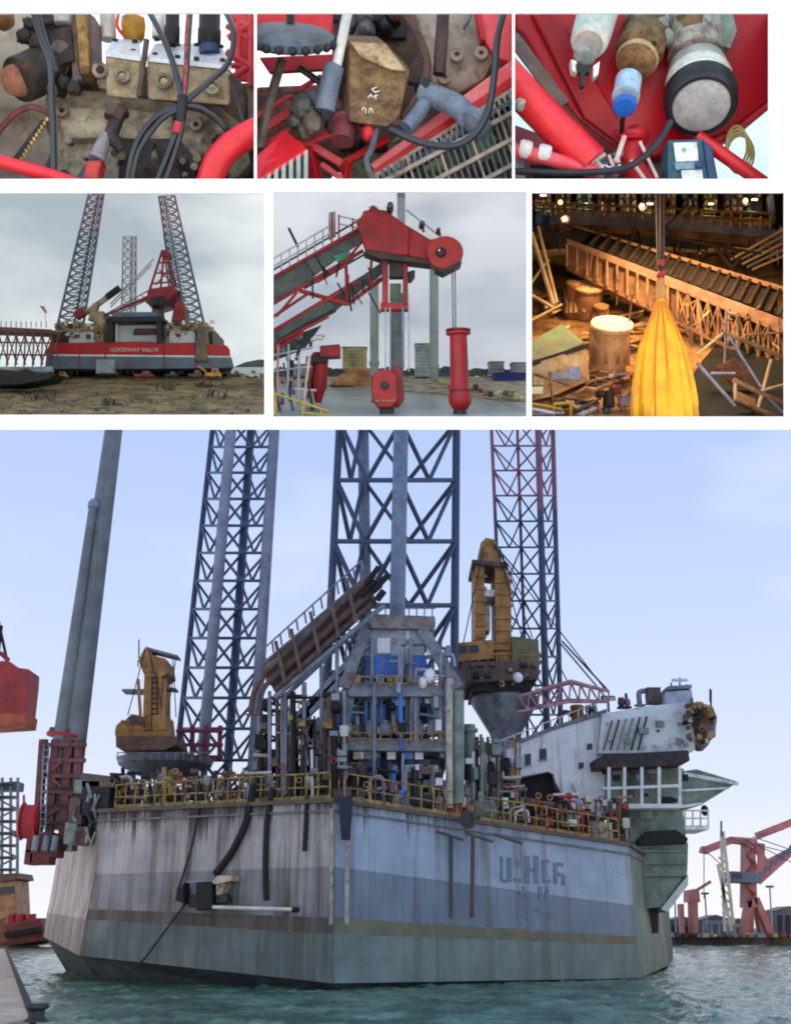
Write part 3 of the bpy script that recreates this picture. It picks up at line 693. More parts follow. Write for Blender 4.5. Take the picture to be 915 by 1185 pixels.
# ---- right crane: orange king post, machinery house, pedestal and pink jib
Yk = 33; kk = mk(Yk)
kc = thing('king_post_crane', 'orange king post crane on a grey cone pedestal with lowered pink jib', 'crane', at_deck(585, Yk))
def kp(nm, pts, dep, mt, Y=Yk, bev=.02): return B().prism([m(a, b, Y) for a, b in pts], V(0, dep, 0)).build(nm, mt, kc, bevel=bev)
kp('king_post', [(550, 770), (550, 652), (560, 650), (562, 770)], 1.6, oran); kp('king_post', [(574, 770), (572, 648), (582, 650), (591, 672), (592, 770)], 1.6, oran)
kp('post_head', [(552, 654), (556, 628), (562, 622), (572, 624), (576, 632), (582, 656)], 1.5, oran, Yk-.05); kp('head_platform', [(546, 652), (546, 647), (588, 651), (588, 656)], 2.0, brown, Yk-.2)
kp('cross_tie', [(560, 690), (560, 682), (576, 682), (576, 690)], 1.2, whitep, Yk+.1); kp('cross_tie', [(560, 730), (560, 700), (567, 700), (567, 730)], .6, paint((206, 186, 168), None, 3, .6, rust=.4), Yk+.2); kp('cross_tie', [(556, 752), (556, 744), (590, 746), (590, 752)], 1.2, oran, Yk-.1)
kp('machinery_house', [(527, 766), (527, 744), (570, 740), (572, 762)], 2.2, oran, Yk-.5); kp('winch_house', [(592, 775), (592, 736), (623, 740), (624, 778)], 2.0, paint((128, 124, 84), (96, 94, 66), 2, .6, rust=.35), Yk-.2)
kp('slew_deck', [(532, 778), (534, 766), (600, 764), (626, 776), (622, 786), (540, 790)], 2.8, brown, Yk-.7); kp('slew_ring', [(546, 800), (548, 788), (618, 786), (612, 800)], 2.2, dark, Yk-.5)
B().lathe(m(585, 852, Yk+.6), V(0, 0, 1), [(-2.6, 16*kk), (-.3, 16*kk), (.1, 20*kk), (.95, 39*kk), (1.05, 41*kk), (1.2, 41*kk)], 12).build('pedestal', paint((150, 156, 162), (118, 126, 134), 2, .55, rust=.4), kc)
for q in range(13): a = math.pi + math.pi*q/12; P9 = m(585, 852, Yk+.6) + V(math.cos(a)*41*kk, math.sin(a)*41*kk, 1.2); rod('rail_post', P9, P9+V(0, 0, .34), .02, yel, kc, 5)
for q in range(12): a, a2 = math.pi + math.pi*q/12, math.pi + math.pi*(q+1)/12; rod('rail', m(585, 852, Yk+.6) + V(math.cos(a)*41*kk, math.sin(a)*41*kk, 1.54), m(585, 852, Yk+.6) + V(math.cos(a2)*41*kk, math.sin(a2)*41*kk, 1.54), .02, yel, kc, 5)
for q in range(14): B().box(m(rnd.uniform(540, 618), rnd.choice((770, 776, 782, 792)), Yk-.8), rnd.uniform(3, 8)*kk, .3, rnd.uniform(3, 8)*kk).build('fitting', PAL[rnd.choice('dknroc')], kc, bevel=.01)
for q in range(9): rod('ladder_rung', m(546, 664+q*11, Yk-.1), m(551, 664+q*11, Yk-.1), .02, oran, kc, 5)
rod('ladder_rail', m(546, 660, Yk-.1), m(546, 762, Yk-.1), .022, oran, kc, 5)
pk = paint((196, 150, 156), (160, 112, 120), 4, .55, rust=.35)
J0 = [m(600, 806, Yk-.9), m(598, 824, Yk-.9), m(600, 808, Yk+.3), m(598, 822, Yk+.3)]; J1 = [m(704, 800, Yk-1.2), m(704, 812, Yk-1.2), m(704, 800, Yk-.5), m(704, 812, Yk-.5)]
Jm = [m(660, 788, Yk-1.1), m(658, 812, Yk-1.1), m(660, 790, Yk+.1), m(658, 810, Yk+.1)]
for a_, b_, n in ((J0, Jm, 5), (Jm, J1, 4)):
    for i in range(4): rod('jib_chord', a_[i], b_[i], 2.0*kk, pk, kc)
    for i in range(n):
        for q, w_ in ((0, 1), (2, 3), (0, 2), (1, 3)):
            p, r_ = lerp(a_[q], b_[q], i/n), lerp(a_[w_], b_[w_], (i+1)/n); rod('jib_brace', p, r_, 1.1*kk, pk, kc, 5)
            rod('jib_brace', lerp(a_[q], b_[q], (i+1)/n), lerp(a_[w_], b_[w_], (i+1)/n), 1.0*kk, pk, kc, 5)
kp('cab_window', [(530, 756), (530, 748), (540, 747), (541, 755)], .05, glass, Yk-.55, 0); kp('cab_window', [(543, 755), (543, 747), (553, 746), (554, 754)], .05, glass, Yk-.55, 0)
for q in range(7): kp('post_stiffener', [(549, 668+q*14), (549, 665+q*14), (563, 665+q*14), (563, 668+q*14)], .1, oran, Yk-.06, 0); kp('post_stiffener', [(572, 674+q*14), (572, 671+q*14), (593, 671+q*14), (593, 674+q*14)], .1, oran, Yk-.06, 0)
for (x0, y0, x1, y1) in ((566, 626, 700, 798), (570, 626, 656, 788), (560, 632, 536, 744), (574, 630, 604, 738), (578, 634, 616, 738)): rod('hoist_wire', m(x0, y0, Yk-.2), m(x1, y1, Yk-.6), .02, dark, kc, 5)
for q in range(10): rod('guard_post', m(534+q*10, 766, Yk-.75), m(534+q*10, 757, Yk-.75), .018, oran, kc, 5)
rod('guard_rail', m(534, 757, Yk-.75), m(624, 758, Yk-.75), .018, oran, kc, 5)
rod('pendant', m(650, 742, Yk), m(704, 800, Yk-.9), .03, dark, kc); rod('pendant', m(646, 742, Yk), m(690, 794, Yk-.9), .03, gsteel, kc)
B().blob(m(599, 784, Yk-1.0), .16, .1, .16, 10, 8).build('lamp_head', whitep, kc, smooth=True)

# ---- left crane: small orange crane on a cream pedestal and saucer platform
Yq = 31; kq = mk(Yq)
lc = thing('pedestal_crane', 'small orange pedestal crane on a grey saucer platform left of the legs', 'crane', at_deck(186, Yq))
def lp(nm, pts, dep, mt, Y=Yq, bev=.02): return B().prism([m(a, b, Y) for a, b in pts], V(0, dep, 0)).build(nm, mt, lc, bevel=bev)
lp('mast', [(165, 845), (167, 782), (171, 772), (187, 772), (188, 845)], 1.3, oran); lp('mast_head', [(160, 764), (167, 750), (172, 748), (176, 758), (192, 762), (195, 778), (186, 784), (168, 784)], 1.2, oran, Yq-.05)
lp('jib_stub', [(168, 752), (168, 748), (206, 758), (206, 761)], .5, gsteel, Yq+.1); lp('side_arm', [(141, 800), (141, 797), (168, 797), (168, 801)], .5, gsteel, Yq+.2); lp('side_arm', [(188, 797), (188, 794), (204, 796), (204, 799)], .4, gsteel, Yq+.2)
lp('cab', [(148, 846), (144, 834), (152, 826), (164, 828), (166, 848)], 1.6, paint((190, 120, 66), None, 3, .6, rust=.4), Yq-.3); lp('engine_house', [(134, 860), (134, 840), (142, 832), (150, 846), (196, 846), (196, 860), (186, 866), (140, 866)], 2.2, oran, Yq-.4); lp('winch_box', [(176, 846), (176, 828), (192, 826), (194, 846)], 1.2, oran, Yq-.2)
lp('counterweight', [(134, 864), (135, 852), (205, 852), (205, 862), (190, 868), (142, 868)], 1.6, rusty, Yq-.55)
for x in (160, 192): B().beam(m(x, 786, Yq-.1), m(x+(3 if x < 170 else -3), 830, Yq-.1), .08, .08).build('stay_bar', oran, lc)
for q in range(6): rod('guard_post', m(160+q*6.5, 772, Yq-.15), m(160+q*6.5, 764, Yq-.15), .02, oran, lc, 5)
B().lathe(m(170, 884, Yq+.4), V(0, 0, 1), [(0, 16*kq), (.3, 13*kq), (.45, 17*kq)], 18).build('pedestal', cream, lc, smooth=True)
B().lathe(m(190, 903, Yq+1.0), V(0, 0, 1), [(-2, 9*kq), (0, 9*kq), (.15, 34*kq), (.42, 55*kq), (.6, 58*kq), (.62, 50*kq)], 26).build('saucer_platform', gsteel, lc, smooth=True)
lp('cab_window', [(150, 838), (150, 829), (157, 829), (158, 838)], .05, glass, Yq-.34, 0); lp('cab_window', [(159, 838), (158, 830), (163, 831), (164, 839)], .05, glass, Yq-.34, 0)
for (x0, y0, x1, y1) in ((168, 752, 148, 828), (172, 750, 190, 828), (204, 759, 194, 828), (200, 758, 204, 830)): rod('hoist_wire', m(x0, y0, Yq-.1), m(x1, y1, Yq-.1), .016, dark, lc, 5)
for q in range(11): rod('ladder_rung', m(176, 778+q*6, Yq-.04), m(182, 778+q*6, Yq-.04), .018, dark, lc, 5)
for x in (176, 182): rod('ladder_rail', m(x, 774, Yq-.04), m(x, 844, Yq-.04), .018, dark, lc, 5)
for q in range(9): rod('guard_post', m(134+q*8, 852, Yq-.58), m(134+q*8, 844, Yq-.58), .018, oran, lc, 5)
rod('guard_rail', m(134, 844, Yq-.58), m(198, 844, Yq-.58), .018, oran, lc, 5)
for q in range(12): rod('guard_post', m(136+q*9.6, 880, Yq-.9), m(136+q*9.6, 871, Yq-.9), .016, gsteel, lc, 5)
rod('guard_rail', m(136, 871, Yq-.9), m(244, 871, Yq-.9), .016, gsteel, lc, 5)
rod('antenna', m(161, 762, Yq), m(161, 740, Yq), .02, dark, lc, 5)

# ---- white accommodation block with raked underside, and the grey green stern house
Ya = 32.5; ka = mk(Ya)
ac = thing('accommodation_block', 'white accommodation block with square windows and sloping dark underside', 'accommodation block', at_deck(640, Ya+1))
def ap(nm, pts, dep, mt, Y=Ya, bev=.015, par=None): return B().prism([m(a, b, Y) for a, b in pts], V(0, dep, 0)).build(nm, mt, par or ac, bevel=bev)
ap('side_wall', [(571, 905), (571, 872), (640, 844), (700, 826), (700, 960), (672, 958), (642, 905), (640, 896), (634, 893)], 4.2, whitep)
ap('roof_edge', [(570, 873), (570, 868), (640, 840), (702, 820), (702, 826), (640, 845)], 4.3, gsteel, Ya-.06)
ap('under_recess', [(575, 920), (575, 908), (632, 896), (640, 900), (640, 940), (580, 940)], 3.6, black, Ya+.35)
for (x0, y0, x1, y1) in ((607, 873, 614, 885), (624, 867, 632, 879)):
    o = ap('window', [(x0, y1), (x0, y0), (x1, y0-1), (x1, y1-1)], .06, glass, Ya-.03, 0)
    ap('window_frame', [(x0-1, y1+2), (x0-1, y1+.4), (x1+1, y1-.6), (x1+1, y1+1)], .08, gsteel, Ya-.06, 0)
for (x, y) in ((588, 890), (672, 886), (682, 864)): ap('porthole', [(x-3, y+4), (x-3, y-3), (x+3, y-4), (x+3, y+3)], .06, glass, Ya-.03, 0)
B().beam(m(664, 905, Ya-.1), m(682, 950, Ya-.1), .12, .12).build('drain_pipe', whitep, ac)
for q in range(12): rod('guard_post', m(574+q*10.5, 870-q*4.2, Ya-.02), m(574+q*10.5, 859-q*4.2, Ya-.02), .022, whitep, ac, 5)
rod('guard_rail', m(574, 859, Ya-.02), m(692, 812, Ya-.02), .02, whitep, ac, 5)
st = thing('stern_house', 'grey green stern house with dark galleries and tapering lower cone', 'stern house', V(m(748, 1040, 33.2).x, 34, WZ+1))
Ys = 32.2; ks = mk(Ys)
def sp(nm, pts, dep, mt, Y=Ys, bev=.02): return B().prism([m(a, b, Y) for a, b in pts], V(0, dep, 0)).build(nm, mt, st, bevel=bev)
pale_g = paint((214, 218, 216), (188, 194, 192), 1.5, .6, rust=.22)
sp('upper_house', [(692, 872), (696, 826), (740, 818), (800, 812), (804, 868), (780, 872)], 4, pale_g); sp('gallery', [(688, 890), (686, 880), (700, 873), (796, 868), (798, 880), (786, 886)], 3.4, dark, Ys-.35)
sp('middle_house', [(700, 930), (702, 888), (784, 886), (786, 932)], 3.4, paint((146, 156, 146), (110, 120, 112), 1.5, .6, rust=.45), Ys+.2); sp('gallery_rail', [(696, 914), (696, 911), (788, 907), (788, 911)], .2, pale_g, Ys-.4); sp('gallery_floor', [(696, 936), (696, 930), (790, 930), (790, 935)], 3.2, pale_g, Ys-.4)
for px in (704, 722, 742, 762, 786): B().beam(m(px, 934, Ys-.35), m(px, 888, Ys-.35), .09, .09).build('gallery_post', pale_g, st)
sp('lower_house', [(726, 975), (728, 936), (790, 938), (794, 975)], 3.2, ggreen, Ys+.2); sp('dark_opening', [(738, 972), (748, 962), (782, 960), (796, 970), (794, 976), (740, 978)], .6, black, Ys-.1)
sp('cone', [(732, 975), (796, 975), (795, 1010), (764, 1050), (742, 1052)], 3.0, ggreen, Ys+.3); sp('pale_skirt', [(764, 1052), (796, 1012), (796, 1024), (772, 1056)], 2.4, pale_g, Ys+.2)
for q in range(3): sp('stiffener', [(734, 986+q*14), (734, 983+q*14), (795, 983+q*14), (795, 986+q*14)], .15, paint((128, 146, 134), None, 2, .6), Ys+.18)
sp('support_leg', [(742, 1080), (742, 1050), (762, 1050), (762, 1080)], 2, dark, Ys+.8)
for q in range(34):
    px, py = rnd.uniform(694, 790), rnd.choice((838, 846, 858, 893, 900, 920, 926, 944, 950)); s_ = rnd.uniform(1.5, 5)*ks
    B().box(m(px, py, Ys-.1), s_*rnd.uniform(1, 3), s_, s_*1.5).build('fitting', PAL[rnd.choice('gdGkdnrG')], st, bevel=.006)
for q in range(6): B().beam(m(698+q*8, 868, Ys-.08), m(708+q*8, 834-q, Ys-.08), .06, .05).build('stair_stringer', PAL[rnd.choice('ndg')], st)
hd = thing('helideck', 'green pointed helideck wedge jutting out over the stern', 'helideck', m(785, 930, Ys+.4))
B().prism([m(785, 893, Ys+.3), m(806, 890, Ys+.3), m(852, 904, Ys+.6), m(851, 907, Ys+.6), m(810, 932, Ys+.3), m(784, 936, Ys+.3)], V(-.2, 2.6, 0)).build('deck_wedge', ggreen, hd, bevel=.03)
B().beam(m(786, 895, Ys+.2), m(853, 907, Ys+.5), .12, .1).build('rim', pale_g, hd); B().beam(m(786, 915, Ys+.2), m(842, 912, Ys+.45), .08, .06).build('rib', pale_g, hd); B().beam(m(785, 934, Ys+.2), m(812, 930, Ys+.3), .08, .08).build('brace', pale_g, hd)
lb = thing('lifeboat', 'round orange brown enclosed lifeboat hanging at the upper stern corner', 'lifeboat', m(808, 868, Ys))
B().blob(m(808, 838, Ys+.6), 18*ks, 1.0, 25*ks, 12, 9, .4, 2).build('canopy', paint((138, 100, 66), (92, 64, 48), 3, .5, rust=.5, rcol=(70, 44, 38)), lb, smooth=True)
B().lathe(m(808, 862, Ys+.6), V(0, 0, 1), [(-.18, .1), (0, .3), (.22, .42), (.3, .44)], 16).build('keel', brown, lb, smooth=True)
for q in range(5): B().box(m(796+q*6, 818+rnd.uniform(-3, 8), Ys-.3), .14, .12, .2).build('hatch', PAL[rnd.choice('oyrn')], lb, bevel=.02)
for q in range(26): x, y = rnd.uniform(792, 826), rnd.uniform(812, 862); B().box(m(x, y, Ys-.35), rnd.uniform(2, 6)*ks, .3, rnd.uniform(2, 6)*ks, rnd.uniform(-.5, .5)).build('fitting', PAL[rnd.choice('nrodgkc')], lb, bevel=.01)
rod('davit', m(796, 868, Ys+.2), m(800, 808, Ys+.2), .05, gsteel, lb); rod('davit', m(822, 850, Ys+.2), m(822, 798, Ys+.2), .03, dark, lb)
wh = thing('radar_house', 'pale radar house with thin masts above the lifeboat', 'radar house', m(786, 814, Ys+1))
B().prism([m(768, 816, Ys+.8), m(770, 800, Ys+.8), m(800, 798, Ys+.8), m(802, 814, Ys+.8)], V(0, 1.4, 0)).build('wall', paint((188, 196, 204), None, 2, .5), wh, bevel=.02)
for x, y in ((776, 790), (786, 784), (794, 792), (821, 797)): rod('mast', m(x, 812, Ys+1), m(x, y, Ys+1), .03, gsteel, wh, 5)
B().prism([m(772, 798, Ys+.7), m(772, 794, Ys+.7), m(800, 792, Ys+.7), m(800, 796, Ys+.7)], V(0, 1, 0)).build('roof', gsteel, wh); B().box(m(786, 787, Ys+1), .5, .08, .08).build('scanner', whitep, wh)
pf = thing('boarding_platform', 'small white boarding platform bracketed to the stern house side', 'platform', m(804, 960, Ys+.4))
B().prism([m(786, 960, Ys+.3), m(786, 955, Ys+.3), m(820, 955, Ys+.4), m(820, 960, Ys+.4)], V(0, 1.6, 0)).build('floor', whitep, pf)
for x in (792, 801, 810, 819): rod('post', m(x, 956, Ys+.35), m(x, 938, Ys+.35), .03, whitep, pf, 5)
for y in (938, 947): rod('rail', m(790, y, Ys+.35), m(820, y, Ys+.35), .025, whitep, pf, 5)
B().blob(m(815, 938, Ys+.5), .12, .12, .16, 10, 7).build('lamp', dark, pf, smooth=True)
# ================================================================== piling tower, ropes, deck gear, quay and far shore (level frame)
frame(LEVEL)
ORD = 'first second third fourth fifth sixth seventh eighth ninth tenth eleventh twelfth thirteenth fourteenth fifteenth sixteenth seventeenth eighteenth nineteenth twentieth'.split()
# ---- tall grey pile in its red guide tower at the left
Yt = 29.5; kt = mk(Yt, 850)
pt = thing('pile_tower', 'tall leaning grey tubular pile held in a red guide tower at the left', 'pile', m(72, 985, Yt))
pg = paint((128, 130, 128), (104, 107, 106), 1.5, .5, rust=.25, streak=True)
B().cyl(m(70, 960, Yt), m(133, 488, Yt), 17.5*kt, 11*kt, 20).build('pile', pg, pt, smooth=True)
B().cyl(m(64, 900, Yt-.3), m(108, 588, Yt-.3), 9*kt, 5.4*kt, 14).build('side_pipe', pg, pt, smooth=True); B().lathe(m(108, 588, Yt-.3), m(110, 574, Yt-.3)-m(108, 588, Yt-.3), [(0, .16), (.15, .17), (.25, .12), (.3, .05)], 12).build('pipe_cap', lgrey, pt, smooth=True)
rd2 = paint((128, 74, 74), (96, 58, 60), 3, .65, rust=.5)
for px in (48, 62, 78, 90): B().beam(m(px-6, 985, Yt-.5), m(px+3, 856, Yt-.5), .2, .2).build('guide_post', rd2, pt)
for py in (862, 880, 898, 916, 934, 952, 970): B().beam(m(40 + (985-py)*.06, py, Yt-.6), m(94+(985-py)*.05, py, Yt-.6), .12, .1).build('guide_tie', rd2, pt)
for py, r_ in ((854, 22), (849, 19)): B().lathe(m(76, py, Yt), V(.13, 0, 1), [(0, r_*kt), (.09, r_*kt)], 20).build('collar', redp if r_ > 20 else rd2, pt, smooth=True)
for x0, y0, x1, y1 in ((46, 905, 82, 872), (84, 920, 46, 890), (44, 950, 86, 925)): B().beam(m(x0, y0, Yt-.62), m(x1, y1, Yt-.62), .08, .08).build('guide_brace', rd2, pt)
for q in range(14): rod('ladder_rung', m(51-q*.3, 868+q*8, Yt-.75), m(57-q*.3, 868+q*8, Yt-.75), .02, lgrey, pt, 5)
for dx in (0, 6): rod('ladder_rail', m(51+dx, 862, Yt-.75), m(46+dx, 978, Yt-.75), .022, lgrey, pt, 5)
for q in range(3): B().beam(m(58-q*6, 912+q*20, Yt-.7), m(94-q*3, 912+q*20, Yt-.7), .1, .06).build('walkway', dark, pt)
rw = thing('red_winch', 'bright red round winch drum hung beside the pile tower', 'winch', m(34, 966, Yt-.4))
B().lathe(m(24, 950, Yt-.5), V(1, .1, 0), [(0, .42), (.06, .5), (.12, .42), (.4, .42), (.46, .5), (.54, .42)], 18).build('drum', redp, rw, smooth=True); B().box(m(34, 966, Yt-.3), .6, .6, .16).build('bed', rd2, rw); B().beam(m(28, 935, Yt-.5), m(28, 920, Yt-.5), .05, .05).build('bracket', redp, rw)
pw = thing('pile_gripper', 'dark red pile gripper machinery at the foot of the pile tower', 'pile gripper', m(48, 1004, Yt-.8))
for (x, y, w_, h_) in ((44, 978, 18, 18), (58, 976, 12, 22), (50, 994, 22, 12), (38, 992, 10, 16), (66, 986, 10, 12)): B().box(m(x, y, Yt-.9), w_*kt, .6, h_*kt).build('housing', paint((112, 40, 44), (70, 28, 32), 3, .6, rust=.4), pw, bevel=.03)
for x in (40, 52, 62): B().cyl(m(x, 985, Yt-1.3), m(x+3, 968, Yt-1.2), .09, n=10).build('hydraulic_ram', gsteel, pw, smooth=True)
# rusty machinery between tower and railing
mx_ = thing('mooring_machinery', 'dark rusty mooring machinery stacked at the left hull corner', 'machinery', at_deck(104, 28.6))
Ym = 28.2; km = mk(Ym, 930)
for (x, y, w_, h_, c_) in ((92, 940, 16, 30, 'n'), (108, 925, 22, 40, 'd'), (118, 908, 40, 10, 'n'), (124, 930, 12, 34, 'd'), (86, 965, 14, 24, 'G'), (100, 968, 14, 20, 'n'), (134, 903, 6, 12, 'd'), (96, 912, 12, 16, 'G')): B().box(m(x, y, Ym+.1), w_*km, .7, h_*km).build('housing', PAL[c_], mx_, bevel=.03)
for q in range(16): x, y = rnd.uniform(82, 128), rnd.uniform(905, 975); B().cyl(m(x, y, Ym-.35), m(x+rnd.uniform(-9, 9), y+rnd.uniform(6, 20), Ym-.35), rnd.uniform(1, 2.4)*km, n=7).build('pipe', PAL[rnd.choice('gndGcr')], mx_, smooth=True)
B().prism([m(92, 901, Ym-.2), m(94, 894, Ym-.2), m(128, 898, Ym-.2), m(138, 906, Ym-.2)], V(0, 1.2, 0)).build('canopy', PAL['n'], mx_)

# ---- hanging block, scaffold, boats at the far left
hb = thing('hook_block', 'red crane hook block hanging into view at the left edge', 'hook block', m(10, 838, 21))
k21 = mk(21, 800)
B().prism([m(-22, 766, 21), m(10, 764, 21), m(18, 772, 21), m(34, 774, 21), m(33, 790, 21), (m(28, 834, 21)), m(-20, 840, 21)], V(0, .7, 0)).build('cheek', paint((168, 52, 50), (120, 36, 38), 2.5, .5, rust=.35), hb, bevel=.03)
B().prism([m(-20, 826, 20.96), m(30, 824, 20.96), m(28, 838, 20.96), m(-20, 841, 20.96)], V(0, .78, 0)).build('base_band', paint((176, 84, 52), (130, 60, 40), 3, .6, rust=.4), hb, bevel=.02)
B().tube(spline([m(-8, 766, 21.3), m(0, 756, 21.3), m(10, 764, 21.3)], 5), .05, 7).build('shackle', redp, hb, smooth=True)
rod('sling', m(-2, 758, 21.3), m(2, 724, 21.3), .035, black, hb); rod('sling', m(8, 762, 21.3), m(-10, 680, 21.3), .03, black, hb)
sc_ = thing('scaffold_tower', 'grey scaffold stair tower across the water at the left edge', 'scaffold tower', m(8, 1086, 86))
for x in (-8, 2, 12, 20): rod('post', m(x, 1086, 86), m(x+1, 900, 86), .12, gsteel, sc_)
for q in range(13):
    y = 908+q*14; rod('ledger', m(-9, y, 86), m(22, y, 86), .09, gsteel, sc_)
    rod('brace', m(-8 if q % 2 else 20, y, 86.1), m(20 if q % 2 else -8, y+14, 86.1), .08, lgrey, sc_)
    B().box(m(4, y+1, 86.3), 1.6, 1.2, .12).build('deck_board', dark, sc_)
B().prism([m(-10, 914, 85.9), m(-10, 906, 85.9), m(21, 904, 85.9), m(20, 914, 85.9)], V(0, 1.6, 0)).build('roof_sheet', paint((66, 70, 88), None, 2, .6), sc_)
shl = B().prism([V(-70, 84, WZ-.6), V(m(60, 1080, 84).x, 84, WZ-.6), V(m(50, 1080, 84).x, 84, WZ+.5), V(-70, 84, WZ+.6)], V(0, 6, 0)).build('far_shore', paint((150, 138, 128), (116, 108, 102), .8, .8, rust=.4)); shl['kind'] = 'structure'
tg = thing('work_boat', 'orange and tan work boat moored behind the red barge', 'boat', V(m(12, 1072, 78).x, 78, WZ))
B().prism([m(-10, 1066, 78), m(26, 1062, 78), m(20, 1092, 78), m(-10, 1094, 78)], V(0, 5, 0)).build('hull', paint((150, 88, 60), (110, 64, 48), 2, .6, rust=.4), tg, bevel=.1); B().prism([m(-6, 1066, 78.4), m(-6, 1022, 78.4), m(18, 1018, 78.4), m(20, 1062, 78.4)], V(0, 3, 0)).build('wheelhouse', paint((176, 132, 92), (140, 98, 66), 2, .6, rust=.3), tg, bevel=.08)
B().prism([m(-6, 1036, 78.3), m(-6, 1028, 78.3), m(18, 1025, 78.3), m(18, 1033, 78.3)], V(0, .12, 0)).build('window', glass, tg); B().prism([m(-8, 1022, 78.2), m(-6, 1012, 78.2), m(20, 1010, 78.2), m(22, 1017, 78.2)], V(0, 3.4, 0)).build('roof', rusty, tg)
rb = thing('fender_barge', 'rust red barge with bollards floating left of the hull', 'barge', V(m(30, 1078, 72).x, 72, WZ))
B().prism([m(4, 1070, 72), m(46, 1062, 72), m(51, 1074, 72), m(45, 1090, 72), m(8, 1096, 72)], V(0, 5, 0)).build('hull', paint((130, 62, 54), (92, 44, 42), 2, .7, rust=.5), rb, bevel=.1); B().beam(m(6, 1082, 71.8), m(49, 1075, 71.8), .25, .3).build('rubbing_strake', black, rb)
for x in (14, 24, 36): B().cyl(m(x, 1070, 72.6), m(x, 1058, 72.6), .34, n=10).build('bollard', redp, rb, smooth=True)

# ---- quay at bottom left
qz = -1.06
q0, q1 = mz(42, 1172, qz), mz(6, 1097, qz)
qa = [V(q0.x-.06, 13.75, qz), q0, q1, V(q1.x-16, q1.y, qz), V(-14, 13.75, qz)]
b = B().prism([p + V(0, 0, -.9) for p in qa], V(0, 0, .86)); qo = b.build('quay', paint((188, 172, 156), (160, 146, 134), 1.5, .8, rust=.25), bevel=.02); qo['kind'] = 'structure'
qf = thing('quay_fender', 'dark rubber fender strip along the edge of the pale quay', 'fender', q0 + V(.06, 0, -.2))
B().beam(q0+V(.03, -.2, -.09), lerp(q0, q1, .97)+V(.05, 0, -.09), .1, .16).build('rubber_strip', black, qf)
bo = thing('bollard', 'short dark bollard at the near corner of the quay', 'bollard', mz(32, 1184, qz-.05))
B().lathe(V(mz(34, 1180, qz).x, 14.6, qz-.04), V(0, 0, 1), [(0, .16), (.05, .1), (.12, .09), (.16, .15), (.2, .13)], 14).build('post', dark, bo, smooth=True)
for q in range(8):   # joints of the quay slabs
    y = 14.4 + q*q*.18 + q*.6
    if y < 24: 
        j = B().box(V(-5.6-(y-14)*.28-2.4, y, qz-.036), 5.4, .02, .006).build('slab_joint', dark, qo)

# ---- ropes and the black bolster with its pale boom on the left hull face
fl = (C_[0]-L_[0]); fl = V(fl.y, -fl.x, 0).normalized()
if fl.y > 0: fl = -fl
def on_left(px, py, off=.05):
    d = m(px, py, 1.0); A = L_[1]; nrm = (L_[1]-C_[1]).cross(L_[3]-C_[1]).normalized(); p = d*(A.dot(nrm)/d.dot(nrm)); return p + fl*off
ks_ = mk(26, 1030)
for (lab, pts, r_) in (('thick black hose hanging down to the anchor bolster', [(296, 908), (288, 950), (272, 985), (252, 1012)], 4.2), ('thin black rope hanging across the rusty left hull face', [(234, 930), (226, 975), (216, 1010), (208, 1034)], 1.5), ('dark scuffed mooring line slanting down to the waterline', [(222, 1040), (196, 1075), (168, 1112), (150, 1126)], 1.3), ('dark hose hanging over the deck edge left of the bow corner', [(318, 912), (312, 950), (310, 1000), (311, 1042)], 3.4), ('short dark hose stub hanging near the bow corner', [(358, 922), (357, 950), (355, 985)], 2.8)):
    tag(B().tube(spline([on_left(a, b_, .1) for a, b_ in pts], 6), r_*ks_, 8).build('hanging_hose', black if r_ > 2 else paint((50, 46, 50), None, 4, .7), smooth=True), lab, 'hose')
ab = thing('anchor_bolster', 'black anchor bolster with long pale boom on the left hull face', 'anchor bolster', on_left(245, 1055))
def lf(nm, pts, th, mt): B().prism([on_left(a, b_, .06+th) for a, b_ in pts], -fl*th).build(nm, mt, ab, bevel=.01)
lf('plate', [(238, 1022), (256, 1020), (256, 1052), (238, 1054)], .3, black); lf('plate', [(214, 1034), (222, 1022), (222, 1046), (212, 1042)], .25, black); lf('plate', [(226, 1036), (236, 1034), (236, 1050), (224, 1050)], .15, dark); lf('plate', [(258, 1036), (268, 1034), (272, 1044), (258, 1046)], .2, dark)
lf('bright_bracket', [(256, 1022), (262, 1014), (280, 1014), (278, 1020), (260, 1024)], .3, paint((216, 190, 174), (180, 150, 132), 3, .5)); lf('bright_bracket', [(258, 1024), (270, 1022), (264, 1036), (258, 1036)], .2, cream)
B().cyl(on_left(252, 1050, .3), on_left(354, 1053, .42), 2.2*ks_, n=10).build('boom', paint((206, 208, 198), (176, 176, 166), 3, .5), ab, smooth=True); B().cyl(on_left(351, 1053, .42), on_left(357, 1053, .42), 3*ks_, n=10).build('boom_end', black, ab, smooth=True)
rod('guy', on_left(222, 1021, .2), on_left(262, 1020, .35), .02, lgrey, ab)

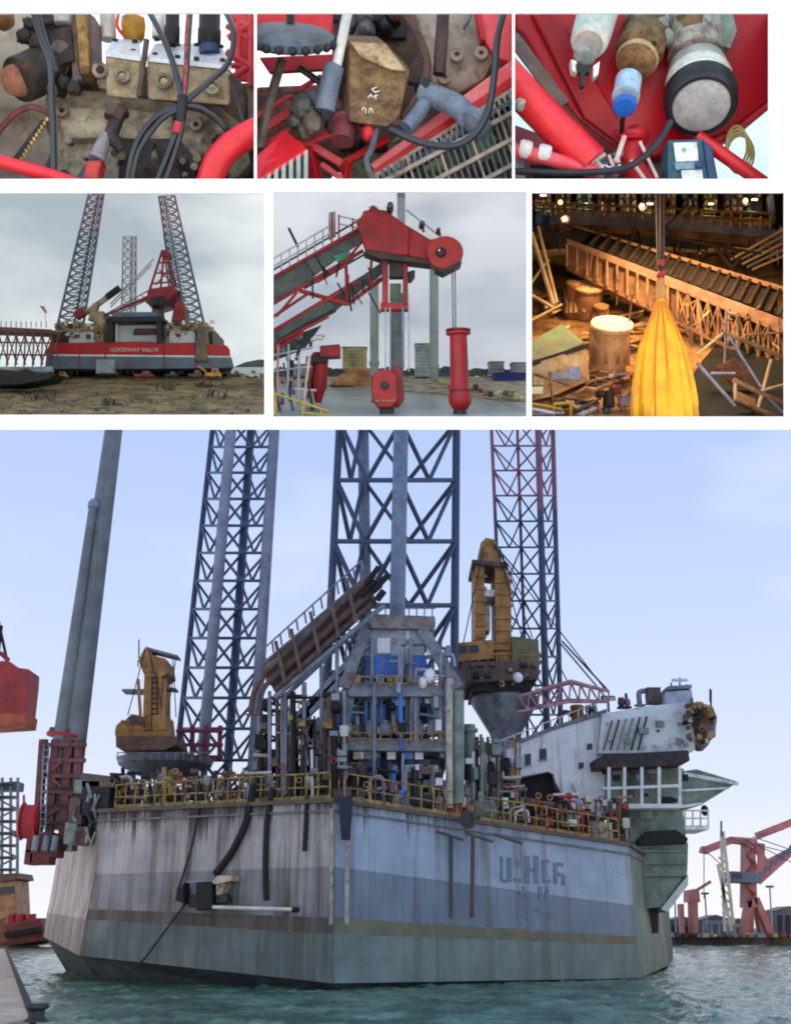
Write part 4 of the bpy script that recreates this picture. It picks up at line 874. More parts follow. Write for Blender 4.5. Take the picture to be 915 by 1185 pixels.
# ---- deck gear seen above the edge, back to front
def row(items):
    for it in items: gear(*it)
row([('frame', 'rusty scaffold bay behind the yellow rail left of the boom', 328, 30, 46, 92, 'r'), ('frame', 'grey scaffold bay with brace against the bent pipes', 372, 29.5, 40, 110, 'l'), ('frame', 'yellow scaffold bay below the boom', 346, 31, 42, 76, 'y'),
     ('riser', 'fat grey riser pipe with flanges below the boom', 363, 28.6, 15, 118, 'l'), ('riser', 'slim dark riser pipe left of the jacking house', 384, 28.2, 9, 110, 'd'), ('riser', 'pale riser pipe standing behind the bent pipe ends', 300, 31, 12, 90, 'l'), ('riser', 'green grey riser between jacking house and cone pedestal', 545, 28.6, 14, 120, 'G'), ('riser', 'cream riser with side pipe right of the jacking house', 560, 29.5, 9, 96, 'c')])
row([('tank', 'navy blue tank lying under the saucer platform', 222, 31.5, 34, 30, 'b'), ('cabin', 'brown deck cabin beside the left lattice leg foot', 268, 32, 34, 44, 'n'), ('crate', 'grey crate under the saucer platform', 196, 30, 20, 22, 'g'), ('skid', 'rusty pump skid at the left rail', 148, 29, 30, 28, 'r'), ('vent', 'cream gooseneck vent by the left rail', 168, 29, 14, 34, 'c'), ('winch', 'dark winch behind the left rail with orange flanges', 292, 28.4, 34, 34, 'o'), ('reel', 'yellow hose reel behind the hanging hose', 322, 27.6, 26, 36, 'y'), ('drum', 'white drum between the reel and grey riser', 342, 27.6, 12, 20, 'w'), ('bottle', 'gas rack of red bottles near the bow corner', 372, 27.2, 26, 32, 'R'), ('crate', 'rust brown crate at the bow corner', 396, 26.6, 22, 24, 'n'), ('light', 'floodlight on a post by the left rail', 132, 29, 10, 40, 'g'), ('cabin', 'white locker cabin under the king post cone', 592, 32, 30, 56, 'w'), ('tank', 'green tank right of the cream column', 556, 28.4, 36, 34, 'G'), ('skid', 'dark pump skid below the jacking house', 450, 26.8, 40, 34, 'd'), ('winch', 'grey winch before the blue module', 486, 26.8, 36, 30, 'g'), ('crate', 'red crate behind the rail near the chute', 522, 27.2, 24, 22, 'R'), ('drum', 'orange drum by the red crate', 542, 27.4, 12, 20, 'o'), ('bundle', 'rusty pipe bundle before the accommodation block', 630, 30, 70, 26, 'r'), ('winch', 'orange winch before the sloping dark recess', 664, 30, 34, 32, 'o'), ('crate', 'cream crate with ribs before the accommodation block', 690, 30.2, 26, 22, 'c'), ('skid', 'red pump skid before the dark recess', 610, 29.8, 34, 26, 'R'), ('reel', 'rusty hose reel at the stern end of the rail', 708, 30.4, 22, 26, 'r'), ('bottle', 'gas rack of yellow bottles right of the chute', 578, 29, 26, 30, 'y'), ('vent', 'grey gooseneck vent before the recess', 648, 29.6, 12, 32, 'g'), ('cabin', 'dark workshop cabin between cone pedestal and column', 536, 30.5, 30, 60, 'd'), ('light', 'floodlight on a post by the chute', 508, 26.6, 10, 48, 'y')])
# tangled piping modules on deck: each one thing with its own pipes, valves and boxes
def module(label, x0, x1, y0, y1, Ya_, Yb_, n, cols, base):
    t = thing('pipe_manifold', label, 'pipework', base)
    for q in range(n):
        x = rnd.uniform(x0, x1); f = (x-x0)/(x1-x0); Y = lerp(Ya_, Yb_, f) + rnd.uniform(0, 1.0); k = mk(Y)
        top = y0 + (y1-y0)*rnd.random()**1.2*.85; lo = y1 + rnd.uniform(-4, 6); c_ = PAL[rnd.choice(cols)]; z = rnd.random()
        if z < .34: B().cyl(m(x, lo, Y), m(x+rnd.uniform(-2, 2), top, Y), rnd.uniform(1, 3.2)*k, n=7).build('pipe', c_, t, smooth=True)
        elif z < .52: y = rnd.uniform(y0+4, y1); B().cyl(m(x-rnd.uniform(6, 18), y, Y), m(x+rnd.uniform(6, 18), y+rnd.uniform(-2, 3), Y), rnd.uniform(.9, 2.2)*k, n=7).build('pipe', c_, t, smooth=True)
        elif z < .62: y = rnd.uniform(y0+6, y1-8); B().tube(spline([m(x, lo, Y), m(x, y+6, Y), m(x+6, y, Y), m(x+14, y+1, Y), m(x+16, y+14, Y)], 3), rnd.uniform(1, 2.4)*k, 7).build('bent_pipe', c_, t, smooth=True)
        elif z < .86: h_ = rnd.uniform(5, 15); y = rnd.uniform(y0+h_, y1); B().box(m(x, y, Y), rnd.uniform(4, 12)*k, .5, h_*k).build('housing', c_, t, bevel=.012)
        else: y = rnd.uniform(y0+4, y1); B().ring(m(x, y, Y-.1), V(0, 1, .2), 2.2*k, 3.6*k, .05, 12).build('valve_wheel', PAL[rnd.choice('Ryo')], t, smooth=True)
    return t
module('tangled rusty pipework packed behind the left deck rail', 134, 300, 888, 928, 28.6, 26.6, 140, 'drrnnkkdyogcdwlc', at_deck(210, 28.5))
module('tall tangle of grey and brown pipework under the inclined boom', 296, 400, 800, 925, 27.6, 26.4, 190, 'ggllnrdkdkkdycnwl', at_deck(350, 27.4))
module('dark pipework crowding the foot of the jacking house', 398, 520, 880, 930, 26.3, 26.9, 110, 'dkgyGlkndkwlb', at_deck(455, 26.8))
module('green and cream pipework between cone pedestal and chute', 522, 600, 850, 940, 27.8, 29.0, 95, 'GGgcdkynwwl', at_deck(560, 28.6))
module('rust red pipework behind the right rail before the white block', 590, 724, 915, 968, 28.6, 30.3, 130, 'rrndkyoRckwl', at_deck(650, 30))
module('light grey pipework climbing the left side of the jacking house', 386, 432, 720, 850, 27.3, 27.3, 34, 'lgglwdnlwb', at_deck(410, 27.6))
module('pale blue and grey pipework wrapped round the upper tiers of the jacking house', 404, 520, 724, 862, 27.0, 27.0, 80, 'lggbwGdllwk', at_deck(470, 27.3))
# roof gear on the accommodation block
for q, (px, py, kind, col, lab) in enumerate(((648, 842, 'vent', 'n', 'brown vent on the accommodation roof near the jib'), (668, 834, 'drum', 'o', 'orange drum on the accommodation roof'), (684, 829, 'skid', 'n', 'brown pump skid on the accommodation roof'), (704, 824, 'light', 'g', 'floodlight on the accommodation roof'), (722, 820, 'skid', 'r', 'rusty skid on the stern house roof'), (740, 817, 'vent', 'g', 'grey vent on the stern house roof'), (756, 815, 'crate', 'n', 'brown crate on the stern house roof'))):
    gear(kind, lab, px, 33.5, 16, 18, col, base=m(px, py, 33.6))

# ---- far shore on the right and left
Yf = 84
shore = B().prism([V(m(745, 1080, Yf).x, Yf, WZ-.6), V(60, Yf, WZ-.6), V(60, Yf, WZ+.55), V(m(752, 1080, Yf).x, Yf, WZ+.5)], V(0, 5, 0)).build('far_shore', paint((150, 138, 128), (116, 108, 102), .8, .8, rust=.4)); shore['kind'] = 'structure'
Yh2 = 80; kf = mk(Yh2, 1050)
haze_red = paint((192, 122, 116), (168, 98, 96), 1, .6); palec = paint((206, 196, 176), (182, 170, 152), 1, .6); slate = paint((110, 116, 136), (90, 96, 116), 1, .6); fgrey = paint((176, 182, 196), (158, 164, 180), 1, .6)  # crane red paled and dulled to paint in distance haze
gc = thing('shipyard_crane', 'large red shipyard crane on splayed legs across the water', 'crane', V(m(876, 1080, Yh2).x, Yh2, WZ+.4))
def fp(nm, pts, mt, par, dep=.8, Y=Yh2): return B().prism([m(a, b, Y) for a, b in pts], V(0, dep, 0)).build(nm, mt, par)
fp('tower', [(865, 1050), (866, 970), (873, 970), (876, 1050)], haze_red, gc, 2); fp('leg', [(858, 1080), (864, 1040), (870, 1040), (866, 1080)], haze_red, gc); fp('leg', [(888, 1080), (872, 1040), (878, 1038), (896, 1080)], haze_red, gc); fp('leg', [(862, 1080), (868, 1044), (872, 1044), (872, 1080)], haze_red, gc, 1, Yh2+2.5); fp('leg', [(880, 1080), (874, 1044), (878, 1044), (888, 1080)], haze_red, gc, 1, Yh2+2.5)
fp('cab', [(845, 1020), (846, 1008), (880, 1010), (880, 1022)], slate, gc, 2.4, Yh2-.4); fp('head', [(844, 974), (846, 968), (874, 970), (880, 982), (876, 986), (862, 976)], haze_red, gc, 1.4, Yh2-.2)
for (x0, y0, x1, y1, r_) in ((876, 1020, 925, 976, 2.2), (874, 1006, 925, 980, 1.6), (846, 972, 815, 984, 1.6), (874, 968, 925, 948, 1), (880, 976, 880, 1010, 1.4), (876, 984, 890, 1006, 1)): B().beam(m(x0, y0, Yh2), m(x1, y1, Yh2), r_*2*kf, .5).build('boom' if r_ > 2.5 else 'tie', haze_red, gc)
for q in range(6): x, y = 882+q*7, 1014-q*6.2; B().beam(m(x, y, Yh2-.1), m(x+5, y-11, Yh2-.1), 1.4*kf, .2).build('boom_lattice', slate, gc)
fp('jib_tip', [(811, 986), (813, 979), (822, 980), (820, 988)], haze_red, gc)
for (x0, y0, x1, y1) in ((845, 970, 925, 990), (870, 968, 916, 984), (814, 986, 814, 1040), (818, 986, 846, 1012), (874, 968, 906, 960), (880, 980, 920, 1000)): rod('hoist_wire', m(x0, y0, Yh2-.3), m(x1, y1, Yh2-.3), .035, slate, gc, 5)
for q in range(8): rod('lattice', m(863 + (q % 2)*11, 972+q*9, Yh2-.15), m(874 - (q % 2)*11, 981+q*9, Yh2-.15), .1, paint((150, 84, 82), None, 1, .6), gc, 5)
fp('cab_window', [(848, 1016), (848, 1011), (858, 1011), (858, 1016)], glass, gc, .1, Yh2-.5)
lw = thing('lattice_crane', 'pale yellow lattice crane left of the red shipyard crane', 'crane', V(m(840, 1080, 78).x, 78, WZ+.4))
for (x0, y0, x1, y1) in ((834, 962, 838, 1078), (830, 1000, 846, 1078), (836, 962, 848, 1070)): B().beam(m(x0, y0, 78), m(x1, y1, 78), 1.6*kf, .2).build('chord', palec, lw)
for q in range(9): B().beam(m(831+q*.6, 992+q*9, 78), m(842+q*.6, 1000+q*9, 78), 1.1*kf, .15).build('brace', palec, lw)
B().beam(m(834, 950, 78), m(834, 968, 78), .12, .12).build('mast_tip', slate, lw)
sg = thing('shipyard_crane', 'small pink shipyard crane left of the yellow lattice crane', 'crane', V(m(800, 1080, Yh2).x, Yh2, WZ+.4))
fp('cab', [(797, 1044), (797, 1030), (808, 1028), (810, 1044)], haze_red, sg, 1.6); fp('tower', [(801, 1080), (800, 1044), (807, 1044), (808, 1080)], haze_red, sg, 1.2); B().beam(m(806, 1030, Yh2), m(822, 1020, Yh2), 1.6*kf, .2).build('boom', haze_red, sg); fp('post', [(788, 1080), (786, 1046), (791, 1046), (792, 1080)], haze_red, sg, .8)
for q, (x0, x1, y, mt, lab) in enumerate(((770, 812, 1062, slate, 'long slate blue shed at the left end of the far shore'), (812, 845, 1060, fgrey, 'pale grey shed behind the yellow lattice crane'), (896, 930, 1050, slate, 'dark rounded stockpile shed at the right end of the far shore'), (848, 862, 1064, palec, 'small cream hut beneath the red shipyard crane'))):
    bb = thing('shore_shed', lab, 'shed', V(m((x0+x1)/2, 1080, 83).x, 83, WZ+.5)); Ysd = 82.6
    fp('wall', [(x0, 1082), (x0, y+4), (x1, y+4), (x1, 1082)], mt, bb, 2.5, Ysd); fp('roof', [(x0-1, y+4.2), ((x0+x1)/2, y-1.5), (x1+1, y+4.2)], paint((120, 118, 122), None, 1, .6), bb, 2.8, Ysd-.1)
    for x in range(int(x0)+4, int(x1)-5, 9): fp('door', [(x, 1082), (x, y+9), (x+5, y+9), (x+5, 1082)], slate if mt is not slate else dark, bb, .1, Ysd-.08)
for q in range(16):
    px = 778 + q*9.2; h_ = rnd.uniform(2.5, 6); cc = rnd.choice([paint((206, 176, 120), None, 1, .6), palec, paint((150, 84, 64), None, 1, .6), fgrey, paint((98, 88, 84), None, 1, .6)])
    tag(B().box(V(m(px, 1080, 81).x, 81+rnd.uniform(0, 1), WZ+.5+h_*kf/2), rnd.uniform(5, 10)*kf, .8, h_*kf).build('shipping_container', cc, bevel=.03), f'{ORD[q]} small container from the left along the far quay edge', 'container', 'containers along the far quay')
for q, (px, lab) in enumerate(((782, 'slim mast left of the small pink crane'), (893, 'slim grey mast right of the red crane'), (818, 'slim mast between the pink and yellow cranes'))):
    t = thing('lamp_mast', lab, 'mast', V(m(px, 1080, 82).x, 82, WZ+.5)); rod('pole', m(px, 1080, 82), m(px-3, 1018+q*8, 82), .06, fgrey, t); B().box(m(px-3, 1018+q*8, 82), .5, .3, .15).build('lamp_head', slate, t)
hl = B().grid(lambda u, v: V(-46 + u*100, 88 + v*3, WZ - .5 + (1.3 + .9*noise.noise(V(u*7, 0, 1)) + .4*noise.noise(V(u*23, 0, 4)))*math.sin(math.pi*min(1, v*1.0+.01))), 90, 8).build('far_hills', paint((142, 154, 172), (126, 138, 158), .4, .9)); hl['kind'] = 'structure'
# ================================================================== upper left opening: valve block and cables (leaning frame)
frame(CASE); clip_to(HOLES[0])
def cprism(nm, pts, y, dep, mt, par, bevel=.015, smooth=False, shift=(0, 0)):
    """solid whose front outline is given in picture points at depth y"""
    P = [c(a, b, y) for a, b in pts]; return B().prism(P, V(shift[0], dep, shift[1])).build(nm, mt, par, smooth=smooth, bevel=bevel)
def ctube(nm, pts, r, mt, par=None, n=9, seg=6, rough=0.0):
    """bent tube through (px, py, depth); r in picture points"""
    P = [c(*p) for p in pts]; k = ck(pts[0][2]); rr = [q*k for q in r] if isinstance(r, (list, tuple)) else r*k
    return B().tube(spline(P, seg) if len(P) > 2 else P, rr, n, rough=rough).build(nm, mt, par, smooth=True)
def ccyl(nm, a, b, r, mt, par, r2=None, n=18): k = ck(a[2]); return B().cyl(c(*a), c(*b), r*k, (r2*k if r2 is not None else None), n).build(nm, mt, par, smooth=True)
G_ = dict(scale=5, bump=.3)
beige = paint((172, 162, 140), (120, 110, 94), 4, .7, rust=.4, rcol=(96, 80, 62), bump=.4); beige2 = paint((146, 134, 116), (84, 76, 66), 5, .75, rust=.55, rcol=(70, 56, 44), bump=.4); tan = paint((196, 184, 164), (164, 150, 132), 2, .8, rust=.3, rcol=(128, 112, 96))
vb = paint((152, 136, 108), (114, 98, 76), 6, .5, rust=.4, rcol=(96, 76, 52)); vtop_lit = paint((206, 212, 220), (176, 184, 196), 8, .35, rust=.2); dk1 = paint((44, 37, 35), (26, 21, 21), 5, .6, rust=.4, rcol=(80, 56, 40)); dk2 = paint((22, 20, 24), (13, 12, 15), 6, .5); cab_ = paint((30, 33, 38), (18, 20, 24), 5, .3, spec=.6, bump=.05); hot = paint((226, 36, 44), (200, 24, 34), 3, .35, bump=.05, spec=.5); orb = paint((150, 98, 74), (104, 66, 50), 5, .7); must = paint((170, 138, 70), (130, 102, 56), 5, .6, rust=.5); bluc = paint((44, 74, 112), (30, 54, 86), 5, .4); gold = paint((178, 128, 34), (136, 96, 26), 6, .45)
mc = thing('machine_casing', 'pale beige cast machine casing behind the valve block', 'machine casing', c(150, 205, 1.6))
cprism('back_plate', [(-60, 5), (62, 5), (64, 130), (60, 215), (-60, 215)], 2.1, .3, tan, mc)
cprism('body', [(52, 112), (72, 102), (120, 106), (150, 112), (255, 124), (284, 148), (290, 190), (262, 215), (60, 215), (54, 160)], 1.25, .9, beige, mc, .06)
cprism('rear_plate', [(60, 70), (110, 76), (262, 76), (284, 100), (284, 150), (60, 140)], 1.5, .3, paint((124, 108, 92), (84, 70, 60), 4, .7, rust=.5), mc, .03)
cprism('ledge', [(66, 130), (70, 122), (200, 128), (200, 166), (140, 160), (72, 160)], 1.05, .25, beige, mc, .05)
cprism('lug', [(206, 124), (246, 126), (262, 150), (256, 176), (224, 182), (206, 160)], .95, .4, beige2, mc, .05)
for (x, y, yy) in ((74, 131, 1.0), (228, 147, .9)): B().ring(c(x, y, yy), V(0, -1, .1), 3*ck(1), 7*ck(1), .08).build('bolt_boss', beige2, mc, smooth=True); ccyl('bolt_hole', (x, y, yy+.02), (x, y, yy+.1), 3.2, dk2, mc)
cprism('dark_recess', [(140, 160), (206, 160), (256, 178), (266, 215), (136, 215)], .98, .2, dk1, mc)
B().lathe(c(14, 168, 1.0), V(.25, -1, .1), [(-.6, 46*ck(1)), (0, 46*ck(1)), (.05, 43*ck(1))], 28).build('side_drum', paint((148, 132, 120), (120, 104, 94), 3, .75, rust=.35), mc, smooth=True)
for q in range(26):
    x, y = rnd.uniform(60, 262), rnd.uniform(158, 208); ccyl('small_fitting', (x, y, .9), (x+rnd.uniform(-6, 6), y+rnd.uniform(-6, 6), .75), rnd.uniform(2, 6), rnd.choice([dk1, dk2, beige2, paint((96, 84, 84), None, 5, .5)]), mc, n=10)
tag(ctube('rim_hose', [(-12, 168, .8), (4, 146, .75), (20, 130, .75), (38, 124, .75), (54, 130, .8)], 3.4, paint((120, 60, 58), (80, 50, 48), 6, .6)), 'dull red hose curving round the drum at the lower left', 'hose')
ch = thing('brass_chain', 'short brass link chain slanting below the rim hose', 'chain', c(28, 186, .7))
for q in range(11): B().box(c(55-q*3.0, 138+q*4.6, .68), .035, .03, .05, 0, .3).build('link', paint((196, 164, 100), (140, 108, 60), 8, .4, metal=.5), ch, bevel=.008)
cprism('bracket', [(48, 138), (56, 138), (20, 188), (12, 186)], .72, .06, dk1, ch)
# valve block
vk = thing('valve_block', 'twin hydraulic valve block with top painted as lit and round port holes', 'valve block', c(195, 124, 1.0))
for (x0, x1, t0, t1, y0, y1) in ((122, 164, 64, 70, 111, 115), (170, 268, 70, 80, 115, 122)):
    fr = [c(x0, t0, .55), c(x1, t1, .55), c(x1-2, y1, .6), c(x0+1, y0, .6)]; bk_ = [c(x0+10, t0-16, 1.2), c(x1-(2 if x1 < 200 else 12), t1-(20 if x1 < 200 else 25), 1.2), c(x1-4, y1-10, 1.25), c(x0+8, y0-8, 1.25)]
    B().prism(fr, None, bk_).build('block', vb, vk, bevel=.03); up = V(0, -.02, .035)
    B().prism([fr[0]+up, fr[1]+up, fr[1]+V(0, -.02, -.02), fr[0]+V(0, -.02, -.02)], None, [bk_[0]+up, bk_[1]+up, bk_[1]-up*.2, bk_[0]-up*.2]).build('top_plate', vtop_lit, vk, bevel=.01)  # pale paint on the top stands in for light from above
for (x, y, r_) in ((142, 89, 9), (190, 95, 9.5), (246, 102, 9)):
    B().ring(c(x, y, .55), V(.03, -1, .06), r_*.55*ck(.5), r_*ck(.5), .05).build('port_ring', beige2, vk, smooth=True); ccyl('port_plug', (x, y, .54), (x, y, .6), r_*.5, paint((190, 168, 130), None, 6, .4), vk)
B().ring(c(117, 83, .6), V(.1, -1, 0), 5*ck(.6), 9*ck(.6), .06).build('lifting_eye', beige2, vk, smooth=True); cprism('eye_base', [(112, 92), (124, 90), (124, 102), (114, 101)], .6, .2, beige2, vk)
for (x, y) in ((130, 61), (155, 63), (157, 52), (180, 67), (206, 70), (228, 72), (258, 74), (182, 50), (206, 56), (228, 56), (256, 58), (134, 51)):
    yy = .55 + max(0, (74-y))/26*.6; B().lathe(c(x, y, yy)+V(0, -.02, .02), V(0, -.2, 1), [(0, 3.4*ck(yy)), (.03, 3.4*ck(yy)), (.035, 2.5*ck(yy))], 8).build('cap_screw', dk2, vk)
for (x, y0, y1, r_, mt) in ((199, 8, 52, 9, dk2), (242, 6, 56, 13.5, dk2)):
    yy = .95; B().lathe(c(x, y1, yy), c(x+1, y0, yy)-c(x, y1, yy), [(0, r_*.8*ck(yy)), (.05, r_*ck(yy)), (.22, r_*ck(yy)), (.24, r_*.92*ck(yy)), (.5, r_*.92*ck(yy))], 16).build('solenoid', mt, vk, smooth=True)
ccyl('blue_collar', (243, 63, .9), (242, 54, .9), 12, bluc, vk); ccyl('white_stub', (183, 44, 1.1), (184, 12, 1.1), 7, paint((226, 226, 222), None, 4, .5), vk); ccyl('white_stub', (126, 46, 1.3), (124, 8, 1.3), 9, paint((216, 210, 200), None, 4, .5), vk)
ccyl('clamp_strap', (170, 46, .48), (161, 112, .48), 3.4, paint((84, 66, 50), (54, 42, 36), 5, .6), vk, n=8)
kn = thing('yellow_handwheel', 'mustard yellow knob standing behind the valve block', 'handwheel', c(154, 50, 1.3))
B().lathe(c(155, 48, 1.25), V(0, -.1, 1), [(0, .1), (.05, .14), (.2, .16), (.28, .15), (.32, .08)], 12, flute=6, amp=.04).build('grip', gold, kn, smooth=True); ccyl('stem', (155, 54, 1.25), (155, 44, 1.25), 6, dk1, kn)
ctube('red_wire', [(138, 12, 1.2), (136, 30, 1.1), (146, 44, 1.2)], 2, hot, kn)
# dark pump at the left
pu = thing('pump_motor', 'dark rusty pump motor with copper coloured round end at the left', 'pump motor', c(50, 108, 1.0))
ctube('barrel', [(20, 93, .62), (38, 86, .8), (62, 74, 1.1)], [19, 25, 26], dk1, pu, 20)
B().lathe(c(20, 93, .6), c(19, 94, .45)-c(20, 93, .6), [(-.05, 18*ck(.6)), (.02, 18*ck(.6)), (.05, 15*ck(.6)), (.06, 13*ck(.6))], 22).build('end_cap', orb, pu, smooth=True)
cprism('housing', [(30, 38), (52, 16), (74, 14), (84, 30), (80, 80), (66, 104), (48, 98), (36, 64)], .95, .6, paint((70, 62, 62), (46, 40, 42), 5, .6, rust=.4), pu, .05); cprism('port_frame', [(56, 34), (82, 28), (86, 70), (62, 76)], .85, .15, dk1, pu, .02); ccyl('port_plug', (70, 58, .84), (70, 58, .9), 11, paint((98, 84, 84), None, 5, .5), pu)
for (x, y, r_) in ((28, 42, 9), (34, 28, 8), (42, 50, 9), (52, 22, 10), (74, 96, 9), (86, 102, 9), (60, 104, 8), (46, 66, 8), (30, 66, 7), (90, 92, 7)): B().blob(c(x, y, .8), r_*ck(.8), r_*ck(.8), r_*ck(.8), 10, 7, .35, x).build('lump', rnd.choice([dk1, dk2, paint((84, 82, 84), None, 5, .5)]), pu, smooth=True)
cprism('yellow_rib', [(86, 12), (100, 12), (104, 86), (92, 86)], .85, .3, must, pu, .03); cprism('side_rib', [(102, 14), (110, 20), (112, 84), (104, 86)], .95, .3, paint((120, 100, 96), (88, 72, 72), 5, .6), pu, .03); cprism('side_rib', [(78, 14), (87, 14), (92, 86), (84, 88)], .9, .3, paint((110, 92, 88), (76, 62, 62), 5, .6), pu, .03)
cprism('top_plate', [(56, 12), (82, 12), (80, 24), (60, 24)], .8, .2, paint((176, 172, 168), None, 5, .5), pu, .02)
cn = thing('corner_fitting', 'brown cap fitting at the top left corner of the pump scene', 'fitting', c(4, 30, 1.4)); B().blob(c(3, 22, 1.4), .16, .16, .14, 12, 8, .2).build('cap', paint((150, 96, 50), (104, 70, 44), 6, .6), cn, smooth=True)
# elbow fitting in front
ef = thing('elbow_fitting', 'brown elbow fitting with a red sleeve below the valve block', 'fitting', c(112, 205, .5))
ctube('elbow', [(140, 128, .7), (134, 142, .6), (130, 158, .55), (142, 172, .6)], [10, 11, 9, 8], dk1, ef, 12); ccyl('nut', (136, 126, .62), (130, 138, .58), 11, paint((88, 62, 52), None, 6, .6), ef, n=6); ccyl('grey_spike', (124, 156, .55), (112, 184, .5), 7, paint((140, 132, 134), None, 5, .5), ef, 10); cprism('red_sleeve', [(100, 186), (118, 184), (112, 212), (94, 212)], .45, .25, paint((200, 60, 54), None, 4, .5), ef, .03); ccyl('side_pipe', (92, 210, .5), (116, 176, .55), 5, paint((60, 70, 92), None, 5, .5), ef)
# cables
cg = 'black cables hanging over the valve block'
for lab, pts, r_ in (('straight black cable hanging past the copper pump end', [(38, 8, .35), (46, 40, .32), (58, 74, .3), (60, 110, .3), (62, 150, .3), (63, 215, .3)], 3.8), ('second black cable beside the straight one, ending at the pump', [(44, 8, .45), (50, 36, .42), (60, 66, .4), (66, 82, .45)], 3.2), ('black cable falling from the top across the valve block to the tie', [(168, 6, .6), (184, 34, .4), (198, 66, .28), (208, 100, .22), (211, 122, .2)], 3.4), ('black cable looping out to the right and back to the tie', [(256, 6, .7), (268, 28, .5), (270, 52, .38), (262, 76, .3), (240, 96, .25), (214, 118, .2)], 3.4), ('outer cable sweeping down left from the tie', [(212, 122, .2), (186, 132, .25), (166, 152, .25), (154, 178, .25), (147, 215, .3)], 3.6), ('inner cable sweeping down left from the tie', [(212, 124, .18), (190, 136, .2), (174, 154, .2), (160, 178, .22), (152, 215, .26)], 3), ('cable arching right from the tie behind the lug', [(212, 122, .22), (232, 126, .3), (252, 138, .4), (266, 154, .5), (274, 164, .7)], 4.2), ('cable dropping from the tie to the lower edge', [(212, 126, .2), (206, 148, .22), (196, 176, .25), (180, 215, .3)], 3.6), ('cable dropping from the tie beside its twin, further right', [(213, 126, .18), (210, 152, .2), (202, 180, .22), (190, 215, .26)], 3), ('thin black cable at the right edge above the red pipe', [(264, 84, .6), (272, 108, .5), (280, 134, .45), (288, 160, .5)], 2.2)):
    tag(ctube('cable', pts, r_, cab_, None, 9, 8), lab, 'cable', cg)
tag(ctube('red_cable', [(220, 6, .7), (217, 40, .5), (216, 74, .35), (212, 118, .2)], 3.2, paint((176, 70, 76), (60, 40, 44), 14, .45)), 'red and black striped cable between the two solenoids', 'cable')
tag(ctube('cable', [(222, 10, .65), (219, 52, .42), (217, 88, .3), (213, 120, .2)], 2, cab_), 'thin black cable running with the striped red one', 'cable', cg)
tw = thing('cable_tie', 'black cable tie with red tape bundling the cables', 'cable tie', c(210, 150, .2)); ctube('tie', [(212, 112, .2), (211, 122, .17), (209, 140, .2)], [5, 7, 6], dk2, tw, 12); ctube('red_tape', [(207, 142, .2), (204, 154, .2)], [5.5, 5.5], paint((186, 40, 60), None, 5, .5), tw, 12)
# red pipes
tag(ctube('red_pipe', [(302, 150, .3), (284, 158, .28), (264, 172, .26), (250, 190, .26), (240, 222, .3)], 15.5, hot, None, 18, 6), 'thick bright red bent pipe at the lower right of the valve block', 'pipe')
tag(ctube('red_pipe', [(-12, 184, .3), (20, 192, .3), (56, 202, .3), (90, 214, .32)], 8, hot, None, 14, 5), 'slim bright red rail pipe at the lower left under the drum', 'pipe')
rt = thing('red_lattice', 'red lattice framework behind the solenoids at the upper right', 'lattice', c(280, 96, 2.0))
hot2 = paint((222, 70, 76), (196, 44, 54), 4, .5)
for (x0, y0, x1, y1, r_) in ((262, 14, 296, 40, 4), (264, 44, 298, 24, 4), (262, 60, 298, 84, 4.5), (266, 92, 298, 70, 4), (276, 8, 276, 100, 3.5), (292, 8, 291, 100, 4), (262, 76, 298, 76, 3.5), (262, 30, 298, 52, 3)): ccyl('bar', (x0, y0, 1.9), (x1, y1, 1.95), r_, hot2, rt, n=8)
cprism('panel', [(268, 8), (300, 8), (300, 96), (272, 92)], 2.2, .06, hot2, rt)
gp = thing('grey_sheet', 'pale grey panel behind the lug below the red lattice', 'panel', c(280, 190, 2.3)); cprism('sheet', [(256, 98), (302, 94), (302, 215), (262, 215)], 2.35, .08, paint((176, 172, 160), (140, 140, 128), 3, .7, rust=.3), gp); cprism('bracket', [(262, 120), (272, 116), (276, 146), (264, 150)], 1.6, .2, paint((178, 184, 200), None, 4, .5), gp, .02)
# ================================================================== upper middle opening: rusty box, handwheel and grating (leaning frame)
frame(CASE); clip_to(HOLES[1])
rustbox = paint((128, 100, 64), (74, 52, 34), 7, .8, rust=.5, rcol=(74, 50, 34), bump=.6); slatg = paint((92, 98, 104), (66, 72, 78), 5, .6); hotp = paint((222, 84, 92), (206, 52, 62), 3, .4, bump=.05); deepred = paint((196, 26, 36), (160, 18, 30), 3, .45); bl_grey = paint((106, 118, 134), (78, 88, 102), 5, .55, rust=.25); brn = paint((92, 66, 56), (58, 42, 40), 5, .7, rust=.4); cre = paint((170, 156, 140), (132, 120, 110), 4, .7, rust=.35)
bx = thing('rusty_box', 'rust brown steel box with white chalk marks in the middle of the red frames', 'steel box', c(425, 148, .9))
F = [(404, 48), (447, 50), (474, 83), (462, 134), (449, 147), (404, 141)]; Bk = [(398, 40), (436, 42), (470, 74), (470, 120), (440, 134), (392, 96)]
B().prism([c(a, b, .5) for a, b in F], None, [c(a, b, 1.25) for a, b in Bk]).build('body', rustbox, bx, bevel=.018)
B().prism([c(403, 50, .52), c(404, 140, .52), c(396, 132, .7), c(388, 96, .95), c(394, 56, .8)], V(.05, .25, 0)).build('side_plate', paint((110, 78, 56), (70, 48, 40), 7, .8, rust=.5), bx, bevel=.03)
B().prism([c(405, 48, .46), c(446, 50, .46), c(470, 82, .46), c(452, 80, .46), c(418, 66, .46)], V(0, .04, 0)).build('lid_plate', paint((176, 158, 128), (130, 108, 80), 8, .8, rust=.4), bx, bevel=.01)
chalk = paint((226, 222, 206), (200, 196, 182), 9, .9)
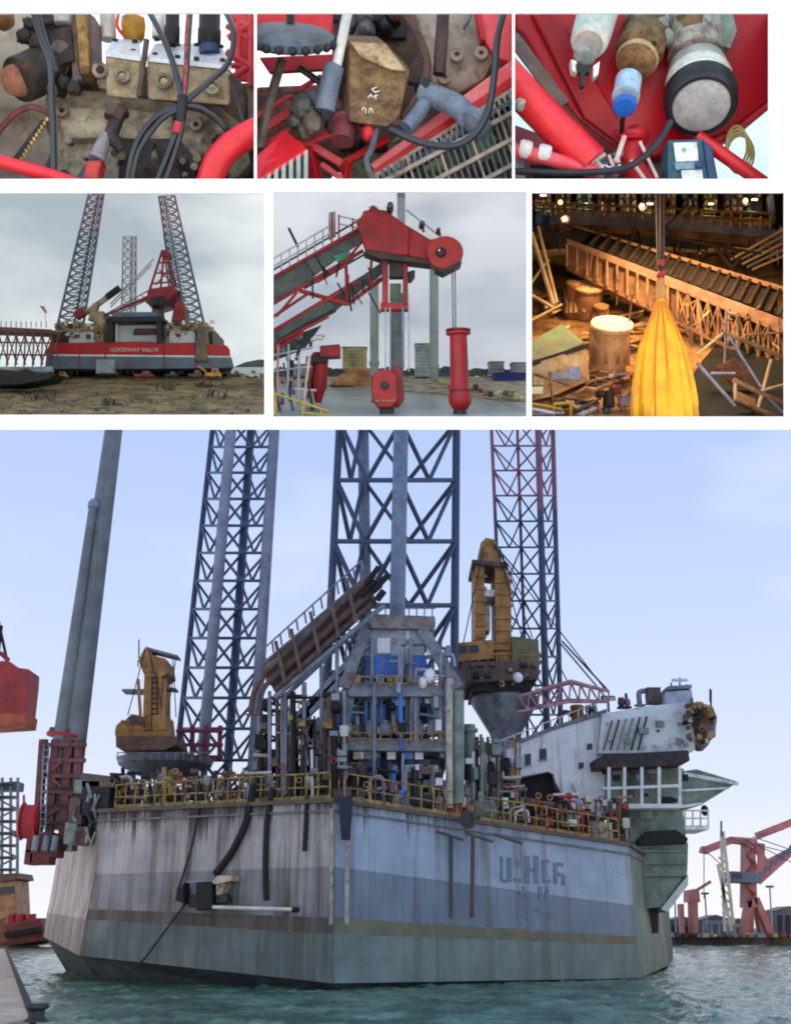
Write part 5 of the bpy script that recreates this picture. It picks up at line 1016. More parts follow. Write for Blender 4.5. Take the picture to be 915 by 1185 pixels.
for (x0, y0, x1, y1) in ((430, 103, 436, 101), (430, 103, 434, 107), (434, 107, 439, 105), (426, 113, 429, 109), (429, 109, 431, 113), (432, 112, 437, 110), (434, 110, 435, 115), (419, 128, 420, 124), (420, 124, 423, 126), (423, 126, 423, 131), (427, 131, 428, 125), (428, 125, 431, 127), (431, 127, 431, 131)): B().beam(c(x0, y0, .49), c(x1, y1, .49), .011, .011).build('chalk_mark', chalk, bx)
hw = thing('handwheel', 'dark grey handwheel disc with knobbly rim at the upper left', 'handwheel', c(322, 165, .9))
B().lathe(c(334, 46, .55), V(.05, -.55, .75), [(-.07, 44*ck(.5)), (-.03, 53*ck(.5)), (.05, 53*ck(.5)), (.1, 46*ck(.5)), (.12, 20*ck(.5))], 34).build('disc', paint((84, 92, 100), (60, 66, 74), 5, .6, rust=.25, rcol=(60, 60, 62)), hw, smooth=True)
for q in range(22):
    a = 2*math.pi*q/22; ax = V(.05, -.55, .75).normalized(); u = ax.orthogonal().normalized(); w_ = ax.cross(u); B().blob(c(334, 46, .55) + u*(.53*1.05*math.cos(a)) + w_*(.53*1.05*math.sin(a)), .055, .055, .055, 8, 5).build('knob', dk2, hw, smooth=True)
B().blob(c(349, 46, .3), .03, .03, .03, 8, 5).build('centre_bolt', dk2, hw); ctube('stem', [(326, 70, .7), (316, 104, .6), (308, 136, .6), (300, 172, .6)], 5.5, paint((96, 84, 72), (60, 52, 48), 6, .6), hw); ccyl('top_post', (336, 30, .75), (336, 4, .8), 5, dk2, hw, n=10); ccyl('arm', (346, 78, .7), (374, 98, .7), 4, dk2, hw, n=8)
wr = thing('white_rod', 'slanting white rod in a grey blue socket left of the rusty box', 'rod', c(380, 130, .7)); ccyl('rod', (404, 6, .5), (389, 78, .5), 5.8, paint((214, 212, 210), (186, 184, 184), 5, .45), wr); ctube('socket', [(388, 74, .52), (382, 96, .55), (376, 128, .6)], [7, 11, 12], bl_grey, wr, 14)
gl = thing('cast_fitting', 'lumpy grey green cast fitting under the white rod', 'fitting', c(358, 165, .8))
for q, (x, y, r_) in enumerate(((350, 124, 14), (366, 118, 13), (376, 134, 14), (362, 142, 13), (342, 140, 10), (386, 146, 10), (392, 126, 9), (352, 152, 9))): B().blob(c(x, y, .85+(q % 3)*.1), r_*ck(1), .13, r_*ck(1), 14, 9, .35, q*3.1).build('casting', rnd.choice([bl_grey, paint((96, 104, 98), None, 5, .6, rust=.3), paint((120, 112, 100), None, 5, .6, rust=.4)]), gl, smooth=True)
rl = thing('red_coupling', 'dull red round coupling with a bright red plug under the rusty box', 'coupling', c(405, 180, .7)); ctube('coupling', [(400, 142, .75), (398, 152, .65), (396, 164, .6)], [14, 17, 13], paint((124, 50, 54), (90, 36, 42), 5, .6), rl, 16); B().blob(c(426, 154, .6), 8*ck(.6), .1, 10*ck(.6), 12, 8, .15).build('plug', deepred, rl, smooth=True); ctube('grey_hook', [(436, 150, .6), (430, 172, .5), (424, 186, .45), (430, 206, .5)], 3.5, slatg, rl)
# dark machinery and hoses at the top
mm_ = thing('drive_motor', 'dark drive motor lumps above the rusty box', 'motor', c(430, 45, 1.5))
for q, (x, y, r_) in enumerate(((418, 22, 14), (436, 20, 15), (422, 36, 12), (444, 34, 11), (406, 28, 9), (454, 22, 10))): B().blob(c(x, y, 1.5+(q % 2)*.15), r_*ck(1.5), .2, r_*ck(1.5), 14, 9, .3, q*1.7).build('housing', (dk2 if q % 2 else paint((92, 92, 98), None, 5, .5)), mm_, smooth=True)
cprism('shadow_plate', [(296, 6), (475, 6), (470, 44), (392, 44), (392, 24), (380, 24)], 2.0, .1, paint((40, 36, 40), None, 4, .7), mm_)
tag(ctube('brown_hose', [(458, 4, .9), (474, 26, .85), (488, 52, .8), (494, 82, .75), (482, 110, .7), (466, 138, .7)], [13, 15, 16, 14, 7, 5], brn, None, 16), 'thick rusty brown hose curving down right of the rusty box', 'hose')
tag(ctube('brown_post', [(513, 4, .8), (511, 44, .8), (508, 86, .8)], 7.5, paint((74, 50, 46), (48, 34, 36), 5, .55), None, 14), 'dark brown upright post at the top right of the brown hose', 'post')
cp_ = thing('cream_casting', 'cream grey cast plate behind the brown post', 'casting', c(530, 110, 1.5)); cprism('plate', [(480, 6), (552, 6), (560, 44), (576, 62), (560, 92), (530, 108), (500, 98)], 1.5, .3, cre, cp_, .06)
for (x, y) in ((528, 66), (556, 64), (514, 92)): B().ring(c(x, y, 1.45), V(0, -1, .1), 3*ck(1.4), 8*ck(1.4), .07).build('boss', cre, cp_, smooth=True)
ctube('wire', [(548, 10, 1.3), (542, 24, 1.25), (536, 34, 1.3)], 2, slatg, cp_)
# dull machinery casing behind everything
wc = thing('gearbox_casing', 'dull brown grey gearbox casing behind the rusty box', 'gearbox casing', c(440, 190, 2.0))
cprism('back', [(384, 6), (606, 6), (606, 130), (440, 205), (380, 190), (340, 160), (384, 100)], 2.2, .3, paint((128, 112, 98), (84, 70, 64), 3, .8, rust=.5), wc, .04)
cprism('lower_back', [(290, 100), (384, 96), (384, 215), (290, 215)], 2.3, .2, paint((176, 130, 122), (110, 60, 62), 4, .7, rust=.4), wc, .04)
for q in range(30):
    x, y = rnd.uniform(380, 480), rnd.uniform(90, 200); ccyl('fitting', (x, y, 1.6), (x+rnd.uniform(-14, 14), y+rnd.uniform(-10, 10), 1.4), rnd.uniform(2, 6), rnd.choice([dk1, dk2, brn, slatg, cre]), wc, n=9)
# red frames
rp1 = thing('red_post', 'pinkish red post plate at the upper right edge', 'post', c(575, 95, 1.3)); cprism('plate', [(552, 4), (600, 4), (600, 74), (574, 66), (556, 40)], 1.35, .2, hotp, rp1, .02); cprism('dark_edge', [(549, 4), (555, 4), (562, 46), (556, 46)], 1.3, .2, deepred, rp1)
rb1 = thing('red_beam', 'broad red beam painted sunlit pink running up to the right above the toothed rail', 'beam', c(510, 160, .95))
B().prism([c(428, 190, .95), c(602, 62, .95), c(604, 84, .95), c(440, 204, .95)], V(0, .5, .12)).build('flange', paint((236, 140, 142), (224, 88, 96), 2, .35, bump=.05), rb1, bevel=.02); B().prism([c(426, 200, .9), c(604, 80, .9), c(604, 92, .9), c(434, 208, .9)], V(0, .06, 0)).build('web', deepred, rb1, bevel=.01)  # flange painted pale pink for sunlight on its top
rb2 = thing('crossed_bars', 'crossing red frame bars at the lower left under the handwheel', 'frame', c(360, 200, 1.1))
for (x0, y0, x1, y1, w_, mt) in ((290, 160, 384, 98, 7, hotp), (290, 138, 372, 88, 4, hotp), (300, 172, 352, 138, 4, hotp), (340, 170, 398, 148, 8, hotp), (356, 166, 396, 190, 7, hotp), (396, 190, 450, 160, 6, deepred), (358, 172, 366, 214, 9, deepred), (402, 188, 398, 214, 7, deepred), (372, 190, 400, 210, 5, hotp), (460, 184, 520, 150, 9, hot), (290, 116, 350, 106, 3, slatg)): B().beam(c(x0, y0, 1.15), c(x1, y1, 1.1), w_*ck(1)*1.3, w_*ck(1)*1.3).build('bar', mt, rb2, bevel=.012)
rp2 = thing('red_cover', 'bright red panel behind the top of the handwheel', 'panel', c(340, 45, 1.7)); cprism('sheet', [(290, 4), (386, 4), (384, 40), (330, 52), (290, 46)], 1.7, .08, hot, rp2); cprism('sheet', [(300, 66), (386, 62), (384, 80), (312, 84)], 1.6, .08, deepred, rp2)
gb = thing('grille_box', 'bright red box with an upright slat grille at the lower left corner', 'box', c(320, 212, .4))
B().prism([c(290, 186, .3), c(330, 150, .3+.5), c(356, 172, .6), c(296, 210, .25)], V(0, .02, -.05)).build('lid', hot, gb, bevel=.012); B().prism([c(292, 212, .3), c(354, 174, .6), c(356, 226, .6), c(292, 240, .3)], V(0, .05, 0)).build('back_plate', dk2, gb)
for q in range(7): x = 300+q*8.6; y = 208-q*5.4; B().prism([c(x, y, .28+q*.05), c(x+4.6, y-2.8, .29+q*.05), c(x+4.6, 222, .29+q*.05), c(x, 222, .28+q*.05)], V(0, .02, 0)).build('slat', paint((176, 182, 172), (150, 156, 146), 5, .5), gb)
# toothed rail and walkway grating
ux, uy = 162/190, -104/190
tr = thing('toothed_rail', 'black toothed rack rail running diagonally along the red beam', 'rack rail', c(510, 175, .7))
B().prism([c(420, 222, .78), c(604, 102, .78), c(604, 116, .78), c(428, 232, .78)], V(0, .06, 0)).build('rail_back', dk2, tr); B().beam(c(418, 226, .7), c(606, 108, .7), .05, .06).build('lower_bar', slatg, tr); B().beam(c(412, 218, .72), c(606, 95, .72), .03, .04).build('upper_bar', cre, tr)
for q in range(30): x, y = 424+q*6.1, 213-q*3.9; B().beam(c(x, y, .7), c(x+3.5, y+11, .7), .035, .03).build('tooth', cre, tr)
wg = thing('walkway_grating', 'grey bar walkway grating at the lower right over a green floor', 'grating', c(520, 205, .6))
for q in range(34):
    x = 440+q*7; y = 204 - (x-440)*.52 + 8
    block('slat', c(x+8, y+26, .6), (c(x+20, y+62, .62)-c(x-6, y-14, .6))*.5, V(.012, 0, .004), V(0, .03, 0), slatg if q % 5 else cre, wg)
for d in (8, 34, 60): B().beam(c(420+d*.3, 214+d, .56), c(610+d*.3, 112+d, .56), .05, .05).build('cross_bar', cre, wg)
fl2 = thing('green_floor_plate', 'pale green and yellow mottled floor plate seen through the grating', 'floor plate', c(520, 210, 1.6)); B().poly([c(400, 230, 1.5), c(400, 190, 1.9), c(610, 80, 1.9), c(610, 230, 1.5)]).build('plate', paint((150, 170, 130), (84, 80, 66), 4, .7, rust=.5, rcol=(60, 40, 40)), fl2)
B().blob(c(556, 168, 1.2), .2, .08, .2, 14, 8, .4, 9).build('green_patch', paint((160, 196, 160), None, 6, .7), fl2, smooth=True); B().blob(c(506, 192, 1.2), .2, .08, .09, 14, 8, .4, 5).build('yellow_patch', paint((206, 200, 130), None, 6, .7), fl2, smooth=True)
be = thing('pipe_elbow', 'grey blue pipe elbow and flange right of the brown hose', 'pipe elbow', c(520, 150, .6)); ctube('elbow', [(486, 106, .75), (508, 114, .68), (530, 124, .6), (546, 142, .55)], [12, 15, 15, 13], bl_grey, be, 18); B().lathe(c(552, 140, .55), c(562, 128, .6)-c(552, 140, .55), [(-.16, .12), (-.1, .2), (.02, .2), (.05, .14)], 18).build('flange', bl_grey, be, smooth=True); ctube('branch', [(492, 118, .7), (482, 134, .6), (470, 148, .55)], [7, 9, 9], bl_grey, be, 14); B().blob(c(490, 104, .7), .12, .12, .14, 12, 8, .3).build('nut', dk2, be, smooth=True)
tag(ctube('cable', [(586, 4, .4), (576, 40, .36), (572, 84, .32), (566, 124, .3), (552, 152, .28), (528, 168, .28), (500, 168, .3), (474, 160, .34), (452, 150, .45)], 4.2, cab_, None, 10, 8), 'dark cable hanging in a wide loop in front of the grating', 'cable')
# ================================================================== upper right opening: sensors under a red tank (leaning frame)
frame(CASE); clip_to(HOLES[2])
tankred = paint((206, 16, 38), (186, 10, 30), 1.2, .35, bump=.04, spec=.45); whiteb = paint((222, 220, 214), (190, 188, 184), 6, .5, rust=.2, rcol=(160, 140, 120)); rustg = paint((150, 112, 74), (96, 68, 46), 7, .7, rust=.4, rcol=(70, 50, 40)); gry = paint((170, 172, 166), (134, 138, 134), 5, .6, rust=.3); blk = paint((42, 38, 46), (28, 24, 32), 5, .5); tapeb = paint((36, 30, 34), (20, 17, 21), 5, .4)
tk = thing('red_tank', 'large glossy red tank wall filling the sensor scene', 'tank', c(740, 190, 1.6))
poly = [(585, 5), (905, 5), (905, 104), (846, 152), (806, 168), (742, 186), (704, 164), (672, 140), (642, 106), (606, 40), (585, 26)]
B().prism([c(a, b, 1.25) for a, b in poly], V(0, .3, 0)).build('shell', tankred, tk, bevel=.04)
B().prism([c(a, b, 1.15) for a, b in ((610, 5), (640, 5), (730, 160), (742, 176), (716, 166), (676, 136))], V(0, .12, 0)).build('seam_band', paint((182, 18, 36), (160, 12, 30), 1.5, .4), tk, bevel=.04)
B().prism([c(a, b, 1.1) for a, b in ((905, 104), (905, 112), (850, 158), (808, 176), (806, 168), (846, 152))], V(0, .2, 0)).build('flange', paint((214, 50, 66), None, 2, .4), tk, bevel=.02)
ss = thing('grey_strap', 'worn grey strap bar running down the left edge of the tank', 'strap', c(640, 120, 1.0)); B().beam(c(592, 42, 1.0), c(652, 122, 1.0), .17, .05, V(0, 1, 0)).build('bar', paint((124, 106, 104), (96, 84, 84), 5, .6, rust=.3), ss, bevel=.012)
rp_ = thing('red_handrail', 'thick red handrail pipe with pale collar at the left of the sensors', 'handrail', c(620, 190, .6)); ctube('pipe', [(576, 76, .6), (620, 124, .58), (684, 188, .55)], 20, hot, rp_, 20, 4); ctube('lower_pipe', [(586, 172, .5), (630, 182, .5), (690, 200, .5)], 8.5, hotp, rp_, 14, 4); B().lathe(c(602, 121, .45), V(.6, -.5, -.6), [(-.04, .07), (.03, .075), (.05, .05)], 14).build('bolt_cap', gry, rp_, smooth=True)
for x in (600, 622): B().lathe(c(x, 172+(x-600)*.22, .5), V(1, 0, -.22), [(0, .1), (.03, .115), (.12, .115), (.15, .1)], 16).build('collar', whiteb, rp_, smooth=True)
# white sensor
ws = thing('white_sensor', 'white capped cylinder sensor with black plug, left of the brass gland', 'sensor', c(676, 108, .5))
B().lathe(c(694, 6, 1.0), c(676, 66, .42)-c(694, 6, 1.0), [(0, 24*ck(.8)), (.45, 23*ck(.7)), (.6, 23*ck(.6)), (.78, 22*ck(.5)), (.84, 20*ck(.5)), (.85, 17*ck(.5)), (.8, 16*ck(.5))], 26).build('body', whiteb, ws, smooth=True)
B().lathe(c(677, 62, .46), c(676, 66, .42)-c(694, 6, 1.0), [(0, .13), (.05, .14), (.09, .1)], 16).build('lens', paint((150, 156, 156), (100, 108, 110), 8, .3), ws, smooth=True)
cprism('lug', [(660, 68), (667, 70), (668, 84), (662, 82)], .4, .15, whiteb, ws, .01); cprism('lug', [(686, 76), (694, 70), (692, 86), (686, 90)], .42, .15, whiteb, ws, .01); cprism('plug', [(666, 74), (684, 76), (682, 84), (677, 84), (676, 100), (671, 100), (671, 84), (667, 82)], .38, .1, dk2, ws, .008)
# brass gland with blue connector
bg_ = thing('brass_gland', 'rusty brass gland with blue tipped connector in the middle', 'cable gland', c(720, 140, .5))
A0, A1 = c(752, 20, 1.2), c(728, 96, .5); axg = A1-A0
B().lathe(A0, axg, [(0, 24*ck(1)), (.15, 28*ck(1)), (.28, 28*ck(1)), (.32, 22*ck(1)), (.5, 27*ck(.9)), (.72, 28*ck(.8)), (.78, 21*ck(.7)), (.84, 19*ck(.7)), (.9, 24*ck(.6)), (1.02, 22*ck(.5)), (1.06, 14*ck(.5))], 16).build('body', rustg, bg_, smooth=True)
B().lathe(A0+axg.normalized()*.84, axg, [(0, 23*ck(.6)), (.05, 25*ck(.6)), (.1, 24*ck(.6))], 20).build('pale_ring', paint((206, 176, 130), (170, 136, 96), 7, .5), bg_, smooth=True)
B().lathe(c(727, 92, .52), c(722, 122, .28)-c(727, 92, .52), [(0, 15*ck(.5)), (.28, 15*ck(.4)), (.3, 16*ck(.4)), (.33, 16*ck(.4))], 20).build('connector', paint((176, 198, 214), (140, 166, 190), 8, .4), bg_, smooth=True); B().lathe(c(722.3, 121, .3), c(722, 126, .24)-c(722.3, 121, .3), [(0, 13.5*ck(.3)), (.05, 13.5*ck(.3)), (.07, 11*ck(.3))], 20).build('blue_tip', paint((20, 90, 176), (14, 72, 150), 4, .4), bg_, smooth=True)
ctube('lead', [(722, 128, .35), (720, 140, .5), (718, 160, .8)], 3, dk2, bg_)
for (x, y) in ((757, 50), (736, 100)): B().blob(c(x, y, .55), .03, .03, .03, 8, 5).build('screw', dk2, bg_)
# big horn
bh = thing('horn_sensor', 'large grey faced drum sensor wrapped in black tape at the right', 'sensor', c(810, 150, .3))
A0, A1 = c(804, 60, 1.3), c(811, 122, .5)
ccyl('mount_ring', (800, 14, 1.25), (803, 58, 1.1), 31, paint((176, 166, 160), (136, 116, 104), 6, .6, rust=.4), None, n=26) if False else None; ax_ = A1-A0; L_h = ax_.length
cprism('mount_plate', [(778, 8), (846, 8), (852, 36), (844, 56), (826, 50), (800, 40), (782, 30)], 1.05, .15, paint((170, 176, 160), (136, 142, 128), 5, .6, rust=.3), bh, .02)
B().lathe(A0, ax_, [(0, 30*ck(1)), (.3, 30*ck(1)), (.32, 24*ck(1)), (.44, 26*ck(.9)), (.46, 34*ck(.8)), (.7, 35*ck(.7)), (.72, 38*ck(.65)), (.88, 39*ck(.55)), (.92, 40*ck(.5))], 30).build('drum', paint((186, 182, 180), (160, 156, 158), 5, .5, rust=.3, rcol=(150, 110, 84)), bh, smooth=True)
B().lathe(A0+ax_.normalized()*.74, ax_, [(0, 38.5*ck(.6)), (.3, 40*ck(.6))], 30).build('white_band', whiteb, bh, smooth=True)
B().lathe(A0+ax_.normalized()*(L_h-.28), ax_, [(0, 39*ck(.5)), (.04, 43*ck(.4)), (.26, 42*ck(.3)), (.31, 38*ck(.2)), (.31, 34*ck(.2)), (.26, 33.5*ck(.2))], 30).build('tape_wrap', tapeb, bh, smooth=True)
B().lathe(A0+ax_.normalized()*(L_h-.2), ax_, [(0, 33*ck(.2)), (.21, 33.5*ck(.2)), (.235, 29*ck(.2))], 30).build('face', paint((176, 172, 172), (146, 146, 146), 7, .6, rust=.25, rcol=(120, 116, 118)), bh, smooth=True)
ccyl('mount_ring', (800, 12, 1.15), (804, 64, 1.0), 31, paint((190, 180, 174), (140, 118, 104), 6, .6, rust=.4), bh, n=26); ccyl('mount_neck', (798, 10, 1.0), (802, 40, .95), 22, rustg, bh, n=20)
for q in range(5): a = -.9+q*.45; u = ax_.cross(V(0, 0, 1)).normalized(); w_ = u.cross(ax_).normalized(); B().blob(A0+ax_.normalized()*.58+u*(35*ck(.7)*math.sin(a))+w_*(-35*ck(.7)*math.cos(a))*(-1 if False else 1), .035, .035, .035, 8, 5).build('screw', dk2, bh)
for (x, y, r_) in ((786, 30, 9), (800, 24, 10), (772, 44, 10), (764, 24, 12), (756, 14, 10), (782, 14, 10), (740, 16, 9)): B().blob(c(x, y, .95), r_*ck(.9), .12, r_*ck(.9), 12, 8, .35, x).build('seal_lump', rnd.choice([rustg, gry, paint((150, 140, 130), None, 6, .6, rust=.4)]), bh, smooth=True)
tag(ctube('cable', [(776, 140, .3), (764, 160, .3), (744, 182, .3), (716, 196, .32), (660, 200, .4), (590, 198, .5)], 4, blk, None, 10, 8), 'black cable leading from the drum sensor down to the left', 'cable')
# things below
tb = thing('tag_box', 'teal edged white tag box under the drum sensor', 'box', c(795, 212, .5)); cprism('case', [(772, 162), (812, 160), (820, 214), (772, 214)], .55, .3, paint((48, 92, 110), (36, 66, 84), 4, .5), tb, .02); cprism('label', [(779, 165), (806, 164), (808, 186), (782, 187)], .5, .04, paint((244, 244, 242), None, 4, .5, bump=0), tb, .005); cprism('label', [(788, 197), (812, 196), (814, 214), (790, 214)], .5, .04, paint((244, 244, 242), None, 4, .5, bump=0), tb, .005); cprism('ledge', [(780, 188), (810, 187), (811, 195), (782, 196)], .5, .06, paint((140, 172, 176), None, 4, .5), tb, .005); cprism('logo_mark', [(788, 172), (792, 170), (794, 174), (790, 178)], .495, .02, paint((120, 190, 150), None, 4, .5), tb, 0); B().blob(c(808, 191, .46), .05, .05, .05, 10, 6).build('latch', bluc, tb)
cprism('handle_side', [(812, 160), (824, 170), (832, 214), (820, 214)], .6, .2, bluc, tb, .02)
rr = thing('red_rail', 'slim red rail running down to the lower right corner', 'rail', c(850, 200, .7)); ctube('pipe', [(806, 158, .8), (846, 186, .75), (900, 224, .7)], 8, hot, rr, 14, 3)
cw = thing('cream_wire_coil', 'cream coiled wire loops against the bright sky at the right', 'wire coil', c(850, 190, .9))
for q in range(4): B().tube([c(852+q*2, 168+q*3, .95)+V(.13*math.cos(a*math.pi/8)*(1+.1*q), .02*q, .24*math.sin(a*math.pi/8)) for a in range(17)], .018, 6).build('loop', paint((206, 196, 140), (170, 150, 90), 5, .5), cw, smooth=True)
bs = thing('brace_sticks', 'pale pink brace sticks crossing under the blue tipped connector', 'bars', c(695, 205, .6))
for (x0, y0, x1, y1, r_) in ((672, 196, 700, 178, 2.4), (684, 178, 700, 200, 2.4), (722, 158, 712, 188, 3), (650, 198, 698, 202, 3.4), (730, 186, 746, 208, 2.2), (704, 180, 712, 200, 2), (740, 164, 760, 206, 2)): ccyl('stick', (x0, y0, .62), (x1, y1, .55), r_, paint((226, 206, 196), (206, 170, 160), 5, .5), bs, n=8)
for q in range(16): x, y = rnd.uniform(700, 738), rnd.uniform(176, 206); ccyl('clip', (x, y, .75), (x+rnd.uniform(-8, 8), y+rnd.uniform(-8, 8), .7), rnd.uniform(1.2, 3), rnd.choice([gry, paint((130, 136, 110), None, 5, .6), paint((190, 60, 80), None, 4, .5), dk2]), bs, n=8)
jk = thing('red_elbow', 'red pipe elbow hanging below the tank under the lead', 'pipe elbow', c(730, 190, .9)); ctube('elbow', [(738, 156, .95), (730, 170, .85), (732, 190, .8), (748, 214, .8)], [14, 15, 14, 13], deepred, jk, 16); B().lathe(c(728, 160, .85), V(0, -.3, 1), [(0, .2), (.05, .22), (.1, .2)], 18).build('ring', deepred, jk, smooth=True)
pk_ = thing('clutter_crate', 'blue and white packing crate glimpsed left below the tank', 'crate', c(690, 190, 1.9)); cprism('side', [(640, 120), (660, 112), (700, 168), (716, 176), (712, 186), (676, 184)], 1.9, .2, paint((206, 220, 236), (150, 170, 196), 5, .6), pk_, .02); cprism('dark_side', [(664, 140), (678, 146), (690, 158), (676, 164)], 1.85, .1, paint((30, 50, 104), None, 4, .6), pk_, .02); cprism('strap', [(676, 168), (690, 160), (694, 174), (682, 180)], 1.82, .1, paint((40, 60, 110), None, 4, .6), pk_, .01)
lo = thing('lower_shelf', 'dull pink and black shelf edge at the bottom left of the sensors', 'shelf', c(640, 212, 1.2)); cprism('board', [(585, 196), (772, 196), (780, 222), (585, 222)], 1.2, .4, paint((150, 84, 92), (90, 66, 76), 4, .6, rust=.4), lo, .02); cprism('plate', [(585, 140), (640, 160), (660, 200), (585, 200)], 1.4, .1, paint((180, 90, 104), (150, 70, 84), 4, .6), lo, .02); cprism('dark_slot', [(614, 190), (680, 190), (690, 203), (620, 205)], 1.1, .1, dk2, lo, .01); cprism('grey_post', [(590, 180), (606, 182), (608, 214), (590, 214)], .7, .1, paint((176, 174, 186), None, 4, .5), lo, .01)
cprism('far_plate', [(742, 170), (772, 160), (772, 214), (752, 214)], 1.5, .1, paint((120, 136, 124), (90, 104, 96), 4, .6), lo, .01)
# ================================================================== middle left opening: red hulled rig seen across rubble ground (leaning frame)
frame(CASE); clip_to(HOLES[3])
def gy(py): return 1.0 + 5.4*max(0, (480-py))/46      # ground depth by picture row (rises towards the back)
def gfn(u, v):
    y = .05 + v*5.6; py = 488 - 56*min(1, v*1.0)
    p = c(-60 + u*420, py, y); k = .035*(1-v) + .01
    p.z += k*(noise.noise(V(u*26, v*13, 0)) + .6*noise.noise(V(u*60, v*30, 2))); return p
mud = paint((150, 130, 92), (88, 74, 52), 2.5, .9, rust=.5, rcol=(62, 52, 44), bump=.6)
gr = B().grid(gfn, 150, 50).build('rubble_ground', mud); gr['kind'] = 'structure'
def gd(px, py): return .05 + (488-py)/56*5.6
for q in range(110):
    pass
b = B()
for q in range(300):
    py = 436 + 46*rnd.random()**.7; px = rnd.uniform(-8, 312); p = c(px, py, gd(px, py)); s_ = rnd.uniform(.5, 1.9)*ck(2)
    b.blob(p, s_*1.6, s_, s_, 6, 4, .5, q)
st_ = b.build('rubble_stones', paint((116, 98, 76), (60, 50, 42), 6, .9, bump=.4)); st_['kind'] = 'stuff'
for q, (x, y, w_, lab) in enumerate(((126, 468, 10, 'dark scrap tangle on the ground below the red hull middle'), (40, 462, 22, 'dark scrap tangle on the ground at the left'), (250, 459, 11, 'dark scrap tangle with upright bars on the ground at the right'), (236, 448, 9, 'small dark scrap tangle behind the upright bars'), (190, 452, 12, 'low dark scrap tangle right of the middle'))):
    t = thing('scrap_pile', lab, 'scrap pile', c(x, y, gd(x, y)))
    for k_ in range(11):
        a, b_ = x+rnd.uniform(-w_, w_), y-rnd.uniform(0, 7); ccyl('scrap_bar', (a, y+1, gd(x, y)-.05), (a+rnd.uniform(-5, 5), b_-2, gd(x, y)), rnd.uniform(.5, 1.1), rnd.choice([dk1, dk2, brn]), t, n=5)
# the hull
Yr = 4.9; redh = paint((176, 24, 32), (146, 18, 26), 1.5, .5, rust=.2, streak=True, rcol=(120, 30, 34)); gryh = paint((92, 110, 128), (72, 88, 104), 1.5, .55, rust=.3); wht = paint((214, 218, 220), (188, 194, 198), 3, .5)
rg = thing('jack_up_hull', 'red over grey hull with white lettering resting above the rubble ground', 'rig hull', c(160, 428, Yr+.5))
def hp(nm, pts, mt, dy=0.0, dep=2.0, bev=.01, par=None): return cprism(nm, pts, Yr+dy, min(dep, .9), mt, par or rg, bev, shift=(-.22 if dep > 1 else 0, 0))
hp('grey_side', [(52, 427), (54, 411), (268, 413), (271, 425), (262, 426), (160, 427)], gryh); hp('white_line', [(53, 412), (53, 409), (267, 411), (268, 414)], wht, -.012); hp('red_side', [(52, 410), (58, 397), (160, 395), (262, 399), (266, 404), (267, 412)], redh, -.02, 2.0, .02)
lettering('hull_lettering', 'GOODWAY VALOR', c(156, 407, Yr-.02), V(1, 0, -.006), V(0, 0, 1), .088, paint((236, 196, 190), None, 4, .5), rg, .012)
for px in (92, 122, 190, 226): B().beam(c(px, 398, Yr-.03), c(px, 426, Yr-.03), .012, .012).build('weld_rib', redh, rg)
for (x, w_) in ((80, 5), (88, 3), (112, 22), (146, 4), (152, 4), (168, 6), (205, 8), (228, 5), (256, 6)): cprism('keel_block', [(x, 433), (x, 426), (x+w_, 426), (x+w_, 433)], Yr+.2, .5, (wht if w_ > 20 else dk1), rg, .005)
cprism('access_door', [(111, 424), (111, 416), (133, 416), (133, 432), (111, 432)], Yr-.05, .1, paint((150, 160, 160), None, 3, .6), rg, .01)
hp('side_tower', [(226, 418), (228, 378), (238, 378), (240, 418)], paint((120, 112, 92), (84, 76, 64), 4, .7, rust=.4), -.06, .6)
# deck houses
dh = thing('deck_houses', 'white deck houses and tan machinery along the red hull deck', 'deck house', c(160, 397, Yr+.3))
tanm = paint((178, 160, 122), (132, 112, 84), 5, .7, rust=.4)
for (x0, x1, y0, y1, mt, nm) in ((80, 112, 384, 397, wht, 'house'), (196, 226, 380, 397, wht, 'house'), (60, 80, 386, 397, dk1, 'dark_house'), (64, 112, 374, 385, tanm, 'machinery_deck'), (108, 120, 360, 396, tanm, 'tan_tower'), (190, 240, 373, 383, tanm, 'machinery_deck'), (232, 246, 380, 397, dk1, 'dark_house'), (130, 184, 376, 397, paint((196, 204, 206), (176, 184, 188), 3, .6), 'front_house')): cprism(nm, [(x0, y1), (x0, y0), (x1, y0), (x1, y1)], Yr+.25, 1.2, mt, dh, .01)
cprism('brown_awning', [(154, 387), (156, 380), (180, 380), (180, 386)], Yr+.15, .3, brn, dh, .005)
for q in range(110):
    x = rnd.choice([rnd.uniform(62, 122), rnd.uniform(190, 246)]); y = rnd.uniform(372, 390); s_ = rnd.uniform(1, 3)*ck(Yr)
    B().box(c(x, y, Yr+.2), s_*rnd.uniform(.8, 2), s_, s_*rnd.uniform(.8, 1.8)).build('fitting', rnd.choice([tanm, dk1, wht, brn, gryh, must]), dh)
gt = thing('black_gantry', 'black portal gantry framing the white house on the hull', 'gantry', c(156, 397, Yr))
cprism('top_beam', [(122, 373), (124, 367), (188, 366), (190, 372)], Yr-.05, .8, dk2, gt, .008); cprism('front_post', [(124, 397), (124, 372), (130, 372), (130, 397)], Yr-.04, .2, dk2, gt, .005); cprism('front_post', [(181, 397), (181, 372), (187, 372), (187, 397)], Yr-.04, .2, dk2, gt, .005); cprism('rear_post', [(134, 397), (134, 373), (136, 373), (136, 397)], Yr+.1, .08, wht, gt, 0); cprism('roof_sheet', [(128, 367), (132, 361), (180, 361), (184, 366)], Yr+.1, .6, gryh, gt, 0)
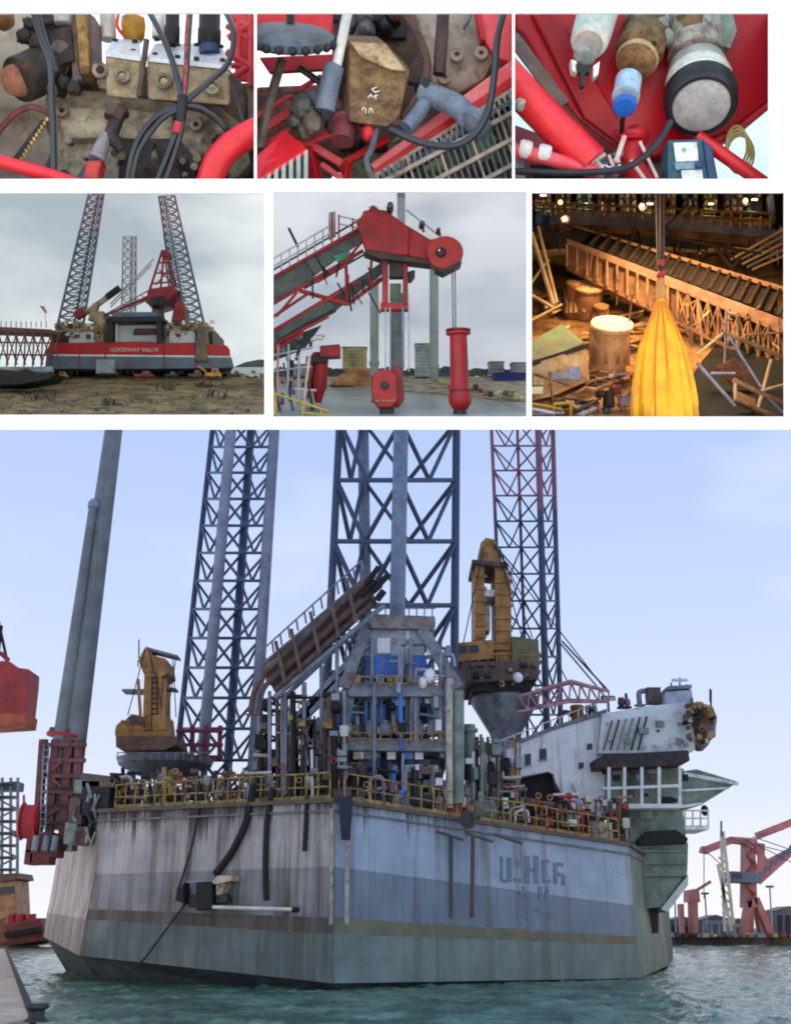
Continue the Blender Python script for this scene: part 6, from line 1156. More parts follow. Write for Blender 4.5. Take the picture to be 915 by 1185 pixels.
# lattice legs (bracing too fine to pick apart singly is one piece each)
def small_leg(lab, bot, top, nb, mt, mt2, r_, Y, split=.7):
    t = thing('lattice_leg', lab, 'rig leg', c((bot[0]+bot[1])/2, bot[2], Y), 'lattice legs of the red hulled rig'); w0 = (bot[1]-bot[0])*ck(Y)*.5
    P = [[c(bot[0], bot[2], Y), c(bot[1], bot[3], Y+.1), c(bot[1]-(bot[1]-bot[0])*.35, bot[3], Y+w0*2)], [c(top[0], top[2], Y), c(top[1], top[3], Y+.1), c(top[1]-(top[1]-top[0])*.35, top[3], Y+w0*1.2)]]
    for i in range(3):
        md = lerp(P[0][i], P[1][i], split); rod('chord', P[0][i], md, r_*ck(Y), mt, t, 6); rod('chord', md, P[1][i], r_*ck(Y)*.8, mt2, t, 6)
    b1, b2 = B(), B()
    for k in range(nb):
        s0, s1 = k/nb, (k+1)/nb; bb = b2 if s0 > split else b1
        for i in range(3):
            j = (i+1) % 3; p, q = lerp(P[0][i], P[1][i], s0), lerp(P[0][j], P[1][j], s0); p2, q2 = lerp(P[0][i], P[1][i], s1), lerp(P[0][j], P[1][j], s1)
            for u, w_ in ((p, q2), (q, p2), (p2, q2)): bb.cyl(u, w_, r_*.42*ck(Y), n=5)
    b1.build('bracing', mt, t, kind='stuff'); b2.build('upper_bracing', mt2, t, kind='stuff'); return t
lg1 = paint((104, 114, 128), (78, 88, 102), 6, .5); lg2 = paint((150, 120, 128), (120, 92, 100), 6, .5); lg3 = paint((170, 160, 164), (146, 132, 138), 6, .5)
small_leg('tall lattice leg leaning inward at the left of the red hull', (67, 97, 376, 374), (104, 121, 220, 220), 17, lg1, lg2, 1.5, Yr+.9)
small_leg('tall lattice leg leaning inward at the right of the red hull', (236, 205, 374, 374), (202, 184, 226, 227), 17, lg1, lg2, 1.5, Yr+.9)
small_leg('pale distant lattice leg between the two leaning ones', (141, 157, 366, 366), (143, 158, 274, 274), 9, lg3, lg3, 1.1, Yr+1.6)
# red derrick crane and booms
rc = thing('derrick_crane', 'red A frame deck crane on a pale pedestal beside the right leg', 'crane', c(183, 372, Yr+.6)); rdk = paint((150, 38, 44), (104, 28, 36), 5, .55, rust=.3); yk4 = Yr+.5
for (x0, y0, x1, y1, r_) in ((188, 290, 172, 340, 1.6), (190, 290, 186, 336, 1.4), (192, 290, 204, 332, 1.6), (190, 290, 196, 334, 1.2), (180, 316, 200, 316, 1), (184, 304, 196, 304, 1), (176, 328, 203, 326, 1), (180, 330, 196, 312, .8), (184, 312, 200, 328, .8)): ccyl('frame_bar', (x0, y0, yk4), (x1, y1, yk4+.02), r_, rdk, rc, n=6)
cprism('head', [(186, 296), (187, 289), (194, 289), (195, 297)], yk4-.05, .3, rdk, rc, .01); cprism('machinery', [(168, 350), (172, 334), (200, 330), (206, 336), (200, 342), (192, 350), (178, 354)], yk4-.1, .7, rdk, rc, .02); cprism('counterweight', [(174, 344), (190, 342), (192, 352), (174, 354)], yk4-.2, .3, dk1, rc, .01); B().lathe(c(183, 371, yk4+.2), V(0, 0, 1), [(0, 8*ck(yk4)), (.2, 7*ck(yk4)), (.24, 10*ck(yk4)), (.28, 10*ck(yk4))], 14).build('pedestal', paint((176, 140, 136), None, 4, .6), rc, smooth=True)
ccyl('boom', (176, 342, yk4), (120, 366, yk4-.2), 2.2, rdk, rc, r2=1.2, n=6)
tb4 = thing('pale_boom', 'pale lattice boom reaching up right in front of the middle leg', 'boom', c(120, 366, Yr+.4)); 
for (x0, y0, x1, y1) in ((118, 366, 176, 334), (120, 370, 178, 344), (128, 352, 178, 300), (128, 356, 176, 306)): ccyl('chord', (x0, y0, Yr+.7), (x1, y1, Yr+.7), .8, lg3, tb4, n=5)
for q in range(9): t_ = q/9; ccyl('brace', (118+58*t_, 366-32*t_, Yr+.7), (126+58*t_, 367-27*t_, Yr+.7), .6, lg3, tb4, n=5)
db4 = thing('dark_boom', 'dark tipped stubby boom leaning right beside the left leg', 'boom', c(106, 372, Yr+.3)); ccyl('boom', (100, 362, Yr+.5), (130, 340, Yr+.5), 3.4, tanm, db4, n=8); ccyl('tip', (124, 344, Yr+.45), (139, 333, Yr+.45), 4, dk2, db4, n=8); ccyl('base', (106, 372, Yr+.4), (112, 352, Yr+.4), 4.5, tanm, db4, n=8); ccyl('red_machinery', (88, 366, Yr+.4), (98, 360, Yr+.4), 6, rdk, db4, n=8)
cprism('right_machinery', [(198, 372), (202, 352), (208, 346), (214, 356), (214, 372)], Yr+.4, .4, rdk, rc, .01)
# left trestle and barge
tr4 = thing('trestle', 'rusty red brown steel trestle pier left of the red hull', 'trestle', c(30, 424, Yr-.6)); rb4 = paint((112, 74, 62), (78, 52, 46), 5, .7, rust=.4)
cprism('deck', [(-20, 383), (-20, 377), (60, 381), (62, 386)], Yr-.7, .4, rb4, tr4, .01)
for q in range(8): x = -12+q*10; rod('post', c(x, 424, Yr-.7), c(x+2, 382, Yr-.7), .014, rb4, tr4, 6); rod('brace', c(x, 384, Yr-.68), c(x+12, 422, Yr-.68), .011, rb4, tr4, 5); rod('brace', c(x+12, 384, Yr-.68), c(x, 422, Yr-.68), .011, rb4, tr4, 5)
for y in (396, 410): rod('waler', c(-14, y, Yr-.72), c(62, y+1, Yr-.72), .013, rb4, tr4, 6)
for q in range(12): x = -10+q*5.8; rod('guard_post', c(x, 379, Yr-.7), c(x, 372, Yr-.7), .007, rb4, tr4, 5)
ba4 = thing('moored_barge', 'long black barge lying on the mud at the far left', 'barge', c(25, 446, Yr-1.6)); cprism('hull', [(-20, 432), (64, 431), (58, 440), (20, 446), (-20, 446)], Yr-1.7, .5, dk2, ba4, .02); cprism('deck_load', [(-8, 433), (0, 427), (20, 429), (30, 426), (44, 432)], Yr-1.6, .3, dk1, ba4, .01); cprism('pale_strip', [(-20, 431), (-20, 425), (60, 424), (60, 430)], Yr-1.1, .1, paint((150, 170, 176), None, 3, .6), ba4, 0)
# small vehicles and stores below the hull
for (x, y, w_, h_, cc, nm, cat, lab) in ((246, 437, 18, 11, (210, 140, 50), 'excavator', 'excavator', 'orange excavator parked below the right end of the hull'), (291, 437, 16, 9, (206, 200, 180), 'parked_van', 'van', 'cream van parked at the right edge of the mud'), (166, 437, 22, 8, (150, 40, 44), 'flat_truck', 'truck', 'dark red flat truck below the lettering'), (226, 437, 16, 9, (90, 72, 60), 'tipper_truck', 'truck', 'brown tipper truck left of the orange excavator'), (272, 436, 12, 7, (70, 74, 80), 'parked_car', 'car', 'dark car between the excavator and the cream van'), (70, 437, 14, 7, (196, 140, 70), 'loader', 'loader', 'tan loader at the left below the hull end'), (198, 436, 14, 6, (60, 60, 66), 'parked_car', 'car', 'black car below the hull right of the lettering')):
    y4 = Yr-.7; t = thing(nm, lab, cat, c(x, y, y4)); mt = paint(cc, None, 5, .5)
    cprism('body', [(x-w_/2, y-1), (x-w_/2, y-h_*.55), (x+w_/2, y-h_*.55), (x+w_/2, y-1)], y4, .14, mt, t, .008); cprism('cab', [(x-w_*.1, y-h_*.5), (x-w_*.05, y-h_), (x+w_*.3, y-h_), (x+w_*.38, y-h_*.5)], y4+.01, .12, mt, t, .008); cprism('window', [(x, y-h_*.58), (x+.5, y-h_*.9), (x+w_*.24, y-h_*.9), (x+w_*.28, y-h_*.58)], y4-.006, .02, glass, t, 0)
    for dx in (-.3, .3): B().cyl(c(x+dx*w_, y-1, y4-.02), c(x+dx*w_, y-1, y4+.16), 1.6*ck(y4), n=10).build('wheel', dk2, t, smooth=True)
    if nm == 'excavator': ccyl('arm', (x-w_*.4, y-h_*.6, y4), (x-w_*.9, y-h_*1.2, y4), 1, mt, t, n=6)
hi4 = B().prism([c(262, 434, 6.4), c(272, 424, 6.4), (c(284, 419, 6.4)), c(300, 416, 6.4), c(320, 417, 6.4), c(320, 436, 6.4)], V(0, .3, 0)).build('wooded_hill', paint((92, 102, 98), (70, 80, 78), 3, .9, bump=.5)); hi4['kind'] = 'structure'
wl4 = B().prism([c(-60, 435, 6.3), c(-60, 424, 6.3), c(340, 425, 6.3), c(340, 435, 6.3)], V(0, .1, 0)).build('far_water', paint((196, 206, 206), (176, 188, 190), 2, .4)); wl4['kind'] = 'structure'
fg4 = thing('signal_flag', 'small yellow flag on a thin pole above the trestle', 'flag', c(52, 380, Yr-.5)); cprism('cloth', [(46, 354), (50, 354), (55, 361), (53, 363)], Yr-.5, .01, gold, fg4, 0); rod('pole', c(54, 380, Yr-.5), c(52, 354, Yr-.49), .004, lg3, fg4, 5)
# ================================================================== centre opening: red crane boom head over a harbour (leaning frame)
frame(CASE); clip_to(HOLES[4])
def wfn5(u, v): p = c(290 + u*350, 488 - 46*v, .05 + 5.6*v); p.z += .006*noise.noise(V(u*40, v*40, 0)); return p
w5 = B().grid(wfn5, 60, 40).build('harbour_basin', water_mat('basin_water', (120, 130, 128), (146, 156, 152), 3, .5, .3), smooth=True); w5['kind'] = 'structure'
rd5 = paint((146, 24, 28), (108, 18, 24), 4, .5, rust=.2, rcol=(90, 30, 30)); rd6 = paint((160, 26, 26), (128, 20, 22), 4, .45, rust=.15); grt = paint((92, 106, 102), (64, 76, 76), 5, .7, rust=.3); gal = paint((164, 170, 172), (130, 138, 142), 5, .5); pol = paint((150, 162, 154), (124, 138, 132), 3, .6); dgr = paint((70, 84, 80), (48, 60, 60), 5, .7)
# far shore
Y5 = 5.5
def wd5(py): return .05 + 5.6*(488-py)/46
sh5 = B().prism([c(290, 446, wd5(447)), c(400, 446, wd5(447)), c(500, 454, wd5(456)), c(560, 460, wd5(462)), c(640, 466, wd5(468)), c(640, 436, 6.0), c(290, 436, 6.0)], V(0, 0, -.06)).build('far_quay', paint((176, 166, 140), (120, 112, 98), 4, .8, rust=.5, rcol=(90, 84, 70))); sh5['kind'] = 'structure'
tre = B()
for q in range(60): x = 320+q*5; tre.blob(c(x, 432+rnd.uniform(-2, 2), Y5+.7), rnd.uniform(5, 9)*ck(Y5), .1, rnd.uniform(4, 7)*ck(Y5), 8, 6, .4, q)
tw5 = tre.build('far_woods', paint((82, 94, 86), (58, 70, 66), 5, .9, bump=.5)); tw5['kind'] = 'stuff'
for (x0, x1, y0, y1, cc, lab) in ((566, 583, 419, 432, (150, 156, 160), 'grey block of flats behind the woods, left one'), (592, 612, 420, 432, (156, 160, 162), 'grey block of flats at the right edge behind the woods'), (572, 615, 432, 442, (36, 60, 150), 'long bright blue shed on the far quay'), (396, 424, 402, 426, (196, 190, 130), 'pale yellow gantry crane modelled as a building beyond the hook block'), (340, 372, 422, 436, (170, 176, 178), 'grey shed beyond the red unit'), (480, 500, 398, 436, (186, 206, 200), 'pale green tower block beside the pale pole')):  # the pale yellow one stands in for a gantry crane
    t = thing('far_building', lab, 'building', c((x0+x1)/2, y1, Y5+.3)); mt = paint(cc, None, 4, .6); z = Y5 + (.3 if cc[2] != 150 else -.1)
    cprism('wall', [(x0, y1), (x0, y0), (x1, y0), (x1, y1)], z, .3, mt, t, .005); cprism('roof', [(x0-.6, y0+.5), (x0-.6, y0-1), (x1+.6, y0-1), (x1+.6, y0+.5)], z-.01, .34, paint(tuple(int(v*.7) for v in cc), None, 4, .6), t, 0)
    for x in range(int(x0)+2, int(x1)-2, 4):
        for y in range(int(y0)+3, int(y1)-2, 4): cprism('window', [(x, y+2), (x, y), (x+2, y), (x+2, y+2)], z-.012, .015, paint(tuple(int(v*.82) for v in cc), None, 4, .5), t, 0)  # window tone lightened towards the wall's, painting in haze
hp5 = thing('ore_heap', 'orange brown heap on the far quay left of the hook block', 'heap', c(410, 446, Y5-.3)); B().prism([c(380, 446, Y5-.6), c(392, 434, Y5-.5), c(410, 424, Y5-.5), c(430, 426, Y5-.5), c(440, 448, Y5-.6)], V(0, .4, 0)).build('heap', paint((186, 140, 96), (140, 96, 66), 6, .9, rust=.3, bump=.5), hp5, bevel=.04)
ORD5 = 'first second third fourth fifth sixth seventh eighth ninth tenth eleventh twelfth thirteenth fourteenth fifteenth sixteenth seventeenth eighteenth nineteenth twentieth'.split()
for q in range(20):
    x = 498+q*5.8; y = 441+q*1.0+rnd.uniform(-2, 3); cc = rnd.choice([(206, 190, 96), (190, 180, 120), (60, 56, 56), (214, 206, 190), (170, 80, 70), (120, 124, 96), (150, 120, 80)])
    tag(B().box(c(x, y, wd5(y+9)), rnd.uniform(4, 8)*ck(4), .12, rnd.uniform(3, 7)*ck(4)).build('stored_crate', paint(cc, None, 5, .6), bevel=.01), f'{ORD5[q]} stored crate from the left on the yellow far quay', 'crate', 'stored crates on the far quay')
# poles
for (x, y0, y1, r_, mt, lab) in ((502, 296, 440, 5.2, pol, 'pale green spud pole standing right of the vertical frame'), (433, 312, 436, 5, pol, 'pale green spud pole left of the vertical frame'), (459, 340, 440, 7.5, paint((124, 132, 134), (96, 104, 108), 4, .6, rust=.3), 'thick grey spud pole behind the ropes')):
    t = thing('spud_pole', lab, 'pole', c(x, y1, 4.0)); ccyl('pole', (x, y1, 4.0), (x, y0, 4.0), r_, mt, t); ccyl('collar', (x, y1-14, 4.0), (x, y1-18, 4.0), r_*1.2, mt, t)
tp5 = thing('grey_pole', 'grey pole with pinkish cap rising above the crane head', 'pole', c(465, 262, 2.6)); ccyl('pole', (464, 262, 2.6), (464, 230, 2.6), 4.6, gal, tp5); ccyl('cap', (464, 230, 2.6), (464, 222, 2.6), 4.8, paint((150, 130, 134), None, 5, .5), tp5); ccyl('stay', (470, 243, 2.5), (512, 276, 2.2), 1, gal, tp5, n=6)
# boom with walkways
bo5 = thing('crane_boom', 'red crane boom with grey grating walkways rising from the lower left', 'boom', c(330, 400, 2.0))
def bp5(nm, pts, y, dep, mt, bev=.008): return cprism(nm, pts, y, dep, mt, bo5, bev)
bp5('walkway_floor', [(310, 352), (310, 322), (412, 264), (424, 276), (400, 292), (340, 336)], 1.7, .05, grt); bp5('walkway_floor', [(310, 408), (310, 384), (420, 318), (446, 300), (446, 314), (404, 346), (390, 358), (345, 380)], 1.9, .05, grt); bp5('green_net', [(384, 296), (404, 290), (410, 300), (394, 306)], 1.65, .05, paint((56, 140, 110), None, 6, .6)); bp5('under_box', [(316, 386), (350, 364), (380, 348), (388, 356), (350, 376), (318, 396)], 1.6, .3, dgr); bp5('lower_net', [(310, 420), (310, 400), (372, 376), (352, 404)], 2.2, .04, dgr)
for (x0, y0, x1, y1, r_) in ((308, 326, 428, 258, 2.4), (308, 356, 420, 290, 2.2), (308, 388, 414, 326, 2.6), (308, 372, 356, 340, 1.8), (346, 336, 402, 352, 2.6), (402, 352, 448, 318, 2.6), (400, 300, 402, 352, 2), (366, 326, 400, 306, 2.4), (310, 402, 380, 366, 2), (308, 412, 352, 384, 2), (402, 346, 402, 318, 2), (344, 338, 320, 366, 1.6), (428, 268, 446, 300, 2.4), (420, 278, 402, 300, 1.6), (430, 296, 428, 330, 1.6)): rod('chord', c(x0, y0, 1.62), c(x1, y1, 1.62), r_*ck(1.6), rd5, bo5, 8)
for (x0, y0, x1, y1) in ((310, 316, 420, 252), (308, 332, 420, 268), (352, 334, 440, 284)): rod('dark_cable', c(x0, y0, 1.75), c(x1, y1, 1.75), .014, dk2, bo5, 6)
for (d, r_) in ((10, .9), (19, .9)): rod('hand_rail', c(310, 322-d, 1.66), c(384, 279-d, 1.66), r_*ck(1.6), gal, bo5, 6); rod('hand_rail', c(392, 262-d+7, 1.66), c(424, 266-d+10, 1.66), r_*ck(1.6), gal, bo5, 6)
for q in range(8): x = 316+q*9.6; rod('rail_post', c(x, 322-(x-310)*.58, 1.66), c(x, 302-(x-310)*.58, 1.66), .8*ck(1.6), gal, bo5, 6)
for x in (384, 392, 408): rod('rail_post', c(x, 282, 1.64), c(x, 246+(x-384)*.3, 1.64), 1*ck(1.6), rd5, bo5, 6)
bp5('rail_cabinet', [(380, 276), (380, 246), (388, 244), (388, 272)], 1.72, .1, paint((176, 166, 164), None, 5, .6)); ccyl('antenna', (345, 286, 1.7), (334, 264, 1.7), 1.6, dk2, bo5, n=6)
for q in range(16): x, y = rnd.uniform(350, 430), rnd.uniform(290, 340); ccyl('hose', (x, y, 1.58), (x+rnd.uniform(-4, 14), y+rnd.uniform(6, 26), 1.55), rnd.uniform(.7, 1.3), dk2, bo5, n=6)
# head and sheave
hd5 = thing('sheave_housing', 'red plated boom head with round sheave cheek at its right end', 'boom head', c(470, 305, 1.2))
cprism('head_plate', [(414, 262), (420, 248), (434, 241), (446, 243), (470, 260), (474, 262), (472, 296), (440, 294), (424, 290)], 1.2, .35, rd5, hd5, .02); cprism('arm_plate', [(470, 260), (498, 277), (512, 274), (504, 304), (472, 296)], 1.25, .28, paint((150, 28, 34), (116, 22, 28), 4, .5), hd5, .015)
cprism('under_plate', [(420, 292), (426, 288), (470, 296), (504, 303), (500, 306), (440, 299)], 1.17, .3, dk1, hd5, .01)
k5 = ck(1.1); B().prism([c(515+21*math.cos(a), 292+19*math.sin(a), 1.1) for a in [R(d) for d in range(-210, 60, 18)]] + [c(533, 300, 1.1), c(531, 304, 1.1), c(512, 312, 1.1), c(500, 306, 1.1)], V(0, .3, 0)).build('sheave_cheek', paint((158, 34, 32), (126, 26, 28), 4, .5), hd5, bevel=.015)
cprism('guard_edge', [(503, 308), (512, 312), (534, 302), (534, 305), (513, 316), (503, 311)], 1.05, .3, dk2, hd5, .008); B().lathe(c(510, 292, 1.1), V(0, -1, 0), [(0, 6*k5), (.05, 5*k5), (.06, 3*k5)], 14).build('hub', dk2, hd5, smooth=True); B().lathe(c(508, 290, 1.05), V(0, -1, 0), [(0, 1.5*k5), (.04, 1*k5)], 8).build('pin', wht, hd5)
for (x, y, r_) in ((418, 258, 6), (424, 250, 6), (432, 244, 6)): B().blob(c(x, y, 1.4), r_*k5, .12, r_*k5, 10, 7, .3, x).build('edge_lug', rd5, hd5, smooth=True)
fl5 = [('black floodlight on the crane head beside the grey pole', 451, 238, 9, 11), ('black floodlight on the stay pipe above the arm', 488, 258, 8, 7), ('small black floodlight near the sheave cheek', 507, 265, 6, 5)]
for lab, x, y, w_, h_ in fl5:
    t = thing('floodlight', lab, 'floodlight', c(x, y+h_*1.2, 1.2)); cprism('housing', [(x-w_*.5, y+h_*.3), (x-w_*.2, y-h_*.5), (x+w_*.4, y-h_*.4), (x+w_*.5, y+h_*.2), (x, y+h_*.55)], 1.15, .2, dk2, t, .02); ccyl('bracket', (x, y, 1.25), (x+2, y+h_*1.5, 1.3), 1.6, rd5, t, n=8); cprism('lens', [(x-w_*.2, y+h_*.2), (x-w_*.1, y-h_*.25), (x+w_*.25, y-h_*.2), (x+w_*.3, y+h_*.1)], 1.14, .02, paint((90, 100, 120), None, 4, .2), t, 0)
# hanging frame
vf = thing('guide_cage', 'red rectangular guide frame hanging below the boom head', 'guide cage', c(458, 358, 1.3))
for (x0, x1, y0, y1, mt) in ((442, 449, 292, 354, rd5), (466, 472, 292, 354, paint((110, 24, 30), (80, 18, 24), 4, .5)), (440, 474, 350, 358, rd5), (450, 466, 300, 320, dk1)): cprism('member', [(x0, y1), (x0, y0), (x1, y0), (x1, y1)], 1.3, .2, mt, vf, .01)
cprism('green_panel', [(451, 348), (451, 328), (464, 328), (464, 348)], 1.5, .04, paint((120, 150, 120), None, 4, .6), vf, 0); cprism('bracket', [(472, 314), (480, 312), (480, 320), (476, 326), (472, 326)], 1.35, .1, dk2, vf, .01)
ro5 = 'hoist ropes below the hanging frame'
for q, (x, y0, y1, r_, mt, lab) in enumerate(((446, 356, 428, .8, gal, 'leftmost thin hoist rope of the hook block'), (451, 356, 428, 1.0, gal, 'second hoist rope from the left of the hook block'), (466, 356, 426, 1.6, lg1, 'dark thick hoist rope right of the spud pole'), (473, 340, 430, .9, gal, 'rightmost thin hoist rope of the hook block'), (524, 304, 384, .9, lg1, 'left rope of the red cylinder weight'), (527, 304, 384, .9, lg1, 'right rope of the red cylinder weight'))):
    tag(B().cyl(c(x, y1, 1.3), c(x-(1 if q > 3 else 0), y0, 1.3), r_*ck(1.3), n=7).build('hoist_rope', mt, smooth=True), lab, 'rope')
hk5 = thing('hook_block', 'red rounded hook block with black centre hole on four ropes', 'hook block', c(449, 484, 1.2))
cprism('cheek', [(430, 463), (430, 440), (434, 431), (442, 427), (452, 428), (458, 434), (460, 463), (453, 472), (437, 472)], 1.1, .1, paint((156, 16, 20), (120, 12, 16), 4, .45), hk5, .02); cprism('rear_cheek', [(448, 464), (448, 438), (456, 424), (462, 422), (466, 434), (468, 462), (460, 472)], 1.25, .12, paint((130, 20, 26), (100, 16, 20), 4, .5), hk5, .02); B().lathe(c(445, 446, 1.1), V(0, -1, 0), [(0, 5*ck(1.1)), (.03, 4.5*ck(1.1)), (.031, 3*ck(1.1))], 16).build('axle_hole', dk2, hk5, smooth=True)
for (x0, x1) in ((434, 439), (441, 445), (447, 452), (453, 457)): cprism('load_mark', [(x0, 464.4), (x0, 462.6), (x1, 462.6), (x1, 464.4)], 1.09, .02, gold, hk5, 0)
cprism('hook_top', [(438, 470), (457, 470), (455, 479), (450, 490), (442, 490)], 1.15, .12, dk2, hk5, .02); B().cyl(c(431, 466, 1.12), c(431, 436, 1.12), .012).build('edge_bolt', dk2, hk5)
wt5 = thing('weight_cylinder', 'long red cylinder weight with flange and ball hanging from the sheave', 'hook weight', c(531, 490, 1.2)); k6 = ck(1.2)
B().lathe(c(530, 384, 1.2), V(.028, 0, -1), [(0, 14*k6), (.03, 14.5*k6), (.05, 10*k6), (.74, 11*k6), (.76, 12*k6), (.8, 13.6*k6), (.9, 13*k6), (.98, 9*k6), (1.0, 5.5*k6), (1.02, 5*k6)], 22).build('body', rd6, wt5, smooth=True); B().lathe(c(532, 473, 1.2), V(0, 0, -1), [(0, 6*k6), (.04, 8*k6), (.12, 7*k6), (.2, 5*k6)], 14).build('swivel', dk2, wt5, smooth=True); B().lathe(c(530, 383, 1.2), V(0, 0, 1), [(0, 14.5*k6), (.02, 14.5*k6)], 22).build('top_flange', paint((110, 20, 24), None, 4, .5), wt5, smooth=True); B().ring(c(532, 453, 1.2), V(0, 0, 1), 11*k6, 12.6*k6, .02, 22).build('band', paint((110, 20, 24), None, 4, .5), wt5, smooth=True)
# left machinery
ru5 = thing('red_unit', 'red box and cylinder unit behind the scaffold at the lower left', 'machinery', c(376, 470, 2.2))
cprism('box', [(370, 413), (370, 400), (393, 398), (393, 412)], 2.1, .3, rd5, ru5, .01); B().lathe(c(368, 466, 2.3), V(.06, 0, 1), [(0, 4*ck(2.3)), (.12, 6*ck(2.3)), (.2, 9*ck(2.3)), (.62, 9*ck(2.3)), (.66, 10*ck(2.3)), (.68, 10*ck(2.3))], 16).build('cylinder', rd6, ru5, smooth=True); cprism('dark_cap', [(358, 420), (360, 410), (378, 412), (378, 420)], 2.15, .2, dk1, ru5, .01); cprism('shade_frame', [(352, 460), (354, 412), (360, 412), (360, 462)], 2.2, .1, rd5, ru5, .01)
sf5 = thing('scaffold', 'grey and pink scaffold legs at the lower left of the boom', 'scaffold', c(340, 490, 1.6))
for (x0, y0, x1, y1, r_, mt) in ((358, 412, 350, 480, 2, paint((206, 186, 180), None, 5, .5)), (346, 400, 345, 486, 1.6, gal), (334, 398, 332, 486, 1.4, gal), (322, 400, 320, 486, 1.6, paint((180, 140, 136), None, 5, .5)), (350, 392, 344, 412, 2.2, dk2), (312, 412, 362, 402, 1.4, gal), (312, 430, 360, 424, 1.2, gal), (340, 450, 366, 452, 1.6, paint((206, 186, 180), None, 5, .5)), (328, 420, 340, 480, 1.2, dk1), (314, 420, 326, 486, 1.6, dk1), (356, 440, 364, 486, 2, dk1)): rod('tube', c(x0, y0, 1.6), c(x1, y1, 1.6), r_*ck(1.6), mt, sf5, 7)
for q in range(40): x, y = rnd.uniform(314, 360), rnd.uniform(388, 484); s_ = rnd.uniform(1.5, 5)*ck(1.8); B().box(c(x, y, 1.8), s_, s_, s_*rnd.uniform(.8, 3)).build('fitting', rnd.choice([gal, dk1, dk2, grt, lg1, rd5, gal]), sf5)
for q in range(12): x, y = rnd.uniform(316, 372), rnd.uniform(384, 398); B().box(c(x, y, 1.9), rnd.uniform(4, 10)*ck(1.9), .1, rnd.uniform(2, 5)*ck(1.9)).build('board', rnd.choice([gal, grt, wht]), sf5)
yr5 = thing('yellow_rail', 'yellow guard rail slanting across the lower left corner', 'railing', c(340, 484, 1.0)); yw = paint((206, 180, 64), None, 5, .5)
for (x0, y0, x1, y1) in ((308, 452, 380, 476), (350, 478, 400, 482), (308, 476, 346, 488)): rod('rail', c(x0, y0, 1.0), c(x1, y1, 1.0), 1.5*ck(1), yw, yr5, 7)
for x in (318, 350, 372): rod('post', c(x, 490, 1.0), c(x, 452+(x-308)*.33, 1.0), 1.4*ck(1), yw, yr5, 7)
# ================================================================== middle right opening: yellow load bag over a lamp lit yard at night (leaning frame)
frame(CASE); clip_to(HOLES[5])
UP = V(0, -.52, .85).normalized()
def fl6(px, py): return .5 + 6.2*(486-py)/262         # yard floor depth by picture row, seen from above
earth = paint((176, 124, 66), (112, 76, 42), 2.2, .85, rust=.5, rcol=(70, 46, 30), bump=.5)
def ffn(u, v): py = 490 - 268*v; p = c(590 + u*350, py, fl6(0, py)); p += UP*(.05*noise.noise(V(u*9, v*9, 0))); return p
y6 = B().grid(ffn, 80, 70).build('yard_floor', earth); y6['kind'] = 'structure'
st6 = paint((166, 116, 74), (110, 74, 50), 4, .7, rust=.4, rcol=(70, 44, 32)); pkb = paint((160, 116, 88), (122, 82, 58), 4, .6, rust=.35, rcol=(120, 70, 50)); dkb = paint((60, 42, 32), (38, 28, 22), 4, .8); crm = paint((214, 178, 128), (180, 138, 92), 4, .6, rust=.3, rcol=(130, 84, 50)); blk6 = paint((14, 12, 12), (9, 8, 8), 3, .9); grn = paint((96, 112, 78), (74, 84, 60), 4, .7, rust=.45, rcol=(110, 76, 50)); bpl = paint((150, 146, 160), (110, 104, 116), 4, .5)
def fpt(px, py, h=0.0): return c(px, py, fl6(px, py)) + UP*h
def at6(px, py, y): return c(px, py, y)
# lamps that light the yard
for (x, y, r_, pw, cc, lab) in ((648, 234, 3, 60, (255, 196, 110), 'glaring work lamp at the top left of the yard'), (653, 254, 2.4, 30, (255, 226, 180), 'white work lamp below the glaring one'), (862, 232, 3, 90, (255, 200, 130), 'work lamp among the lit stores at the top right'), (742, 238, 3, 80, (255, 190, 110), 'work lamp left of the hoist ropes among the lit stores')):
    t = thing('work_lamp', lab, 'work lamp', c(x, y+8, 1.7)); k = ck(1.6)
    B().lathe(c(x, y, 1.65), V(.1, -1, -.3), [(-.12, 3*k), (0, (r_+2)*k), (.04, (r_+2.4)*k)], 14).build('housing', dkb, t, smooth=True); B().lathe(c(x, y, 1.6), V(.1, -1, -.3), [(0, r_*k), (.02, r_*k*.8)], 14).build('lens', glow(cc, 2), t, smooth=True); rod('hanger', c(x, 214, 1.72), c(x, y, 1.72), .015, dkb, t, 6)
    ld = bpy.data.lights.new('work_lamp_light', 'SPOT'); ld.energy = pw/GAIN*3.2; ld.color = (1, .70, .36); ld.shadow_soft_size = .12; ld.spot_size = R(150); ld.spot_blend = .6
    lo_ = bpy.data.objects.new('work_lamp_light', ld); COL.objects.link(lo_); P_ = FM @ c(x+1, y+5, 1.5); lo_.location = P_
    tgt = FM @ (c(720, 430, 1.0) if x < 700 else c(800, 380, 2.2)); lo_.rotation_euler = (P_ - tgt).to_track_quat('Z', 'Y').to_euler(); lo_.parent = t; lo_.location = P_ - WL[t]
